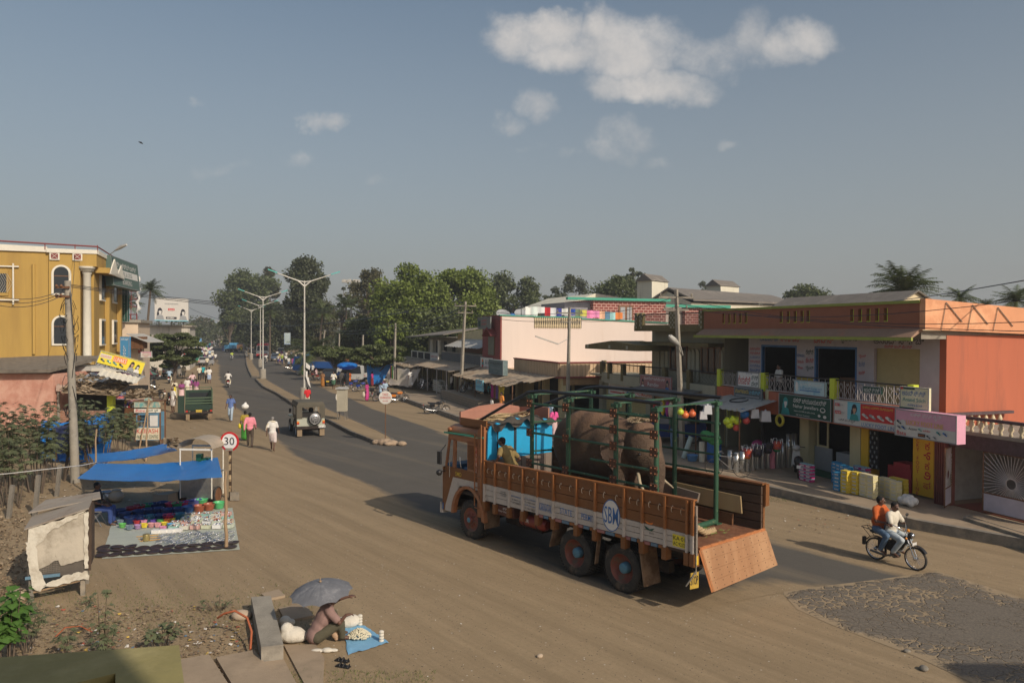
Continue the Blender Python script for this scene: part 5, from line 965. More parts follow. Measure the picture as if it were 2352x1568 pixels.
mb=MB();mb.ball((.05,.4,1.28),(.17,.17,.2));mb.box(-.15,.02,.3,.5,1.4,1.62);mb.box(.1,.28,.3,.5,1.3,1.5);mb.Qi([(.16,-.05),(.17,0),(.12,.04)],(.05,.22,1.25),'Y',14);mb.Qa('engine',Qf('engine_green',(.015,.09,.045),.4),jt)
for x in(-.6,.6):Qy('wheel',jt,(x,.3,.28),.28,.07,'X',0)
thatch('straw_bundle','bundle of straw and dry leaves at the left of the arched cart canopy',[at(383,1028,26.0),at(412,1030,26),at(405,1018,26.6),at(385,1016,26.6)],90,None,.16)
def tarp(name,Qe,c,mats,sag,n=16,wr=.05):
 A_,B_,C_,D_=[Qb(p)for p in c];mb=MB();mb.smooth=True
 for j in Qc(n+1):
  for i in Qc(n+1):
   u,v=i/n,j/n;p=A_.lerp(B_,u).lerp(D_.lerp(C_,u),v);w=16*u*(1-u)*v*(1-v);e=1-(2*u-1)**2;pinch=.10*(1-abs(2*u-1)**.5)*(abs(2*v-1)**2)
   cen=(A_+B_+C_+D_)/4;p=p.lerp(cen,pinch*.9)
   p.z-=sag*w*.7+sag*.35*e;p.z+=wr*mnoise.noise(Qb((u*9+v*1.5,v*3,sag*10)))*(.4+w)+.02*sin((u*9+v*2)*5)*w
   mb.v.append(tuple(p))
 for j in Qc(n):
  for i in Qc(n):o=j*(n+1)+i;mb.f.append((o,o+1,o+n+2,o+n+1));mb.mi.append(0);mb.sm.append(True)
 o=mb.Qa(name,mats);tag(o,Qe,'tarpaulin');return o
Zg=mat('blue_tarpaulin',(.03,.27,.80),.38,.07,2.5,trans=.35,Qj=(.06,.32,.80),Qm=2,Qk=.6);M_tarpd=Zg
tarp('tarpaulin','bright blue tarpaulin sheet stretched over the goods laid on the ground',[at(223,1063,25.8),at(500,1050,25.8),at(511,1095,20.6),at(177,1099,21.2)],Zg,.28,22)
tarp('tarpaulin','narrow blue tarpaulin strip stretched behind the larger one',[at(202,1042,29.5),at(384,1017,28.5),at(408,1034,26.3),at(220,1062,25.9)],Zg,.2,16)
def stick(a,b,r,Qe,name='wooden_pole',m=None,cat='pole'):
 mb=MB();a=Qb(a);b=Qb(b);k=6;mb.tube([a.lerp(b,i/k)+Qb((.02*sin(i*2.3),0,0))for i in Qc(k+1)],[r*(1.1-.35*i/k)for i in Qc(k+1)],7);return tag(mb.Qa(name,m or Zv),Qe,cat)
Zv=mat('bare_wood',(.32,.22,.13),.85,.22,4,Qu=True)
b_=g(519.5,1258);stick(b_,(b_.x-.02,b_.y,2.05),.045,'pale wooden pole at the front right corner of the blue tarpaulin')
b_=g(218,1146);stick(b_,at(221,985,b_.y),.035,'thin wooden pole at the back left corner of the tarpaulins')
b_=g(331,1100);stick(g(317,1040),at(343,918,36.2),.04,'left leaning stick propped against the snack cart');stick(g(335,1060),at(341,915,36.0),.04,'right leaning stick propped against the snack cart')
mb=MB();rp=[at(-30,1092,19),at(30,1086,20),at(100,1078,21),at(190,1068,23),at(222,1061,25.8)];mb.tube(rp,.014,4);tag(mb.Qa('rope',lgt),'white rope stretched from the blue tarpaulin past the pole','rope')
b_=g(173,1108);o=Qh('utility_pole','thick concrete pole wrapped with loose cables in front of the yellow lodge','pole',(b_.x,b_.y,0));tp=at(155,645,b_.y)-b_;mb=MB();mb.tube([(0,0,0),(tp.x*.35,0,tp.z*.4),(tp.x,0,tp.z)],[.17,.145,.115],8);mb.Qa('shaft',Q3,o)
mb=MB();random.seed(5)
for i in Qc(14):
 z=random.uniform(2.6,7);x=tp.x*z/tp.z;r=random.uniform(.16,.3);mb.tube([(x+r*cos(t)*1.1,r*sin(t),z+.25*sin(t*2+i))for t in[j*.7 for j in Qc(8)]],.012,3)
mb.tube([(tp.x+.15,-.1,7.2),(tp.x+.35,-.1,5),(tp.x+.2,-.1,3.8),(tp.x+.5,-.1,2.6)],.014,3);mb.Qa('cable',Qg,o)
mb=MB();mb.strip((tp.x-.35,-.15,tp.z-.25),(tp.x+.15,-.15,tp.z-.25),.08,.08);mb.strip((tp.x-.35,-.15,tp.z-.6),(tp.x+.15,-.15,tp.z-.6),.08,.08)
for z in(.2,.55):mb.ball((tp.x-.3,-.2,tp.z-z),.06,6,4);mb.ball((tp.x-.12,-.2,tp.z-z),.06,6,4)
mb.Qa('crossarm',Ql,o);Ltop=b_+tp
for k_ in Qc(3):wire(Ltop+Qb((-.1,0,-.3-.1*k_)),at(-60,660+k_*12,26),.4,['upper','middle','lower'][k_]+' cable leaving the left pole out of the picture',.014)
wire(Ltop+Qb((0,0,-1)),YB(-1,-.2,10.6),.9,'loose cable from the left pole up to the lodge roof',.014)
b_=g(529,1146);s3_=Qh('speed_sign','round red rimmed speed limit sign reading 30 on a rusty post','sign',(b_.x,b_.y,0),rad(-6));mb=MB();mb.m=0;mb.strip((0,0,0),(0,0,1.75),.085,.05,(0,1,0));mb.m=1
for z in(.25,.62,1.0,1.3):mb.box(-.044,.044,-.028,-.0255,z,z+.22)
mb.Qa('post',[mat('rusty_post',(.06,.035,.02),.8,.3,6),mat('worn_cream_band',(.55,.42,.25),.8,.2,6,Qj=(.1,.06,.03),Qm=9,Qk=.5)],s3_)
zc=1.99;mb=MB();mb.m=0;mb.Qi([(.001,.02),(.33,.02),(.335,0),(.33,-.015),(.001,-.015)],(0,-.05,zc),'Y',40,False);mb.m=1;mb.poly([(.265*cos(a),-.068,zc+.265*sin(a))for a in[2*PI*i/40 for i in Qc(40)]]);dk=mb.Qa('disc',[Qf('enamel_red',(.55,.02,.025),.4),Qf('enamel_white2',(.78,.76,.74),.4)],s3_)
mb=MB();mb.m=BK;mb.text('30',(-.18,-.075,zc-.12),(1,0,0),(0,0,1),.36,.27);mb.Qa('lettering',SM,dk);mb=MB();mb.box(-.13,.12,-.085,-.07,zc-.31,zc-.22);mb.Qa('patch',Q3,s3_)
mb=MB();mb.box(.1,.4,-.3,-.25,.02,.3);mb.tube([(.2,-.28,.3),(.25,-.28,.38),(.3,-.28,.3)],.01,4);o=mb.Qa('tin_sheet',Qx);o.location=b_;tag(o,'small dark metal sheet leaning at the foot of the speed sign','sheet')
kb_=g(80,1383);kk=Qh('kiosk','old kiosk on legs covered with torn white sacking and a sloping sheet roof','kiosk',(kb_.x-.15,kb_.y,0),rad(24));wk=1.12;dk_=1.0
z0f,z1f=1.56,1.90;Kj=mat('dark_side_board',(.07,.045,.03),.85,.3,4)
mb=MB();mb.Qo([(0,0,.5),(wk,0,.5),(wk,dk_,.5),(0,dk_,.5)],[(0,0,z0f),(wk,0,z1f),(wk,dk_,z1f),(0,dk_,z0f)]);mb.Qa('body',mat('dark_boards',(.10,.085,.07),.9,.3,4),kk)
K0=mat('torn_sacking',(.47,.42,.34),.9,.12,2.2,bump=.5,Qt=7,Qj=(.30,.26,.20),Qm=1.6,Qk=.55);Zp=mat('white_sacking',(.60,.56,.47),.85,.12,3,bump=.9,Qt=8,Qj=(.42,.37,.29),Qm=4,Qk=.55)
def ragged(pts,y,amp,seed):
 rr=random.Random(seed);out=[]
 for i in Qc(len(pts)):
  a,b=Qb((pts[i][0],0,pts[i][1])),Qb((pts[(i+1)%len(pts)][0],0,pts[(i+1)%len(pts)][1]));L_=(b-a).length;k=max(1,int(L_/.06))
  for j in Qc(k):p=a.lerp(b,j/k);out.append((p.x+rr.uniform(-amp,amp),y,p.z+rr.uniform(-amp,amp)))
 return out
def cloth(pts,y,amp,seed,m,nm,par):
 mb=MB();mb.Qq(ragged(pts,y,amp,seed),(0,-.012,0));return mb.Qa(nm,m,par)
cloth([(.06,.62),(.55,.85),(.5,1.0),(.62,.72),(wk-.06,.8),(wk-.03,z1f-.06),(.05,z0f-.03)],-.02,.012,1,K0,'sacking',kk)
cloth([(.0,z0f+.02),(wk*.55,z0f+.16),(wk,z1f+.01),(wk-.05,z1f-.06),(.62,1.56),(.42,1.5),(.26,1.3),(.14,1.18),(.02,1.3)],-.045,.028,2,Zp,'white_sacking',kk)
cloth([(-.02,1.3),(.16,1.25),(.2,.75),(.34,.35),(.22,.22),(.1,.3),(.02,.7)],-.05,.018,3,Zp,'white_sacking',kk)
cloth([(.28,.34),(.5,.44),(.8,.52),(wk,.56),(wk+.02,.36),(.9,.38),(.55,.30)],-.05,.026,4,Zp,'white_sacking',kk)
cloth([(wk-.06,.6),(wk+.01,.6),(wk+.02,z1f-.05),(wk-.06,z1f-.1)],-.05,.012,5,Zp,'white_sacking',kk)
mb=MB()
for i in Qc(12):mb.bar((.2+i*.03,-.03,.6),(.2+i*.03,-.03,.95),.003,3)
for i in Qc(9):mb.bar((.18,-.03,.6+i*.04),(.6,-.03,.6+i*.04),.003,3)
mb.Qa('wire_mesh',Qx,kk)
mb=MB();mb.box(-.04,.6,-.06,-.02,.5,.56);mb.Qa('blue_rail',mat('worn_blue',(.12,.22,.3),.8),kk)
for(x,y)in((.06,.06),(wk-.1,.06),(.06,dk_-.1),(wk-.1,dk_-.1)):mb=MB();mb.strip((x,y,0),(x,y,.55),.09,.09);mb.Qa('leg',Qx,kk)
mb=MB();mb.bar((.1,.0,.2),(wk-.15,.0,.34),.02,5);mb.Qa('brace',Zv,kk)
mb=MB();mb.Qo([(-.05,-.08,z0f),(wk+.03,-.08,z1f),(wk+.03,.9,z1f+.05),(-.05,.9,z0f+.05)],[(-.05,-.08,z0f+.03),(wk+.03,-.08,z1f+.03),(wk+.03,.9,z1f+.08),(-.05,.9,z0f+.08)]);mb.Qo([(-.1,.8,1.72),(wk+.2,.7,1.95),(wk+.1,1.7,1.9),(.1,1.8,1.78)],[(-.1,.8,1.75),(wk+.2,.7,1.98),(wk+.1,1.7,1.93),(.1,1.8,1.81)]);mb.Qa('roof_sheet',mat('grey_sheet',(.30,.26,.215),.85,.12,1.5,Qj=(.22,.17,.13),Qm=1.5,Qk=.58),kk)
mb=MB();mb.box(wk+.01,wk+.06,-.03,.04,.55,1.93);mb.box(wk+.02,wk+.05,.3,1.0,.6,1.9);mb.Qa('side_board',Kj,kk)
def lath(name,Qe,loc,prof,m,cat,n=16,Qs=None,sc=1):
 mb=MB();mb.Qi(prof,(0,0,0),'Z',n);o=mb.Qa(name,m);o.location=loc;o.scale=(sc,)*3;return tag(o,Qe,cat,Qs)
Z1=mat('pale_clay',(.46,.36,.26),.85,.12,3,Qj=(.28,.25,.2),Qm=2,Qk=.6)
POT=[(.06,0),(.18,.05),(.25,.17),(.23,.28),(.14,.35),(.13,.38),(.17,.41),(.14,.41),(.11,.37)]
lath('clay_pot','round clay pot right of the steel vessel near the kiosk',g(267,1152),POT,Z1,'pot');lath('clay_pot','leftmost clay pot behind the seated seller',g(228,1156),POT,Z1,'pot',sc=.9);lath('steel_vessel','grey metal vessel between the two clay pots',g(245,1152),[(.14,0),(.2,.04),(.21,.28),(.17,.33),(.22,.36),(.19,.36),(.15,.3)],Q0,'vessel')
b_=g(350,1161);mb=MB();mb.Qo([(0,0,0),(.55,-.1,0),(.75,.4,0),(.2,.5,0)],[(.02,.02,.36),(.55,-.08,.4),(.72,.4,.4),(.2,.48,.36)]);o=mb.Qa('stone_block',Zj);o.location=b_;tag(o,'pale square stone block behind the blue tubs','block')
sheet=[g(234,1283,.006),g(551,1262,.006),g(534,1166,.006),g(262,1182,.006)]
mb=MB();n=14
for j in Qc(n+1):
 for i in Qc(n+1):
  u,v=i/n,j/n;p=sheet[0].lerp(sheet[1],u).lerp(sheet[3].lerp(sheet[2],u),v);p.z=.012+.012*max(0,mnoise.noise(Qb((u*7,v*7,2))));p.x+=.03*mnoise.noise(Qb((v*9,u*9,5)));mb.v.append(tuple(p))
for j in Qc(n):
 for i in Qc(n):q=j*(n+1)+i;mb.f.append((q,q+1,q+n+2,q+n+1));mb.mi.append(0);mb.sm.append(True)
tag(mb.Qa('ground_sheet',mat('pale_grey_green_sheet',(.40,.42,.35),.7,.08,3)),'pale grey green plastic sheet spread under the kitchen goods','sheet')
def Q5(px,py):p=g(px,py);return(p.x,p.y,.026)
TUB=[(.001,.008),(.11,.008),(.13,0),(.14,.01),(.185,.19),(.195,.2),(.185,.205),(.175,.19),(.13,.02),(.001,.016)]
tubc={'navy':(.012,.03,.12),'red':(.30,.02,.03),'green':(.02,.22,.08),'blue':(.03,.10,.30),'teal':(.02,.12,.18),'terracotta':(.36,.10,.05),'crimson':(.38,.02,.08),'violet':(.10,.12,.36),'bright green':(.10,.48,.18)}  # tub colours darkened to put the tarpaulin shade into them
TUBS=[(275,1182,'navy'),(287,1189,'navy'),(303,1176,'red'),(320,1172,'red'),(337,1169,'green'),(355,1167,'navy'),(373,1164,'navy'),(393,1166,'crimson'),(407,1166,'green'),(421,1164,'crimson'),(434,1162,'violet'),(450,1158,'violet'),(464,1157,'bright green'),(318,1184,'navy'),(340,1180,'navy'),(362,1178,'navy'),(385,1180,'navy'),(408,1178,'navy'),(432,1174,'blue'),(457,1172,'terracotta'),(480,1168,'terracotta'),(503,1164,'bright green'),(300,1199,'navy'),(322,1198,'navy'),(345,1196,'teal'),(367,1194,'navy'),(388,1194,'crimson'),(410,1192,'teal')]
wd=['far left','left','left middle','middle','right middle','right','far right']
Z7={k:Qf('tub_'+k.replace(' ','_'),v,.35)for k,v in tubc.items()}
t0=None
for i,(px,py,c)in Qd(TUBS):
 row='back' if py<1170 and i<13 else('front' if i>=22 else 'middle')
 if t0 is None:t0=lath('plastic_tub','',Q5(px,py+4),TUB,Z7[c],'tub',18,'plastic tubs in rows under the blue tarpaulin');o=t0
 else:o=t0.copy();COL.objects.link(o);o.location=Q5(px,py+4);o.material_slots[0].link='OBJECT';o.material_slots[0].material=Z7[c]
 same=[k for k,q in Qd(TUBS)if q[2]==c];k=same.index(i)
 o['label']=('only' if len(same)==1 else['first','second','third','fourth','fifth','sixth','seventh','eighth','ninth','tenth','eleventh','twelfth','thirteenth'][k])+' %s plastic tub in the %s rows counted from the left'%(c,row)
PAN=[(.001,.02),(.14,.012),(.165,.022),(.17,.03),(.165,.032),(.14,.02),(.001,.028)]
Jd=mat('iron_pan',(.075,.05,.04),.5,.3,6,metal=.5,Qj=(.16,.09,.06),Qm=5,Qk=.58)
pans=[(235+i*29.5,1280-i*1.9)for i in Qc(11)]+[(240+i*29.5,1270-i*1.9)for i in Qc(11)]+[(238+i*31,1262-i*1.2)for i in Qc(3)]
pn=None;od=['first','second','third','fourth','fifth','sixth','seventh','eighth','ninth','tenth','eleventh']
for i,(px,py)in Qd(pans):
 w=Q5(px,py-2)
 if pn is None:pn=lath('iron_pan','',w,PAN,Jd,'pan',20,'flat iron pans along the front edge of the sheet');o=pn
 else:o=pn.copy();COL.objects.link(o);o.location=w
 o.rotation_euler=(rad(random.uniform(2,9)),0,random.random()*6);o['label']='%s flat iron pan from the left in the %s row on the sheet'%(od[i%11 if i<22 else i-22],'front' if i<11 else 'second' if i<22 else 'third')
random.seed(9);bc=[(.55,.60,.50),(.6,.5,.4),(.30,.50,.42),(.6,.58,.5),(.65,.4,.35),(.55,.57,.42),(.7,.7,.68)]
Jl=[Qf('tray_%d'%i,c,.5)for i,c in Qd(bc)];k=0
for r,(y0,x0,x1,n)in Qd(((1187,430,520,5),(1196,428,522,5),(1205,405,524,6),(1214,400,525,6))):
 for i in Qc(n):
  px=x0+(x1-x0)*i/(n-1);w=Q5(px,y0+3-i*.8);mb=MB();mb.m=0;mb.box(-.13,.13,-.12,.12,0,.015)
  for(a,b,c,d)in((-.13,.13,-.12,-.11),(-.13,.13,.11,.12),(-.13,-.12,-.12,.12),(.12,.13,-.12,.12)):mb.box(a,b,c,d,0,.12)
  bb=Qh('tray','%s %s tray of small steel goods in the %s row of trays'%(od[i],['pale green','peach','mint','cream','salmon','lime grey','white'][k%7],od[r]),'tray',w,rad(random.uniform(-6,6)),'plastic trays of small goods');mb.Qa('box',Jl[k%7],bb);mb=MB()
  for j in Qc(16):x,y=random.uniform(-.1,.1),random.uniform(-.09,.09);mb.m=random.choice((0,0,0,1,2));mb.ball((x,y,.08+random.random()*.06),random.uniform(.018,.035),6,4)
  mb.Qa('goods',[Zd,lgt,Z7['terracotta']],bb).update_tag()if False else mb.Qa('goods',[Zd,lgt,Z7['terracotta']],bb);k+=1
spn=[]
mb=MB();random.seed(4)
for i in Qc(300):
 u,v=random.random(),random.random();px=360+u*170+(1-v)*8;py=1226+v*26-u*3;p=Qb(Q5(px,py));mb.m=0 if random.random()<.9 else 1;mb.T=Matrix.Translation(p)@Matrix.Rotation(rad(70+random.uniform(-15,15)),4,'Z');mb.strip((-.09,0,.01),(.07,0,.012),.012,.008);mb.ball((.09,0,.015),(.03,.02,.01),6,3)
mb.T=Matrix.Identity(4);tag(mb.Qa('spoons',[Zd,lgt]),'rows of shiny steel spoons and ladles laid on the sheet','cutlery',kind='stuff')
mb=MB()
for i in Qc(12):p=Qb(Q5(325+(i%4)*10+(i//4)*4,1234+(i//4)*5-(i%4)*1));mb.T=Matrix.Translation(p)@Matrix.Rotation(rad(15),4,'Z');mb.strip((-.13,0,.01),(.1,0,.012),.022,.01)
mb.T=Matrix.Identity(4);tag(mb.Qa('handles',Qf('orange_plastic',(.75,.38,.04),.4)),'orange handled knives laid in rows beside the brass tin','knives',kind='stuff')
lath('brass_tin','tall brass coloured tin standing among the spoons',Q5(336,1243),[(.085,0),(.09,.01),(.09,.17),(.085,.18),(.001,.18)],mat('brass',(.36,.29,.12),.4,.2,6,metal=.5),'tin',14)
col8=[('pink',(.62,.25,.4)),('lime green',(.15,.5,.12)),('violet',(.14,.08,.35)),('orange',(.7,.2,.04)),('yellow',(.7,.55,.05)),('light blue',(.12,.35,.6)),('slate',(.15,.2,.25)),('lilac',(.4,.25,.45)),('rose',(.65,.32,.33)),('red',(.5,.04,.05))]
SM_=[(281,1213,1),(297,1218,6),(316,1216,7),(331,1213,4),(347,1212,8),(362,1212,8),(377,1210,4),(330,1204,0),(314,1205,9),(352,1203,2),(368,1204,1),(383,1203,3),(395,1200,4),(276,1205,6),(392,1213,5),(374,1220,0)]
for i,(px,py,c)in Qd(SM_):
 n_,cc_=col8[c];mb=MB();h=.12
 mb.Qi([(.05,0),(.06,.01),(.085,h),(.09,h+.005),(.078,h),(.052,.015),(.001,.015)],(0,0,0),'Z',6 if i%2 else 14,i%2==0,(1.3,.9));o=mb.Qa('plastic_bowl',Qf('bowl_'+n_.replace(' ','_'),cc_,.35));o.location=Q5(px,py);tag(o,'%s bowl behind the spoons%s'%(n_,'' if[q[2]for q in SM_].count(c)==1 else ', the '+od[[k for k,q in Qd(SM_)if q[2]==c].index(i)]+' of its colour'),'bowl','small plastic bowls')
for i in Qc(4):p=Q5(358+i*17,1226-i);mb=MB();mb.box(-.1,.1,-.07,.07,0,.1);o=mb.Qa('white_box',white);o.location=p;tag(o,'%s small white box from the left in front of the bowls'%od[i],'box','small white boxes')
Ku=mat('olive_parapet',(.29,.25,.10),.85,.14,3,bump=.3,Qt=12,Qj=(.40,.34,.16),Qm=2,Qk=.6)
pz=4.9;zz=lambda p,z:(p.x,p.y,z);f_=[g(-400,1536,pz),g(411,1480,pz),g(430,1620,pz),g(266,1640,pz),g(265,1545,pz),g(-120,1640,pz)]
mb=MB();mb.Qq([zz(p,pz-1.1)for p in f_],(0,0,1.1));o=mb.Qa('parapet',Ku);tag(o,'olive yellow rooftop parapet corner close to the viewer','wall')
tp_=[g(577,1370,.31),g(622,1367,.31),g(651,1479,.31),g(600,1485,.31)];mb=MB();mb.Qq([zz(p,-.02)for p in tp_],(0,0,.33));tag(mb.Qa('concrete_stub',Q3),'long low concrete kerb block beside the umbrella seller','block')
for i,q in Qd((((412,1513),(480,1501),(532,1580),(410,1590)),((496,1508),(584,1491),(651,1572),(545,1590)),((602,1519),(652,1513),(690,1585),(655,1580)),((652,1480),(725,1478),(745,1510),(742,1580),(705,1580)))):
 pp=[g(*p,.10-.02*i)for p in q];mb=MB();mb.Qq([zz(p,-.02)for p in pp],(0,0,.12-.02*i));tag(mb.Qa('stone_slab',Zj),['leftmost cracked stone slab at the bottom edge','large stone slab left of the concrete kerb block','narrow stone slab in front of the concrete kerb block','stone slab beside the white sack'][i],'slab')
for i,q in Qd((((640,1395),(700,1383),(720,1412),(655,1425)),((600,1362),(640,1352),(655,1366),(615,1374)))):
 pp=[g(*p,.05)for p in q];mb=MB();mb.Qq([zz(p,-.02)for p in pp],(0,0,.07));tag(mb.Qa('stone_slab',Zj),['broken stone slab behind the umbrella','small broken slab beyond the end of the kerb block'][i],'slab')
mb=MB();mb.tube([g(500,1418,.35),g(515,1408,.5),g(540,1402,.55),g(568,1418,.45),g(578,1450,.3),g(575,1490,.1)],.022,6);tag(mb.Qa('hose',Qf('orange_pipe',(.42,.12,.05),.5)),'orange plastic pipe curving up out of the rubbish','pipe')
mb=MB();mb.tube([g(127,1462,.05),g(150,1440,.2),g(185,1437,.2),g(215,1452,.1)],.012,5);tag(mb.Qa('hose',Qf('orange_pipe',(.42,.12,.05),.5)),'thin orange cable arching over the rubbish at left','cable')
# == truck
Ka=mat('truck_brown',(.20,.078,.022),.55,.12,2.5,Qj=(.30,.145,.06),Qm=1.5,Qk=.64)
Z8=mat('truck_brown_edge',(.30,.115,.035),.5,.12,4)
K1=mat('truck_white',(.52,.47,.42),.6,.08,3,Qj=(.33,.27,.22),Qm=2.2,Qk=.62)
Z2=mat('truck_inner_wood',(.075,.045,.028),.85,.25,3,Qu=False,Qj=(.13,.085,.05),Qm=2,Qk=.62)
Kk=mat('cab_orange_brown',(.32,.125,.05),.5,.12,2,Qj=(.30,.16,.09),Qm=1.4,Qk=.56)
Je=mat('hub_blue',(.08,.22,.32),.5,.15,8);Jf=mat('rim_red_brown',(.20,.055,.035),.6,.25,6,Qj=(.12,.09,.06),Qm=5,Qk=.55)
Za=mat('dark_chassis',(.03,.022,.018),.9,.3,5,Qj=(.09,.06,.04),Qm=3,Qk=.62)
Ko=mat('bright_blue_boards',(.02,.34,.62),.5,.08,3,Qj=(.10,.30,.42),Qm=3.5,Qk=.68)
K2=mat('grey_wood',(.20,.16,.13),.85,.22,3,Qu=True)
Zl=mat('cage_green',(.028,.085,.048),.5,.15,4,Qj=(.42,.38,.17),Qm=11,Qk=.66)
Z9=Qf('black_pipe',(.018,.02,.026),.45);K3=mat('rusty_plate',(.10,.045,.025),.8,.3,8);K4=mat('copper_bolt',(.38,.15,.07),.6)
TO=Qb((2.44,16.88,0));TR_=math.atan2(.636,.771)
tk=Qh('truck','brown and white six wheel lorry with open bed carrying a caged elephant','truck',TO,TR_)
def zt(y):return 2.27+.018*(4.93-y)
def zb(y):return 1.20+.022*(4.93-y)
def zm(y):return 1.66+.006*(4.93-y)
RIB=[4.93,4.47,3.87,3.33,2.76,2.17,1.37,.76,-.13,-.65,-1.27,-1.84]
mb=MB();mb.m=0
def sidewall(mb,x0,x1,ya,yb_2,lo,hi,n,m,gap=.012):
 mb.m=m
 for i in Qc(n):
  a=lambda y,k:lo(y)+(hi(y)-lo(y))*k/n
  mb.Qo([(x0,ya,a(ya,i)+gap/2),(x1,ya,a(ya,i)+gap/2),(x1,yb_2,a(yb_2,i)+gap/2),(x0,yb_2,a(yb_2,i)+gap/2)],[(x0,ya,a(ya,i+1)-gap/2),(x1,ya,a(ya,i+1)-gap/2),(x1,yb_2,a(yb_2,i+1)-gap/2),(x0,yb_2,a(yb_2,i+1)-gap/2)])
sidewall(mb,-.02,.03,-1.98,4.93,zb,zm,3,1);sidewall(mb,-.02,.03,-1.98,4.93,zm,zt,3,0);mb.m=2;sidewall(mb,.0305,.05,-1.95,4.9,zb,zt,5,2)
mb.m=3;mb.Qo([(-.05,-2.0,zt(-2)),(.07,-2.0,zt(-2)),(.07,4.95,zt(4.95)),(-.05,4.95,zt(4.95))],[(-.05,-2.0,zt(-2)+.03),(.07,-2.0,zt(-2)+.03),(.07,4.95,zt(4.95)+.03),(-.05,4.95,zt(4.95)+.03)])
near=mb.Qa('side_panel',[Ka,K1,Z2,Z8],tk)
mb=MB()
for y in RIB+[-1.98]:
 w=.05 if y!=-1.98 else.06;mb.m=0;mb.box(-.075,-.021,y-w/2,y+w/2,zm(y),zt(y)-.001);mb.m=1;mb.box(-.075,-.021,y-w/2,y+w/2,zb(y)-.02,zm(y));mb.m=2;mb.box(-.08,.1,y-.06,y+.06,zb(y)-.28,zb(y)-.02)
mb.m=0;mb.box(-.06,-.021,-1.84,-1.27,2.17,2.2)
mb.Qa('rib',[Z8,K1,Ka],near)
mb=MB();mb.m=0
for a,b in zip(RIB,RIB[1:]):
 for f in(.3,.72):
  y=a+(b-a)*f;z=zt(y)-.30-.03*f;mb.tube([(-.022,y,z),(-.055,y,z+.03),(-.06,y-.01,z+.1),(-.045,y-.03,z+.14),(-.03,y-.04,z+.11)],.009,4)
mb.Qa('hook',mat('pale_hook',(.62,.50,.38),.5),near)
lt=MB();X=(0,-1,0);Zt=(0,.0,1)
def tl_(txt,y0,z,w,h,ink,x=-.024):lt.m=ink;lt.text(txt,(x,y0,z),(0,-1,-.022),(0,0,1),w,h)
tl_('KARNATAKA',2.70,1.36,.5,.19,BL);tl_('STATE',1.95,1.42,.42,.14,BL);tl_('PERMIT',1.22,1.42,.42,.14,BL)
tl_('MALLIKARJUNA.M',3.80,1.50,.42,.05,BL);tl_('Ph: 9845571254',3.78,1.42,.38,.04,BK);tl_('9731266633',3.74,1.34,.3,.04,BK)
tl_('S.T.S. Transport',3.26,1.53,.45,.05,BL);tl_('Ph: 9448574044',3.26,1.45,.4,.04,BK);tl_('S.L.V. Transport',3.26,1.37,.45,.05,BL);tl_('Ph: 9880144333',3.26,1.29,.4,.04,BK)
tl_('U/W 8900',4.25,1.55,.22,.035,BK);tl_('P/W 16100',4.25,1.5,.22,.035,BK);tl_('G.V.W 25000',4.25,1.45,.22,.035,BK)
lt.m=BL;cy,cz=.27,1.68
ring=[(cy+.27*cos(a),cz+.36*sin(a))for a in[2*PI*i/32 for i in Qc(32)]];r2_=[(cy+.25*cos(a),cz+.338*sin(a))for a in[2*PI*i/32 for i in Qc(32)]]
lt.m=W_;lt.poly([(-.0235,y,z)for y,z in r2_]);lt.m=BL
for i in Qc(32):j=(i+1)%32;lt.quad((-.027,*ring[i]),(-.027,*ring[j]),(-.027,*r2_[j]),(-.027,*r2_[i]))
lt.text('SBM',(-.030,cy+.21,cz-.19),(0,-1,0),(0,0,1),.42,.38)
lt.m=OR;lt.poly([(-.026,-.80+a,1.66+b)for a,b in((.1,.1),(-.05,.07),(-.15,.1),(-.1,.04),(.02,.04))]);lt.m=DG;lt.poly([(-.026,-.80+a,1.60+b)for a,b in((.12,.06),(-.05,.0),(-.18,.04),(-.1,-.04),(.05,-.02))]);tl_('2013',-.83,1.5,.12,.04,BK)
lt.m=YE;lt.quad((-.026,-1.46,1.39),(-.026,-1.80,1.385),(-.026,-1.80,1.63),(-.026,-1.46,1.635));lt.m=BK;lt.text('KA·01',(-.03,-1.48,1.52),(0,-1,0),(0,0,1),.3,.085);lt.text('AC·9232',(-.03,-1.48,1.41),(0,-1,0),(0,0,1),.3,.075)
lt.Qa('lettering',SM,near)
mb=MB()
for i,(a,b)in Qd(zip(RIB[4:10],RIB[5:11])):
 n=3
 for k in Qc(n):y0_,y1_=a+(b-a)*k/n-.03,a+(b-a)*(k+1)/n;mb.m=(i*3+k)%3;mb.Qo([(-.035,y1_,zb(y1_)-.07),(.02,y1_,zb(y1_)-.07),(.02,y0_,zb(y0_)-.07),(-.035,y0_,zb(y0_)-.07)],[(-.035,y1_,zb(y1_)-.005),(.02,y1_,zb(y1_)-.005),(.02,y0_,zb(y0_)-.005),(-.035,y0_,zb(y0_)-.005)])
mb.Qa('rub_rail',[Qf('faded_red',(.30,.06,.05)),Qf('faded_blue',(.12,.20,.28)),Z8],near)
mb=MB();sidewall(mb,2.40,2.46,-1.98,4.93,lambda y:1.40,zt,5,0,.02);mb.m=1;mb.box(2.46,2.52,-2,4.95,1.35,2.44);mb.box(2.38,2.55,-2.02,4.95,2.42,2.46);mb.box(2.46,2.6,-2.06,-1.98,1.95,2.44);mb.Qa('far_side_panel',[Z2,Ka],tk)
Kp=mat('red_soil',(.17,.065,.028),.97,.3,5,Qj=(.24,.13,.065),Qm=4,Qk=.6,bump=.8,Qt=18)
mb=MB();n=26
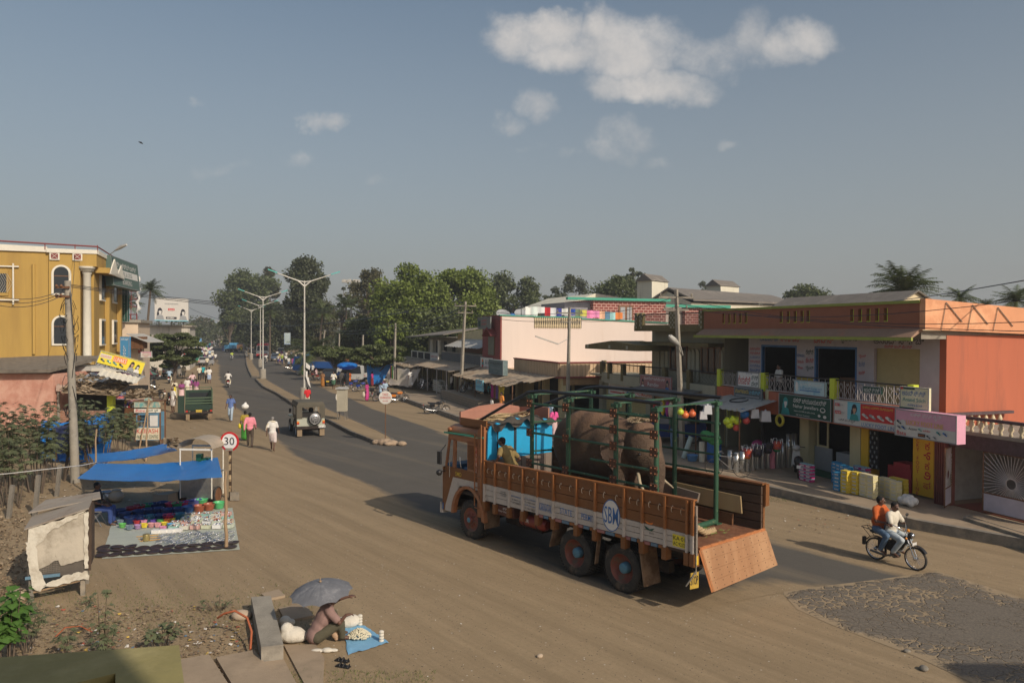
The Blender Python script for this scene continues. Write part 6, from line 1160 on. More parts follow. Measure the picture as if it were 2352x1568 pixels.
for j in Qc(n+1):
 for i in Qc(11):x,y=0.05+2.35*i/10,-1.95+6.85*j/n;mb.v.append((x,y,1.405+.03*max(0,mnoise.noise(Qb((x*3,y*3,1))))))
for j in Qc(n):
 for i in Qc(10):q=j*11+i;mb.f.append((q,q+1,q+12,q+11));mb.mi.append(0);mb.sm.append(True)
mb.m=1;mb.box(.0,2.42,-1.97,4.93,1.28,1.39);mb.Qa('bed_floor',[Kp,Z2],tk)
top_=[(.02,2.3),(2.4,2.3),(2.4,3.12),(2.33,3.24),(2.1,3.3),(1.9,3.24),(1.75,3.32),(1.55,3.38),(1.35,3.27),(1.2,3.34),(1.0,3.4),(.8,3.28),(.7,3.33),(.55,3.24),(.35,3.3),(.12,3.2),(.04,3.05)]
mb=MB();mb.m=0;mb.Qq([(x,4.93,z)for x,z in top_],(0,-.05,0));mb.m=1;mb.box(.03,2.4,4.86,4.95,1.4,2.3);mb.m=2
for x in(.35,.95,1.0,1.75):mb.box(x,x+.03,4.862,4.88,2.3,3.2)
for x in(.6,1.2,1.8,2.1):mb.box(x,x+.015,4.855,4.86,1.4,2.3)
mb.Qa('head_board',[Ko,K2,Za],tk)
cb_=MB();x0,x1=-.03,2.43;CM=[Ka,K1,Kk,Za,Qz,Zu]
def side_poly(mb,pts,x,th,m):mb.m=m;mb.Qq([(x,y,z)for y,z in pts],(th,0,0))
yf,yr=6.72,4.98
for(x,th)in((x0,.05),(x1-.05,.05)):
 a=x-.0
 side_poly(cb_,[(6.92,.62),(6.92,1.1),(6.88,1.72),(6.78,1.86),(6.4,1.86),(6.4,1.62),(6.80,.75),(6.82,.60)],a,th,0)
 side_poly(cb_,[(6.82,.60),(6.80,.75),(6.42,1.62),(5.26,1.64),(5.26,1.42),(6.10,1.42),(6.3,1.1),(6.42,.6)],a-.004,th+.008,1)
 side_poly(cb_,[(6.42,1.62),(6.88,1.72),(6.78,1.90),(5.26,1.90),(5.26,1.64)],a-.002,th+.004,0)
 side_poly(cb_,[(6.84,1.88),(6.66,2.72),(6.60,2.72),(6.76,1.88)],a,th,2)
 side_poly(cb_,[(6.46,1.88),(6.42,2.72),(6.30,2.72),(6.32,1.88)],a,th,2)
 side_poly(cb_,[(5.74,1.88),(5.74,2.72),(5.28,2.72),(5.28,1.88)],a,th,2)
 side_poly(cb_,[(6.68,2.68),(6.66,2.84),(5.28,2.84),(5.28,2.68)],a,th,2)
 side_poly(cb_,[(5.26,.70),(5.26,3.05),(5.12,3.2),(4.97,3.2),(4.97,.70)],a-.003,th+.006,2)
 side_poly(cb_,[(6.86,2.84),(6.86,2.88),(4.99,2.92),(4.99,2.88)],a-.03,.07,5)
for(x,th)in((x0,.05),(x1-.05,.05)):
 arc_=[(5.66+.66*cos(t),.62+.78*sin(t))for t in[PI*i/12 for i in Qc(13)]];arc2=[(5.66+.78*cos(t),.60+.88*sin(t))for t in[PI*i/12 for i in Qc(12,-1,-1)]]
 cb_.m=2;k=len(arc_)
 for i in Qc(k-1):p=[arc_[i],arc_[i+1],arc2[k-2-i],arc2[k-1-i]];cb_.Qq([(x-.06,y,z)for y,z in p],(th+.08,0,0))
cb_.m=0;cb_.box(x0,x1,6.90,6.95,.6,1.86);cb_.m=1;cb_.box(x0-.02,x1+.02,6.93,7.05,.5,.8);cb_.m=2;cb_.box(x0+.05,x1-.05,4.97,5.05,.9,3.1)
cb_.m=3;cb_.box(.3,2.1,5.0,6.9,.7,.95);cb_.m=3;cb_.box(x0+.05,x1-.05,5.0,6.9,1.2,1.3)
cb_.m=2
n=8;prof=[(.0,2.86),(-.01,2.95),(.06,3.06),(.25,3.13),(1.2,3.17),(2.15,3.13),(2.34,3.06),(2.41,2.95),(2.40,2.86)]
ys=[(6.74,0,.55),(6.72,.0,.9),(6.55,0,1.0),(5.0,0,1.0)]
vs=[]
for(y,_,s_)in ys:
 for(x,z)in prof:vs.append((x,y,2.86+(z-2.86)*s_))
cb_.add(vs,[(r*9+i,r*9+i+1,(r+1)*9+i+1,(r+1)*9+i)for r in Qc(3)for i in Qc(8)]+[(0,1,2,3,4,5,6,7,8),tuple(Qc(27,36))[::-1],(0,9,18,27,35,26,17,8)],True)
cab=cb_.Qa('cab',CM,tk)
mb=MB();mb.quad((x0+.06,6.84,1.9),(x1-.06,6.84,1.9),(x1-.1,6.66,2.7),(x0+.1,6.66,2.7));g_=bpy.data.materials.new('windscreen');g_.use_nodes=True;gb_=g_.node_tree.nodes['Principled BSDF'];gb_.inputs['Base Color'].default_value=(.30,.33,.32,1);gb_.inputs['Alpha'].default_value=.28;gb_.inputs['Roughness'].default_value=.08;mb.Qa('windscreen',g_,cab)
mb=MB();mb.box(.05,.9,5.3,6.0,1.5,1.95);mb.box(1.2,2.3,5.3,6.0,1.5,1.95);mb.box(.0,2.38,6.35,6.8,1.55,1.98);mb.Qa('seat',mat('blue_seat',(.03,.11,.22),.6),cab)
mb=MB()
for i in Qc(18):mb.Qo([(x0-.012,5.44,1.96+i*.038),(x0-.012,5.70,1.96+i*.038),(x0+.02,5.70,1.975+i*.038),(x0+.02,5.44,1.975+i*.038)],[(x0-.018,5.44,1.975+i*.038),(x0-.018,5.70,1.975+i*.038),(x0+.02,5.70,1.99+i*.038),(x0+.02,5.44,1.99+i*.038)])
mb.Qa('louvre',Ka,cab)
mb=MB();mb.box(-.045,-.03,5.29,5.40,1.9,2.62);p_=mb.Qa('painted_strip',mat('painted_flowers',(.55,.40,.30),.6,.3,12,Qj=(.45,.10,.05),Qm=9,Qk=.5),cab)
mb=MB();mb.bar((-.09,6.52,1.62),(-.09,6.52,2.15),.012,5);mb.tube([(-.09,5.95,1.95),(-.11,5.97,2.15),(-.09,6.0,2.25)],.012,5);mb.Qa('grab_handle',Zd,cab)
mb=MB();mb.box(-.32,-.26,6.66,6.82,1.98,2.34);mb.bar((-.28,6.75,1.75),(-.03,6.8,1.75),.015);mb.bar((-.28,6.75,2.3),(-.03,6.8,2.5),.015);mb.ball((-.26,6.8,1.72),.09,8,6);mb.Qa('mirror',Qg,cab)
mb=MB();mb.bar((-.07,5.05,.72),(-.07,5.05,3.25),.02,5);mb.bar((-.07,5.34,1.0),(-.07,5.34,2.98),.018,5)
for i in Qc(8):mb.bar((-.07,5.05,.95+i*.28),(-.07,5.34,.95+i*.28),.014,4)
mb.Qa('ladder',Z8,cab)
lt=MB();lt.m=GD;lt.text('SMD',(x0-.012,6.30,1.68),(0,-1,0),(0,0,1),.3,.12);lt.Qa('lettering',SM,cab)
mb=MB();mb.m=1;mb.ball((-.02,6.62,2.98),(.05,.09,.06));mb.m=0;mb.box(-.05,.05,6.90,7.02,.62,.8);mb.Qa('marker_lamp',[Z4,Kk],cab)
mb=MB();mb.m=0;mb.box(.10,.14,5.05,6.28,3.12,3.34);mb.m=1;mb.Qq([(2.30,4.95,3.12),(2.30,6.28,3.12),(2.30,6.28,3.50),(2.30,5.6,3.60),(2.30,4.95,3.58)],(.05,0,0));mb.box(.10,2.35,6.24,6.30,3.12,3.50);mb.m=1
mb.Qq([(.12,6.30,3.3),(2.33,6.30,3.3),(2.33,6.30,3.52),(1.6,6.30,3.66),(.8,6.30,3.62),(.12,6.30,3.48)],(0,.04,0));mb.m=0;mb.box(.1,2.3,5.0,6.25,3.13,3.16);mb.Qa('roof_box',[Ka,mat('pinkish_brown_board',(.36,.17,.12),.6,.12,2)],cab)
mb=MB();random.seed(8)
for i in Qc(16):
 cx_,cy_,r=1.15+random.uniform(-.3,.3),5.65+random.uniform(-.12,.12),random.uniform(.25,.5);mb.tube([(cx_+r*1.5*cos(t),cy_+r*.8*sin(t),3.2+.012*i+.02*sin(3*t+i))for t in[j*.42 for j in Qc(16)]],.016,4)
ro=mb.Qa('rope',mat('straw_rope',(.42,.31,.17),.95,.2,20));ro.location=TO;ro.rotation_euler=(0,0,TR_);tag(ro,'coil of straw coloured rope lying in the box on the cab roof','rope')
mb=MB();nn=22;mb.smooth=True
for j in Qc(6):
 for i in Qc(nn+1):u=i/nn;x=.15+2.25*u;y=5.15-.09*j;z=3.25+.14*sin(u*PI)+.04*sin(u*17+j)+.03*sin(u*41)-(.0 if j<4 else.07*(j-3)*(1+.5*sin(u*23)));mb.v.append((x,y,z))
for j in Qc(5):
 for i in Qc(nn):q=j*(nn+1)+i;mb.f.append((q,q+1,q+nn+2,q+nn+1));mb.mi.append(0);mb.sm.append(True)
tp=mb.Qa('tarpaulin',mat('dark_tarp',(.065,.055,.045),.9,.25,4,bump=.6,Qt=8));tp.location=TO;tp.rotation_euler=(0,0,TR_);tag(tp,'dark folded tarpaulin draped along the top of the blue head board','tarpaulin')
mb=MB();mb.box(.8,.9,-1.9,6.8,.85,1.12);mb.box(1.5,1.6,-1.9,6.8,.85,1.12)
for y in(-1.9,-1.2,-.6,.75,2.2,3.0,3.9,4.7):mb.box(.05,2.4,y-.04,y+.04,1.15,1.28)
for y in(0,1.5,5.62):mb.bar((.3,y,.53),(2.1,y,.53),.1,8)
mb.box(.55,.75,-.9,2.3,.55,.8);mb.box(1.7,1.9,-.9,2.3,.55,.8);mb.box(.7,1.7,3.4,4.9,.5,1.1);mb.Qa('chassis',Za,tk)
def truck_wheel(y,x,s_,kind):
 r=.535;w=.26;mb=MB();pr=[(r*.62,-w/2),(r*.80,-w*.56),(r*.93,-w*.5),(r*.985,-w*.42),(r,-w*.3),(r,w*.3),(r*.985,w*.42),(r*.93,w*.5),(r*.80,w*.56),(r*.62,w/2)]
 mb.Qi(pr,(0,0,0),'X',44,ends=False)
 for i in Qc(44):
  a=2*PI*i/44;
  for k in(-.36,-.12,.12,.36):
   c_,s2_=cos(a+(.07 if k in(-.12,.36)else 0)),sin(a+(.07 if k in(-.12,.36)else 0));p=Qb((k*w,c_*r,s2_*r));t=Qb((0,-s2_,c_));n_=Qb((0,c_,s2_));X_=Qb((w*.10,0,0));T_=t*.024;mb.Qo([p-X_-T_,p+X_-T_,p+X_+T_,p-X_+T_],[p-X_-T_+n_*.014,p+X_-T_+n_*.014,p+X_+T_+n_*.014,p-X_+T_+n_*.014])
 o=mb.Qa('wheel',Zq,tk);o.location=(x,y,.535)
 mb=MB();mb.m=0
 if kind=='rear':mb.Qi([(r*.62,-w*.5),(r*.60,-w*.46),(r*.56,-w*.1),(r*.40,w*.15),(r*.26,w*.2)],(0,0,0),'X',28,ends=False);mb.m=1;mb.Qi([(r*.24,w*.2),(r*.22,-w*.30),(r*.17,-w*.36),(.001,-w*.38)],(0,0,0),'X',18)
 else:
  mb.Qi([(r*.62,-w*.5),(r*.58,-w*.46),(r*.54,-w*.3),(r*.40,-w*.46),(r*.20,-w*.46)],(0,0,0),'X',28,ends=False);mb.Qi([(r*.2,-w*.5),(r*.18,-w*.75),(.07,-w*.8)],(0,0,0),'X',16);mb.m=1;mb.Qi([(.075,-w*.8),(.05,-w*.88),(.001,-w*.88)],(0,0,0),'X',12);mb.m=0
  for i in Qc(10):a=2*PI*i/10;mb.ball((-w*.5,r*.32*cos(a),r*.32*sin(a)),.024,6,4)
 rim=mb.Qa('rim',[Jf,Je],o)
 if s_<0:o.scale=(-1,1,1)
for y in(0,1.5):
 truck_wheel(y,.16,1,'rear');truck_wheel(y,.46,1,'rear');truck_wheel(y,2.28,-1,'rear');truck_wheel(y,1.98,-1,'rear')
truck_wheel(5.64,.16,1,'front');truck_wheel(5.64,2.26,-1,'front')
for(y,z0_,z1_,x0_,x1_,sl)in((4.95,.42,1.2,-.02,.5,0),(2.3,.5,1.15,.02,.5,.2),(-.62,.32,1.35,-.02,.52,-.18),(.78,.45,1.15,.02,.12,.1),(-.62,.35,1.3,1.9,2.4,-.18)):
 mb=MB();mb.Qo([(x0_,y-.02+sl*.4,z0_),(x1_,y-.02+sl*.4,z0_),(x1_,y+.01+sl*.4,z0_),(x0_,y+.01+sl*.4,z0_)],[(x0_,y-.02-sl*.6,z1_),(x1_,y-.02-sl*.6,z1_),(x1_,y+.01-sl*.6,z1_),(x0_,y+.01-sl*.6,z1_)]);mb.Qa('mudflap',mat('dusty_mudflap',(.13,.075,.04),.85,.2,4,Qj=(.24,.16,.10),Qm=2.5,Qk=.5),tk)
mb=MB();mb.m=0;mb.tube([(.2,3.62,.95),(.2,3.55,.95),(.2,2.72,.95),(.2,2.62,.95)],[.1,.17,.17,.1],16);mb.m=1
for y in(3.4,2.9):mb.Qi([(.176,-.02),(.176,.02)],(.2,y,.95),'Y',16);mb.box(.1,.3,y-.02,y+.02,1.1,1.3)
tn=mb.Qa('air_tank',[mat('tank_red',(.20,.025,.015),.4,.12,3),Za],tk);lt=MB();lt.m=W_;lt.text('AIR',(.02,3.35,.93),(0,-1,0),(0,0,1),.2,.09);lt.Qa('lettering',SM,tn)
mb=MB();mb.box(.02,.5,3.75,4.45,.92,1.18);tn=mb.Qa('tool_box',mat('maroon_box',(.10,.035,.025),.6),tk);lt=MB();lt.m=W_;lt.text('Only Chick Me..',(.014,4.40,1.0),(0,-1,0),(0,0,1),.55,.06);lt.text('ಶ್ರೀ',(.014,4.2,1.09),(0,-1,0),(0,0,1),.2,.06);lt.Qa('lettering',SM,tn)
mb=MB();T0,T1_,T2_,T3_=Qb((.12,-2.02,1.40)),Qb((2.48,-2.02,1.42)),Qb((2.72,-2.16,.64)),Qb((.36,-2.16,.54));n_=Qb((0,-.05,-.008));mb.m=0
for i in Qc(4):
 f0,f1=i/4+.004,(i+1)/4-.004;A_,B_,C_,D_=T0.lerp(T3_,f0),T1_.lerp(T2_,f0),T1_.lerp(T2_,f1),T0.lerp(T3_,f1);mb.Qo([A_,B_,B_+n_,A_+n_],[D_,C_,C_+n_,D_+n_])
mb.m=1
for c in Qc(9):
 for r_i in Qc(8):p=T0.lerp(T1_,.06+c*.11+.01*sin(r_i*3)).lerp(T3_.lerp(T2_,.06+c*.11),.06+r_i*.125)+n_*1.02;mb.ball(p,(.012,.006,.012),6,4)
mb.m=2;mb.strip(T0+n_*.5,T3_+n_*.5,.03,.07);mb.strip(T0+Qb((0,0,.01)),T1_+Qb((0,0,.01)),.05,.05)
for k in Qc(9):p=T0.lerp(T1_,.05+k*.11);mb.bar(p+Qb((0,0,.01)),p+Qb((.1,0,.01)),.035,6)
mb.Qa('tailgate',[mat('tailgate_orange',(.34,.175,.085),.7,.12,1.8,Qj=(.44,.25,.13),Qm=1.6,Qk=.52,Qu=True),Za,mat('tail_edge',(.45,.17,.06),.7,.2,5)],tk)
mb=MB();mb.m=0;mb.strip((-.0,-2.02,2.3),(-.0,-2.03,1.15),.06,.05);mb.m=1;mb.strip((.0,-2.04,1.3),(.0,-2.045,1.12),.065,.05);mb.m=2;n=22
for i in Qc(n):z=2.1-i*.055;mb.tube([(-.04+.015*(i%2),-2.06,z+.03),(-.04-.015*(i%2),-2.075,z),(-.04+.015*(i%2),-2.06,z-.03)],.012,4)
mb.tube([(-.04,-2.06,1.0),(-.1,-2.0,.85),(-.15,-1.9,.68)],.02,4);mb.Qa('corner_post',[K2,Qf('post_yellow',(.6,.4,.02)),Qx],tk)
mb=MB();mb.quad((-.05,-1.93,.60),(.18,-1.97,.60),(.18,-1.97,.93),(-.05,-1.93,.93));sp_=mb.Qa('stop_plate',mat('dirty_yellow',(.42,.28,.04),.7,.2,5),tk);lt=MB();lt.m=BK;lt.text('STOP',(-.04,-1.94,.68),(.985,-.17,0),(0,0,1),.2,.18);lt.Qa('lettering',SM,sp_)
NP=[(.33,3.40),(.33,2.05),(.33,.47),(.33,-.72)];FP=[(2.08,3.0),(2.08,1.62),(2.08,.17),(2.08,-1.02)]
for(x,y)in NP+FP:
 zt_=4.2 if x<1 else 4.26;mb=MB();mb.tube([(x,y,1.42),(x,y,zt_)],.056,12);mb.box(x-.09,x+.09,y-.09,y+.09,zt_-.12,zt_-.04);mb.box(x-.1,x+.1,y-.1,y+.1,1.42,1.44);mb.Qa('cage_post',Zl,tk)
def brk(x,y,z,parent):
 mb=MB();mb.m=0;mb.box(x-.11,x-.075,y-.10,y+.10,z-.10,z+.10);mb.m=1
 for a in(-.055,.055):
  for b in(-.06,.06):mb.ball((x-.115,y+a,z+b),(.016,.018,.018),6,4)
 mb.m=0;mb.box(x-.075,x+.02,y-.02,y+.02,z-.06,z+.06);mb.Qa('clamp_plate',[K3,K4],parent)
for(z,ya,yb2)in((3.95,3.45,-.85),(3.20,3.45,-.85),(2.42,3.45,-.85),(3.58,1.2,-.85),(2.80,1.2,-.85)):
 mb=MB();mb.tube([(.25,ya,z+.0),(.25,yb2,z+.0)],.03,6,True,False);r=mb.Qa('cage_rail',Zl,tk)
 for(x,y)in NP:
  if y<ya:brk(.33,y,z,r)
for z in(3.72,3.4,3.0,2.6):
 mb=MB();mb.tube([(2.1,3.05,z),(2.1,-1.1,z)],.026,6,True,False);mb.Qa('cage_rail',Zl,tk)
for(a,b)in zip(NP,FP):mb=MB();mb.strip((a[0],a[1],4.17),(b[0],b[1],4.22),.07,.035);mb.Qa('cross_bar',Zl,tk)
for z in(2.7,3.45):mb=MB();mb.bar((.33,3.42,z),(2.08,3.02,z),.024,6);mb.Qa('cross_bar',Zl,tk)
mb=MB();mb.tube([(.33,-.85,4.26),(.33,1,4.28),(.33,3.0,4.28),(.33,3.55,4.22),(.33,4.4,3.85),(.34,5.2,3.5),(.38,5.85,3.22)],.042,10);mb.Qa('top_pipe',Z9,tk)
mb=MB();mb.tube([(2.08,-1.15,4.32),(2.08,.5,4.34),(2.08,2.7,4.34),(2.05,3.15,4.28),(1.9,4.3,3.85),(1.72,5.2,3.52)],.042,10);mb.Qa('top_pipe',Z9,tk)
mb=MB();mb.tube([(1.72,5.2,3.50),(1.5,5.9,3.32),(1.2,6.1,3.26)],.035,8);mb.Qa('pipe_end',Zv,tk)
mb=MB();mb.m=0;mb.tube([(.3,-1.1,1.47),(2.1,-1.0,1.47)],.07,8);mb.Qa('floor_beam',Zl,tk)
def Q1(mb,nm,m,Qe,cat):o=mb.Qa(nm,m);o.location=TO;o.rotation_euler=(0,0,TR_);return tag(o,Qe,cat)
mb=MB();mb.Qo([(2.24,.3,1.75),(2.28,.3,1.75),(2.34,-1.55,1.72),(2.30,-1.55,1.72)],[(2.26,.3,2.15),(2.3,.3,2.15),(2.36,-1.5,2.1),(2.32,-1.5,2.1)]);Q1(mb,'plank',mat('raw_plank',(.33,.235,.12),.85,.15,2.2,Qu=True),'wide pale plank leaning on the inside of the far side panel','plank')
mb=MB();mb.Qo([(2.12,.9,1.75),(2.2,.9,1.75),(2.2,-.45,1.8),(2.12,-.45,1.8)],[(2.14,.9,2.12),(2.2,.9,2.12),(2.2,-.5,2.02),(2.14,-.5,2.02)]);Q1(mb,'plank',K2,'dark broken plank in front of the pale one in the truck bed','plank')
mb=MB();mb.Qo([(2.3,.2,1.42),(2.36,.2,1.42),(2.36,-1.3,1.42),(2.3,-1.3,1.42)],[(2.3,.2,1.68),(2.36,.2,1.68),(2.36,-1.3,1.66),(2.3,-1.3,1.66)]);Q1(mb,'plank',Ql,'short brown board standing on the bed floor under the pale plank','plank')
def braid(pts,r,Qe):
 mb=MB();pts=[Qb(p)for p in pts];L_=[];n=40
 for s_ in Qc(4):
  q=[]
  for i in Qc(n+1):
   t=i/n*(len(pts)-1);k=min(int(t),len(pts)-2);p=pts[k].lerp(pts[k+1],t-k);d=(pts[k+1]-pts[k]).normalized();a=i*.55+s_*PI/2;u=d.cross(Qb((0,0,1))).normalized();w=u.cross(d);q.append(p+(u*cos(a)+w*sin(a))*r*.6)
  mb.tube(q,r*.55,6)
 rr=random.Random(int(r*1000))
 for i in Qc(60):p=pts[0].lerp(pts[-1],rr.random());
 return Q1(mb,'thick_rope',mat('jute_rope',(.42,.30,.17),.98,.25,25,bump=.8,Qt=60),Qe,'rope')
braid([(1.05,.1,1.75),(1.0,-.35,1.95),(1.15,-.8,1.75),(1.3,-1.0,1.55)],.055,'thick jute rope leading from the elephant down behind the rear cage post')
braid([(.12,-1.55,1.95),(.5,-1.55,1.75),(1.0,-1.5,1.5),(1.45,-1.42,1.46)],.065,'thick frayed jute rope lying over the back of the bed floor')
# == elephant
K5=bpy.data.materials.new('elephant_skin');K5.use_nodes=True;t=K5.node_tree;b=t.nodes['Principled BSDF'];b.inputs['Roughness'].default_value=.85
tcn=t.nodes.new('ShaderNodeTexCoord');no=t.nodes.new('ShaderNodeTexNoise');no.inputs['Scale'].default_value=2.2;no.inputs['Detail'].default_value=8;t.links.new(tcn.outputs['Object'],no.inputs['Vector'])
rp=t.nodes.new('ShaderNodeValToRGB');E_=rp.color_ramp.elements;E_[0].position=.3;E_[0].color=(.060,.040,.027,1);E_[1].position=.7;E_[1].color=(.135,.086,.055,1);t.links.new(no.outputs['Fac'],rp.inputs[0])
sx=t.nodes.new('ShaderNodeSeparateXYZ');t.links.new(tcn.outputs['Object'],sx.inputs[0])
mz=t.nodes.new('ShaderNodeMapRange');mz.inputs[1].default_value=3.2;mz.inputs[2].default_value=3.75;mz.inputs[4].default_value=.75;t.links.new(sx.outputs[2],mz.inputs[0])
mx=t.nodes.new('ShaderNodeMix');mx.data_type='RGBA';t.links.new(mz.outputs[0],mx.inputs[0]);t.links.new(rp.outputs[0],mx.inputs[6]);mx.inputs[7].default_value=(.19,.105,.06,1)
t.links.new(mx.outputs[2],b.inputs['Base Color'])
vo=t.nodes.new('ShaderNodeTexVoronoi');vo.feature='DISTANCE_TO_EDGE';vo.inputs['Scale'].default_value=22;mp=t.nodes.new('ShaderNodeMapping');mp.inputs['Scale'].default_value=(1,1,1.8);t.links.new(tcn.outputs['Object'],mp.inputs[0]);t.links.new(mp.outputs[0],vo.inputs['Vector'])
nb=t.nodes.new('ShaderNodeTexNoise');nb.inputs['Scale'].default_value=9;nb.inputs['Detail'].default_value=7;t.links.new(mp.outputs[0],nb.inputs['Vector']);ad=t.nodes.new('ShaderNodeMath');t.links.new(vo.outputs['Distance'],ad.inputs[0]);t.links.new(nb.outputs['Fac'],ad.inputs[1])
bp=t.nodes.new('ShaderNodeBump');bp.inputs['Strength'].default_value=.8;bp.inputs['Distance'].default_value=.03;t.links.new(ad.outputs[0],bp.inputs['Height']);t.links.new(bp.outputs[0],b.inputs['Normal'])
el=Qh('elephant','brown elephant with pale tusks standing in the green cage, facing the tailgate','elephant',TO,TR_)
mb=MB();cx=1.2
for(y,z,rx,ry,rz)in((2.75,2.92,.56,.52,.72),(2.35,3.02,.64,.70,.80),(1.85,3.03,.68,.75,.82),(1.35,2.98,.66,.65,.78),(1.0,2.98,.58,.5,.70),(1.9,2.75,.66,.9,.70)):mb.ball((cx,y,z),(rx,ry,rz),20,14)
mb.ball((cx,1.85,3.55),(.26,.55,.27),14,10);mb.ball((cx,2.75,3.35),(.32,.45,.28),14,10);mb.ball((cx,1.0,3.4),(.32,.45,.30),14,10)
mb.ball((cx,.40,3.12),(.45,.45,.56),16,12);mb.ball((cx-.13,.40,3.45),(.22,.26,.24),12,10);mb.ball((cx+.13,.40,3.45),(.22,.26,.24),12,10);mb.ball((cx,.22,3.2),(.30,.26,.36),14,10);mb.ball((cx,.28,2.78),(.30,.30,.34),12,10)
mb.ball((cx-.26,.36,2.95),(.16,.2,.24),10,8);mb.ball((cx+.26,.36,2.95),(.16,.2,.24),10,8);mb.ball((cx,.5,2.52),(.17,.22,.16),10,8)
trk=[(cx,.12,3.0,.24),(cx,.0,2.75,.22),(cx,-.04,2.5,.195),(cx,-.03,2.2,.165),(cx,.0,1.95,.14),(cx,.08,1.72,.115),(cx+.02,.22,1.58,.09),(cx+.03,.34,1.60,.075)]
for a,b2 in zip(trk,trk[1:]):mb.cap(a[:3],b2[:3],a[3],b2[3],12)
for(x,y,k)in((cx-.28,.95,0),(cx+.28,1.05,0),(cx-.27,2.72,1),(cx+.27,2.6,1)):
 if k==0:mb.cap((x,y,2.75),(x,y-.02,2.1),.25,.21);mb.cap((x,y-.02,2.1),(x,y,1.62),.2,.185);mb.cap((x,y-.02,1.62),(x,y-.04,1.5),.19,.21)
 else:mb.cap((x,y,2.75),(x,y-.12,2.2),.31,.23);mb.cap((x,y-.12,2.2),(x,y+.05,1.7),.21,.18);mb.cap((x,y+.05,1.7),(x,y,1.51),.185,.2)
mb.tube([(cx,3.22,3.2),(cx+.02,3.34,2.8),(cx,3.30,2.3),(cx,3.28,1.95)],[.06,.045,.035,.05],8)
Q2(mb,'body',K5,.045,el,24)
Jg=mat('ear_skin',(.085,.055,.04),.85,.25,6,Qj=(.20,.13,.10),Qm=6,Qk=.6,bump=.5,Qt=25)
for s_ in(-1,1):
 mb=MB();E2=[(.70,3.44),(.86,3.42),(1.0,3.28),(1.04,3.05),(.98,2.82),(.86,2.62),(.74,2.50),(.66,2.62),(.62,2.9),(.58,3.2)]
 pts=[(cx+s_*(.44+.34*min(1,max(0,(y-.55)/.45))+.03*sin(z*9)),y,z)for y,z in E2];mb.Qq(pts,(s_*.035,0,0));m_=mb
 o=Q2(mb,'ear',Jg,.016,el,3)
 mb=MB();mb.ball((cx+s_*.385,.18,2.98),(.03,.035,.028),8,6);mb.Qa('eye',Qg,el)
 mb=MB();mb.tube([(cx+s_*.17,.28,2.62),(cx+s_*.24,.1,2.42),(cx+s_*.27,-.08,2.29),(cx+s_*.27,-.28,2.2)]if s_>0 else[(cx-.2,.38,2.5),(cx-.3,.24,2.3),(cx-.33,.08,2.12)],[.045,.042,.036,.015][:4 if s_>0 else 3],8);mb.Qa('tusk',mat('ivory',(.40,.33,.22),.6),el)
mb=MB();random.seed(2)
for i in Qc(260):a=random.random();p=Qb((cx-.15+.4*a+random.gauss(0,.02),.62-.1*a+random.gauss(0,.06),3.70+.05*sin(a*PI)+random.gauss(0,.02)));d=Qb((random.gauss(0,1),random.gauss(0,1),random.gauss(0,.6)))*.05;mb.bar(p-d,p+d,.007,3)
Q1(mb,'neck_rope',Zy,'bundle of frayed rope across the elephant neck','rope')
mb=MB()
for i in Qc(30):p=Qb((random.uniform(.6,1.9),random.uniform(-1.7,-.9),1.45));d=Qb((random.gauss(0,1),random.gauss(0,1),.1))*.05;mb.quad(p-d,p+Qb((.02,0,.01)),p+d,p-Qb((.02,0,0)))
Q1(mb,'grass_scraps',Qf('green_scraps',(.16,.26,.05)),'scraps of green fodder on the truck bed floor','fodder')['kind']='stuff'
mb=MB();mb.ball((.75,4.3,1.6),(.5,.35,.22),10,7);mb.ball((.55,3.8,1.75),(.3,.4,.2),10,7);o=Q2(mb,'sack',Qf('white_sack',(.6,.56,.5),.9),.04,None,2);o.location=TO;o.rotation_euler=(0,0,TR_);tag(o,'white sacks heaped in the truck bed between the man and the elephant','sack')
# == people
def mskin(n,c):return mat(n,c,.55,.08,8)
SKD=mskin('skin_dark',(.115,.055,.035));SKM=mskin('skin_brown',(.19,.095,.06));HB=Qf('hair_black',(.008,.007,.007),.95);HG=Qf('hair_grey',(.22,.21,.20),.8)
_cl={}
def C(n,c,**k):
 if n not in _cl:_cl[n]=mat('fabric_'+n,c,.88,.10,7,bump=.7,Qt=7,**k)
 return _cl[n]
CW=C('white',(.70,.68,.64));CWH=C('cream',(.64,.58,.44));CPK=C('pink',(.74,.26,.32));CLP=C('pale_pink',(.68,.48,.48));CBL=C('light_blue',(.36,.48,.60));CDB=C('dark_blue',(.03,.06,.20));CJN=C('jeans',(.14,.22,.34));CLJ=C('pale_jeans',(.34,.42,.50))
CBK=C('black',(.02,.02,.022));CDG=C('dark_grey',(.07,.065,.06));CBR=C('brown_trouser',(.075,.055,.04));CRD=C('red',(.60,.02,.025));CYE=C('yellow',(.70,.55,.04));COR=C('orange_shirt',(.55,.13,.02));CGR=C('green',(.04,.20,.07));CKH=C('khaki',(.23,.165,.06))
CPU=C('purple',(.26,.06,.20));COL_=C('olive_sari',(.34,.25,.03));CMG=C('magenta',(.50,.05,.22));CTE=C('teal',(.02,.30,.34));CPL=C('blue_check',(.14,.27,.52),Qj=(.55,.58,.62),Qm=14,Qk=.5);CMV=C('mauve_check',(.27,.17,.15));CLM=C('lime',(.50,.60,.10));CGL=C('grey_cloth',(.35,.35,.36));CPE=C('peach_towel',(.62,.42,.28));CDGN=C('dark_green_check',(.05,.12,.07))
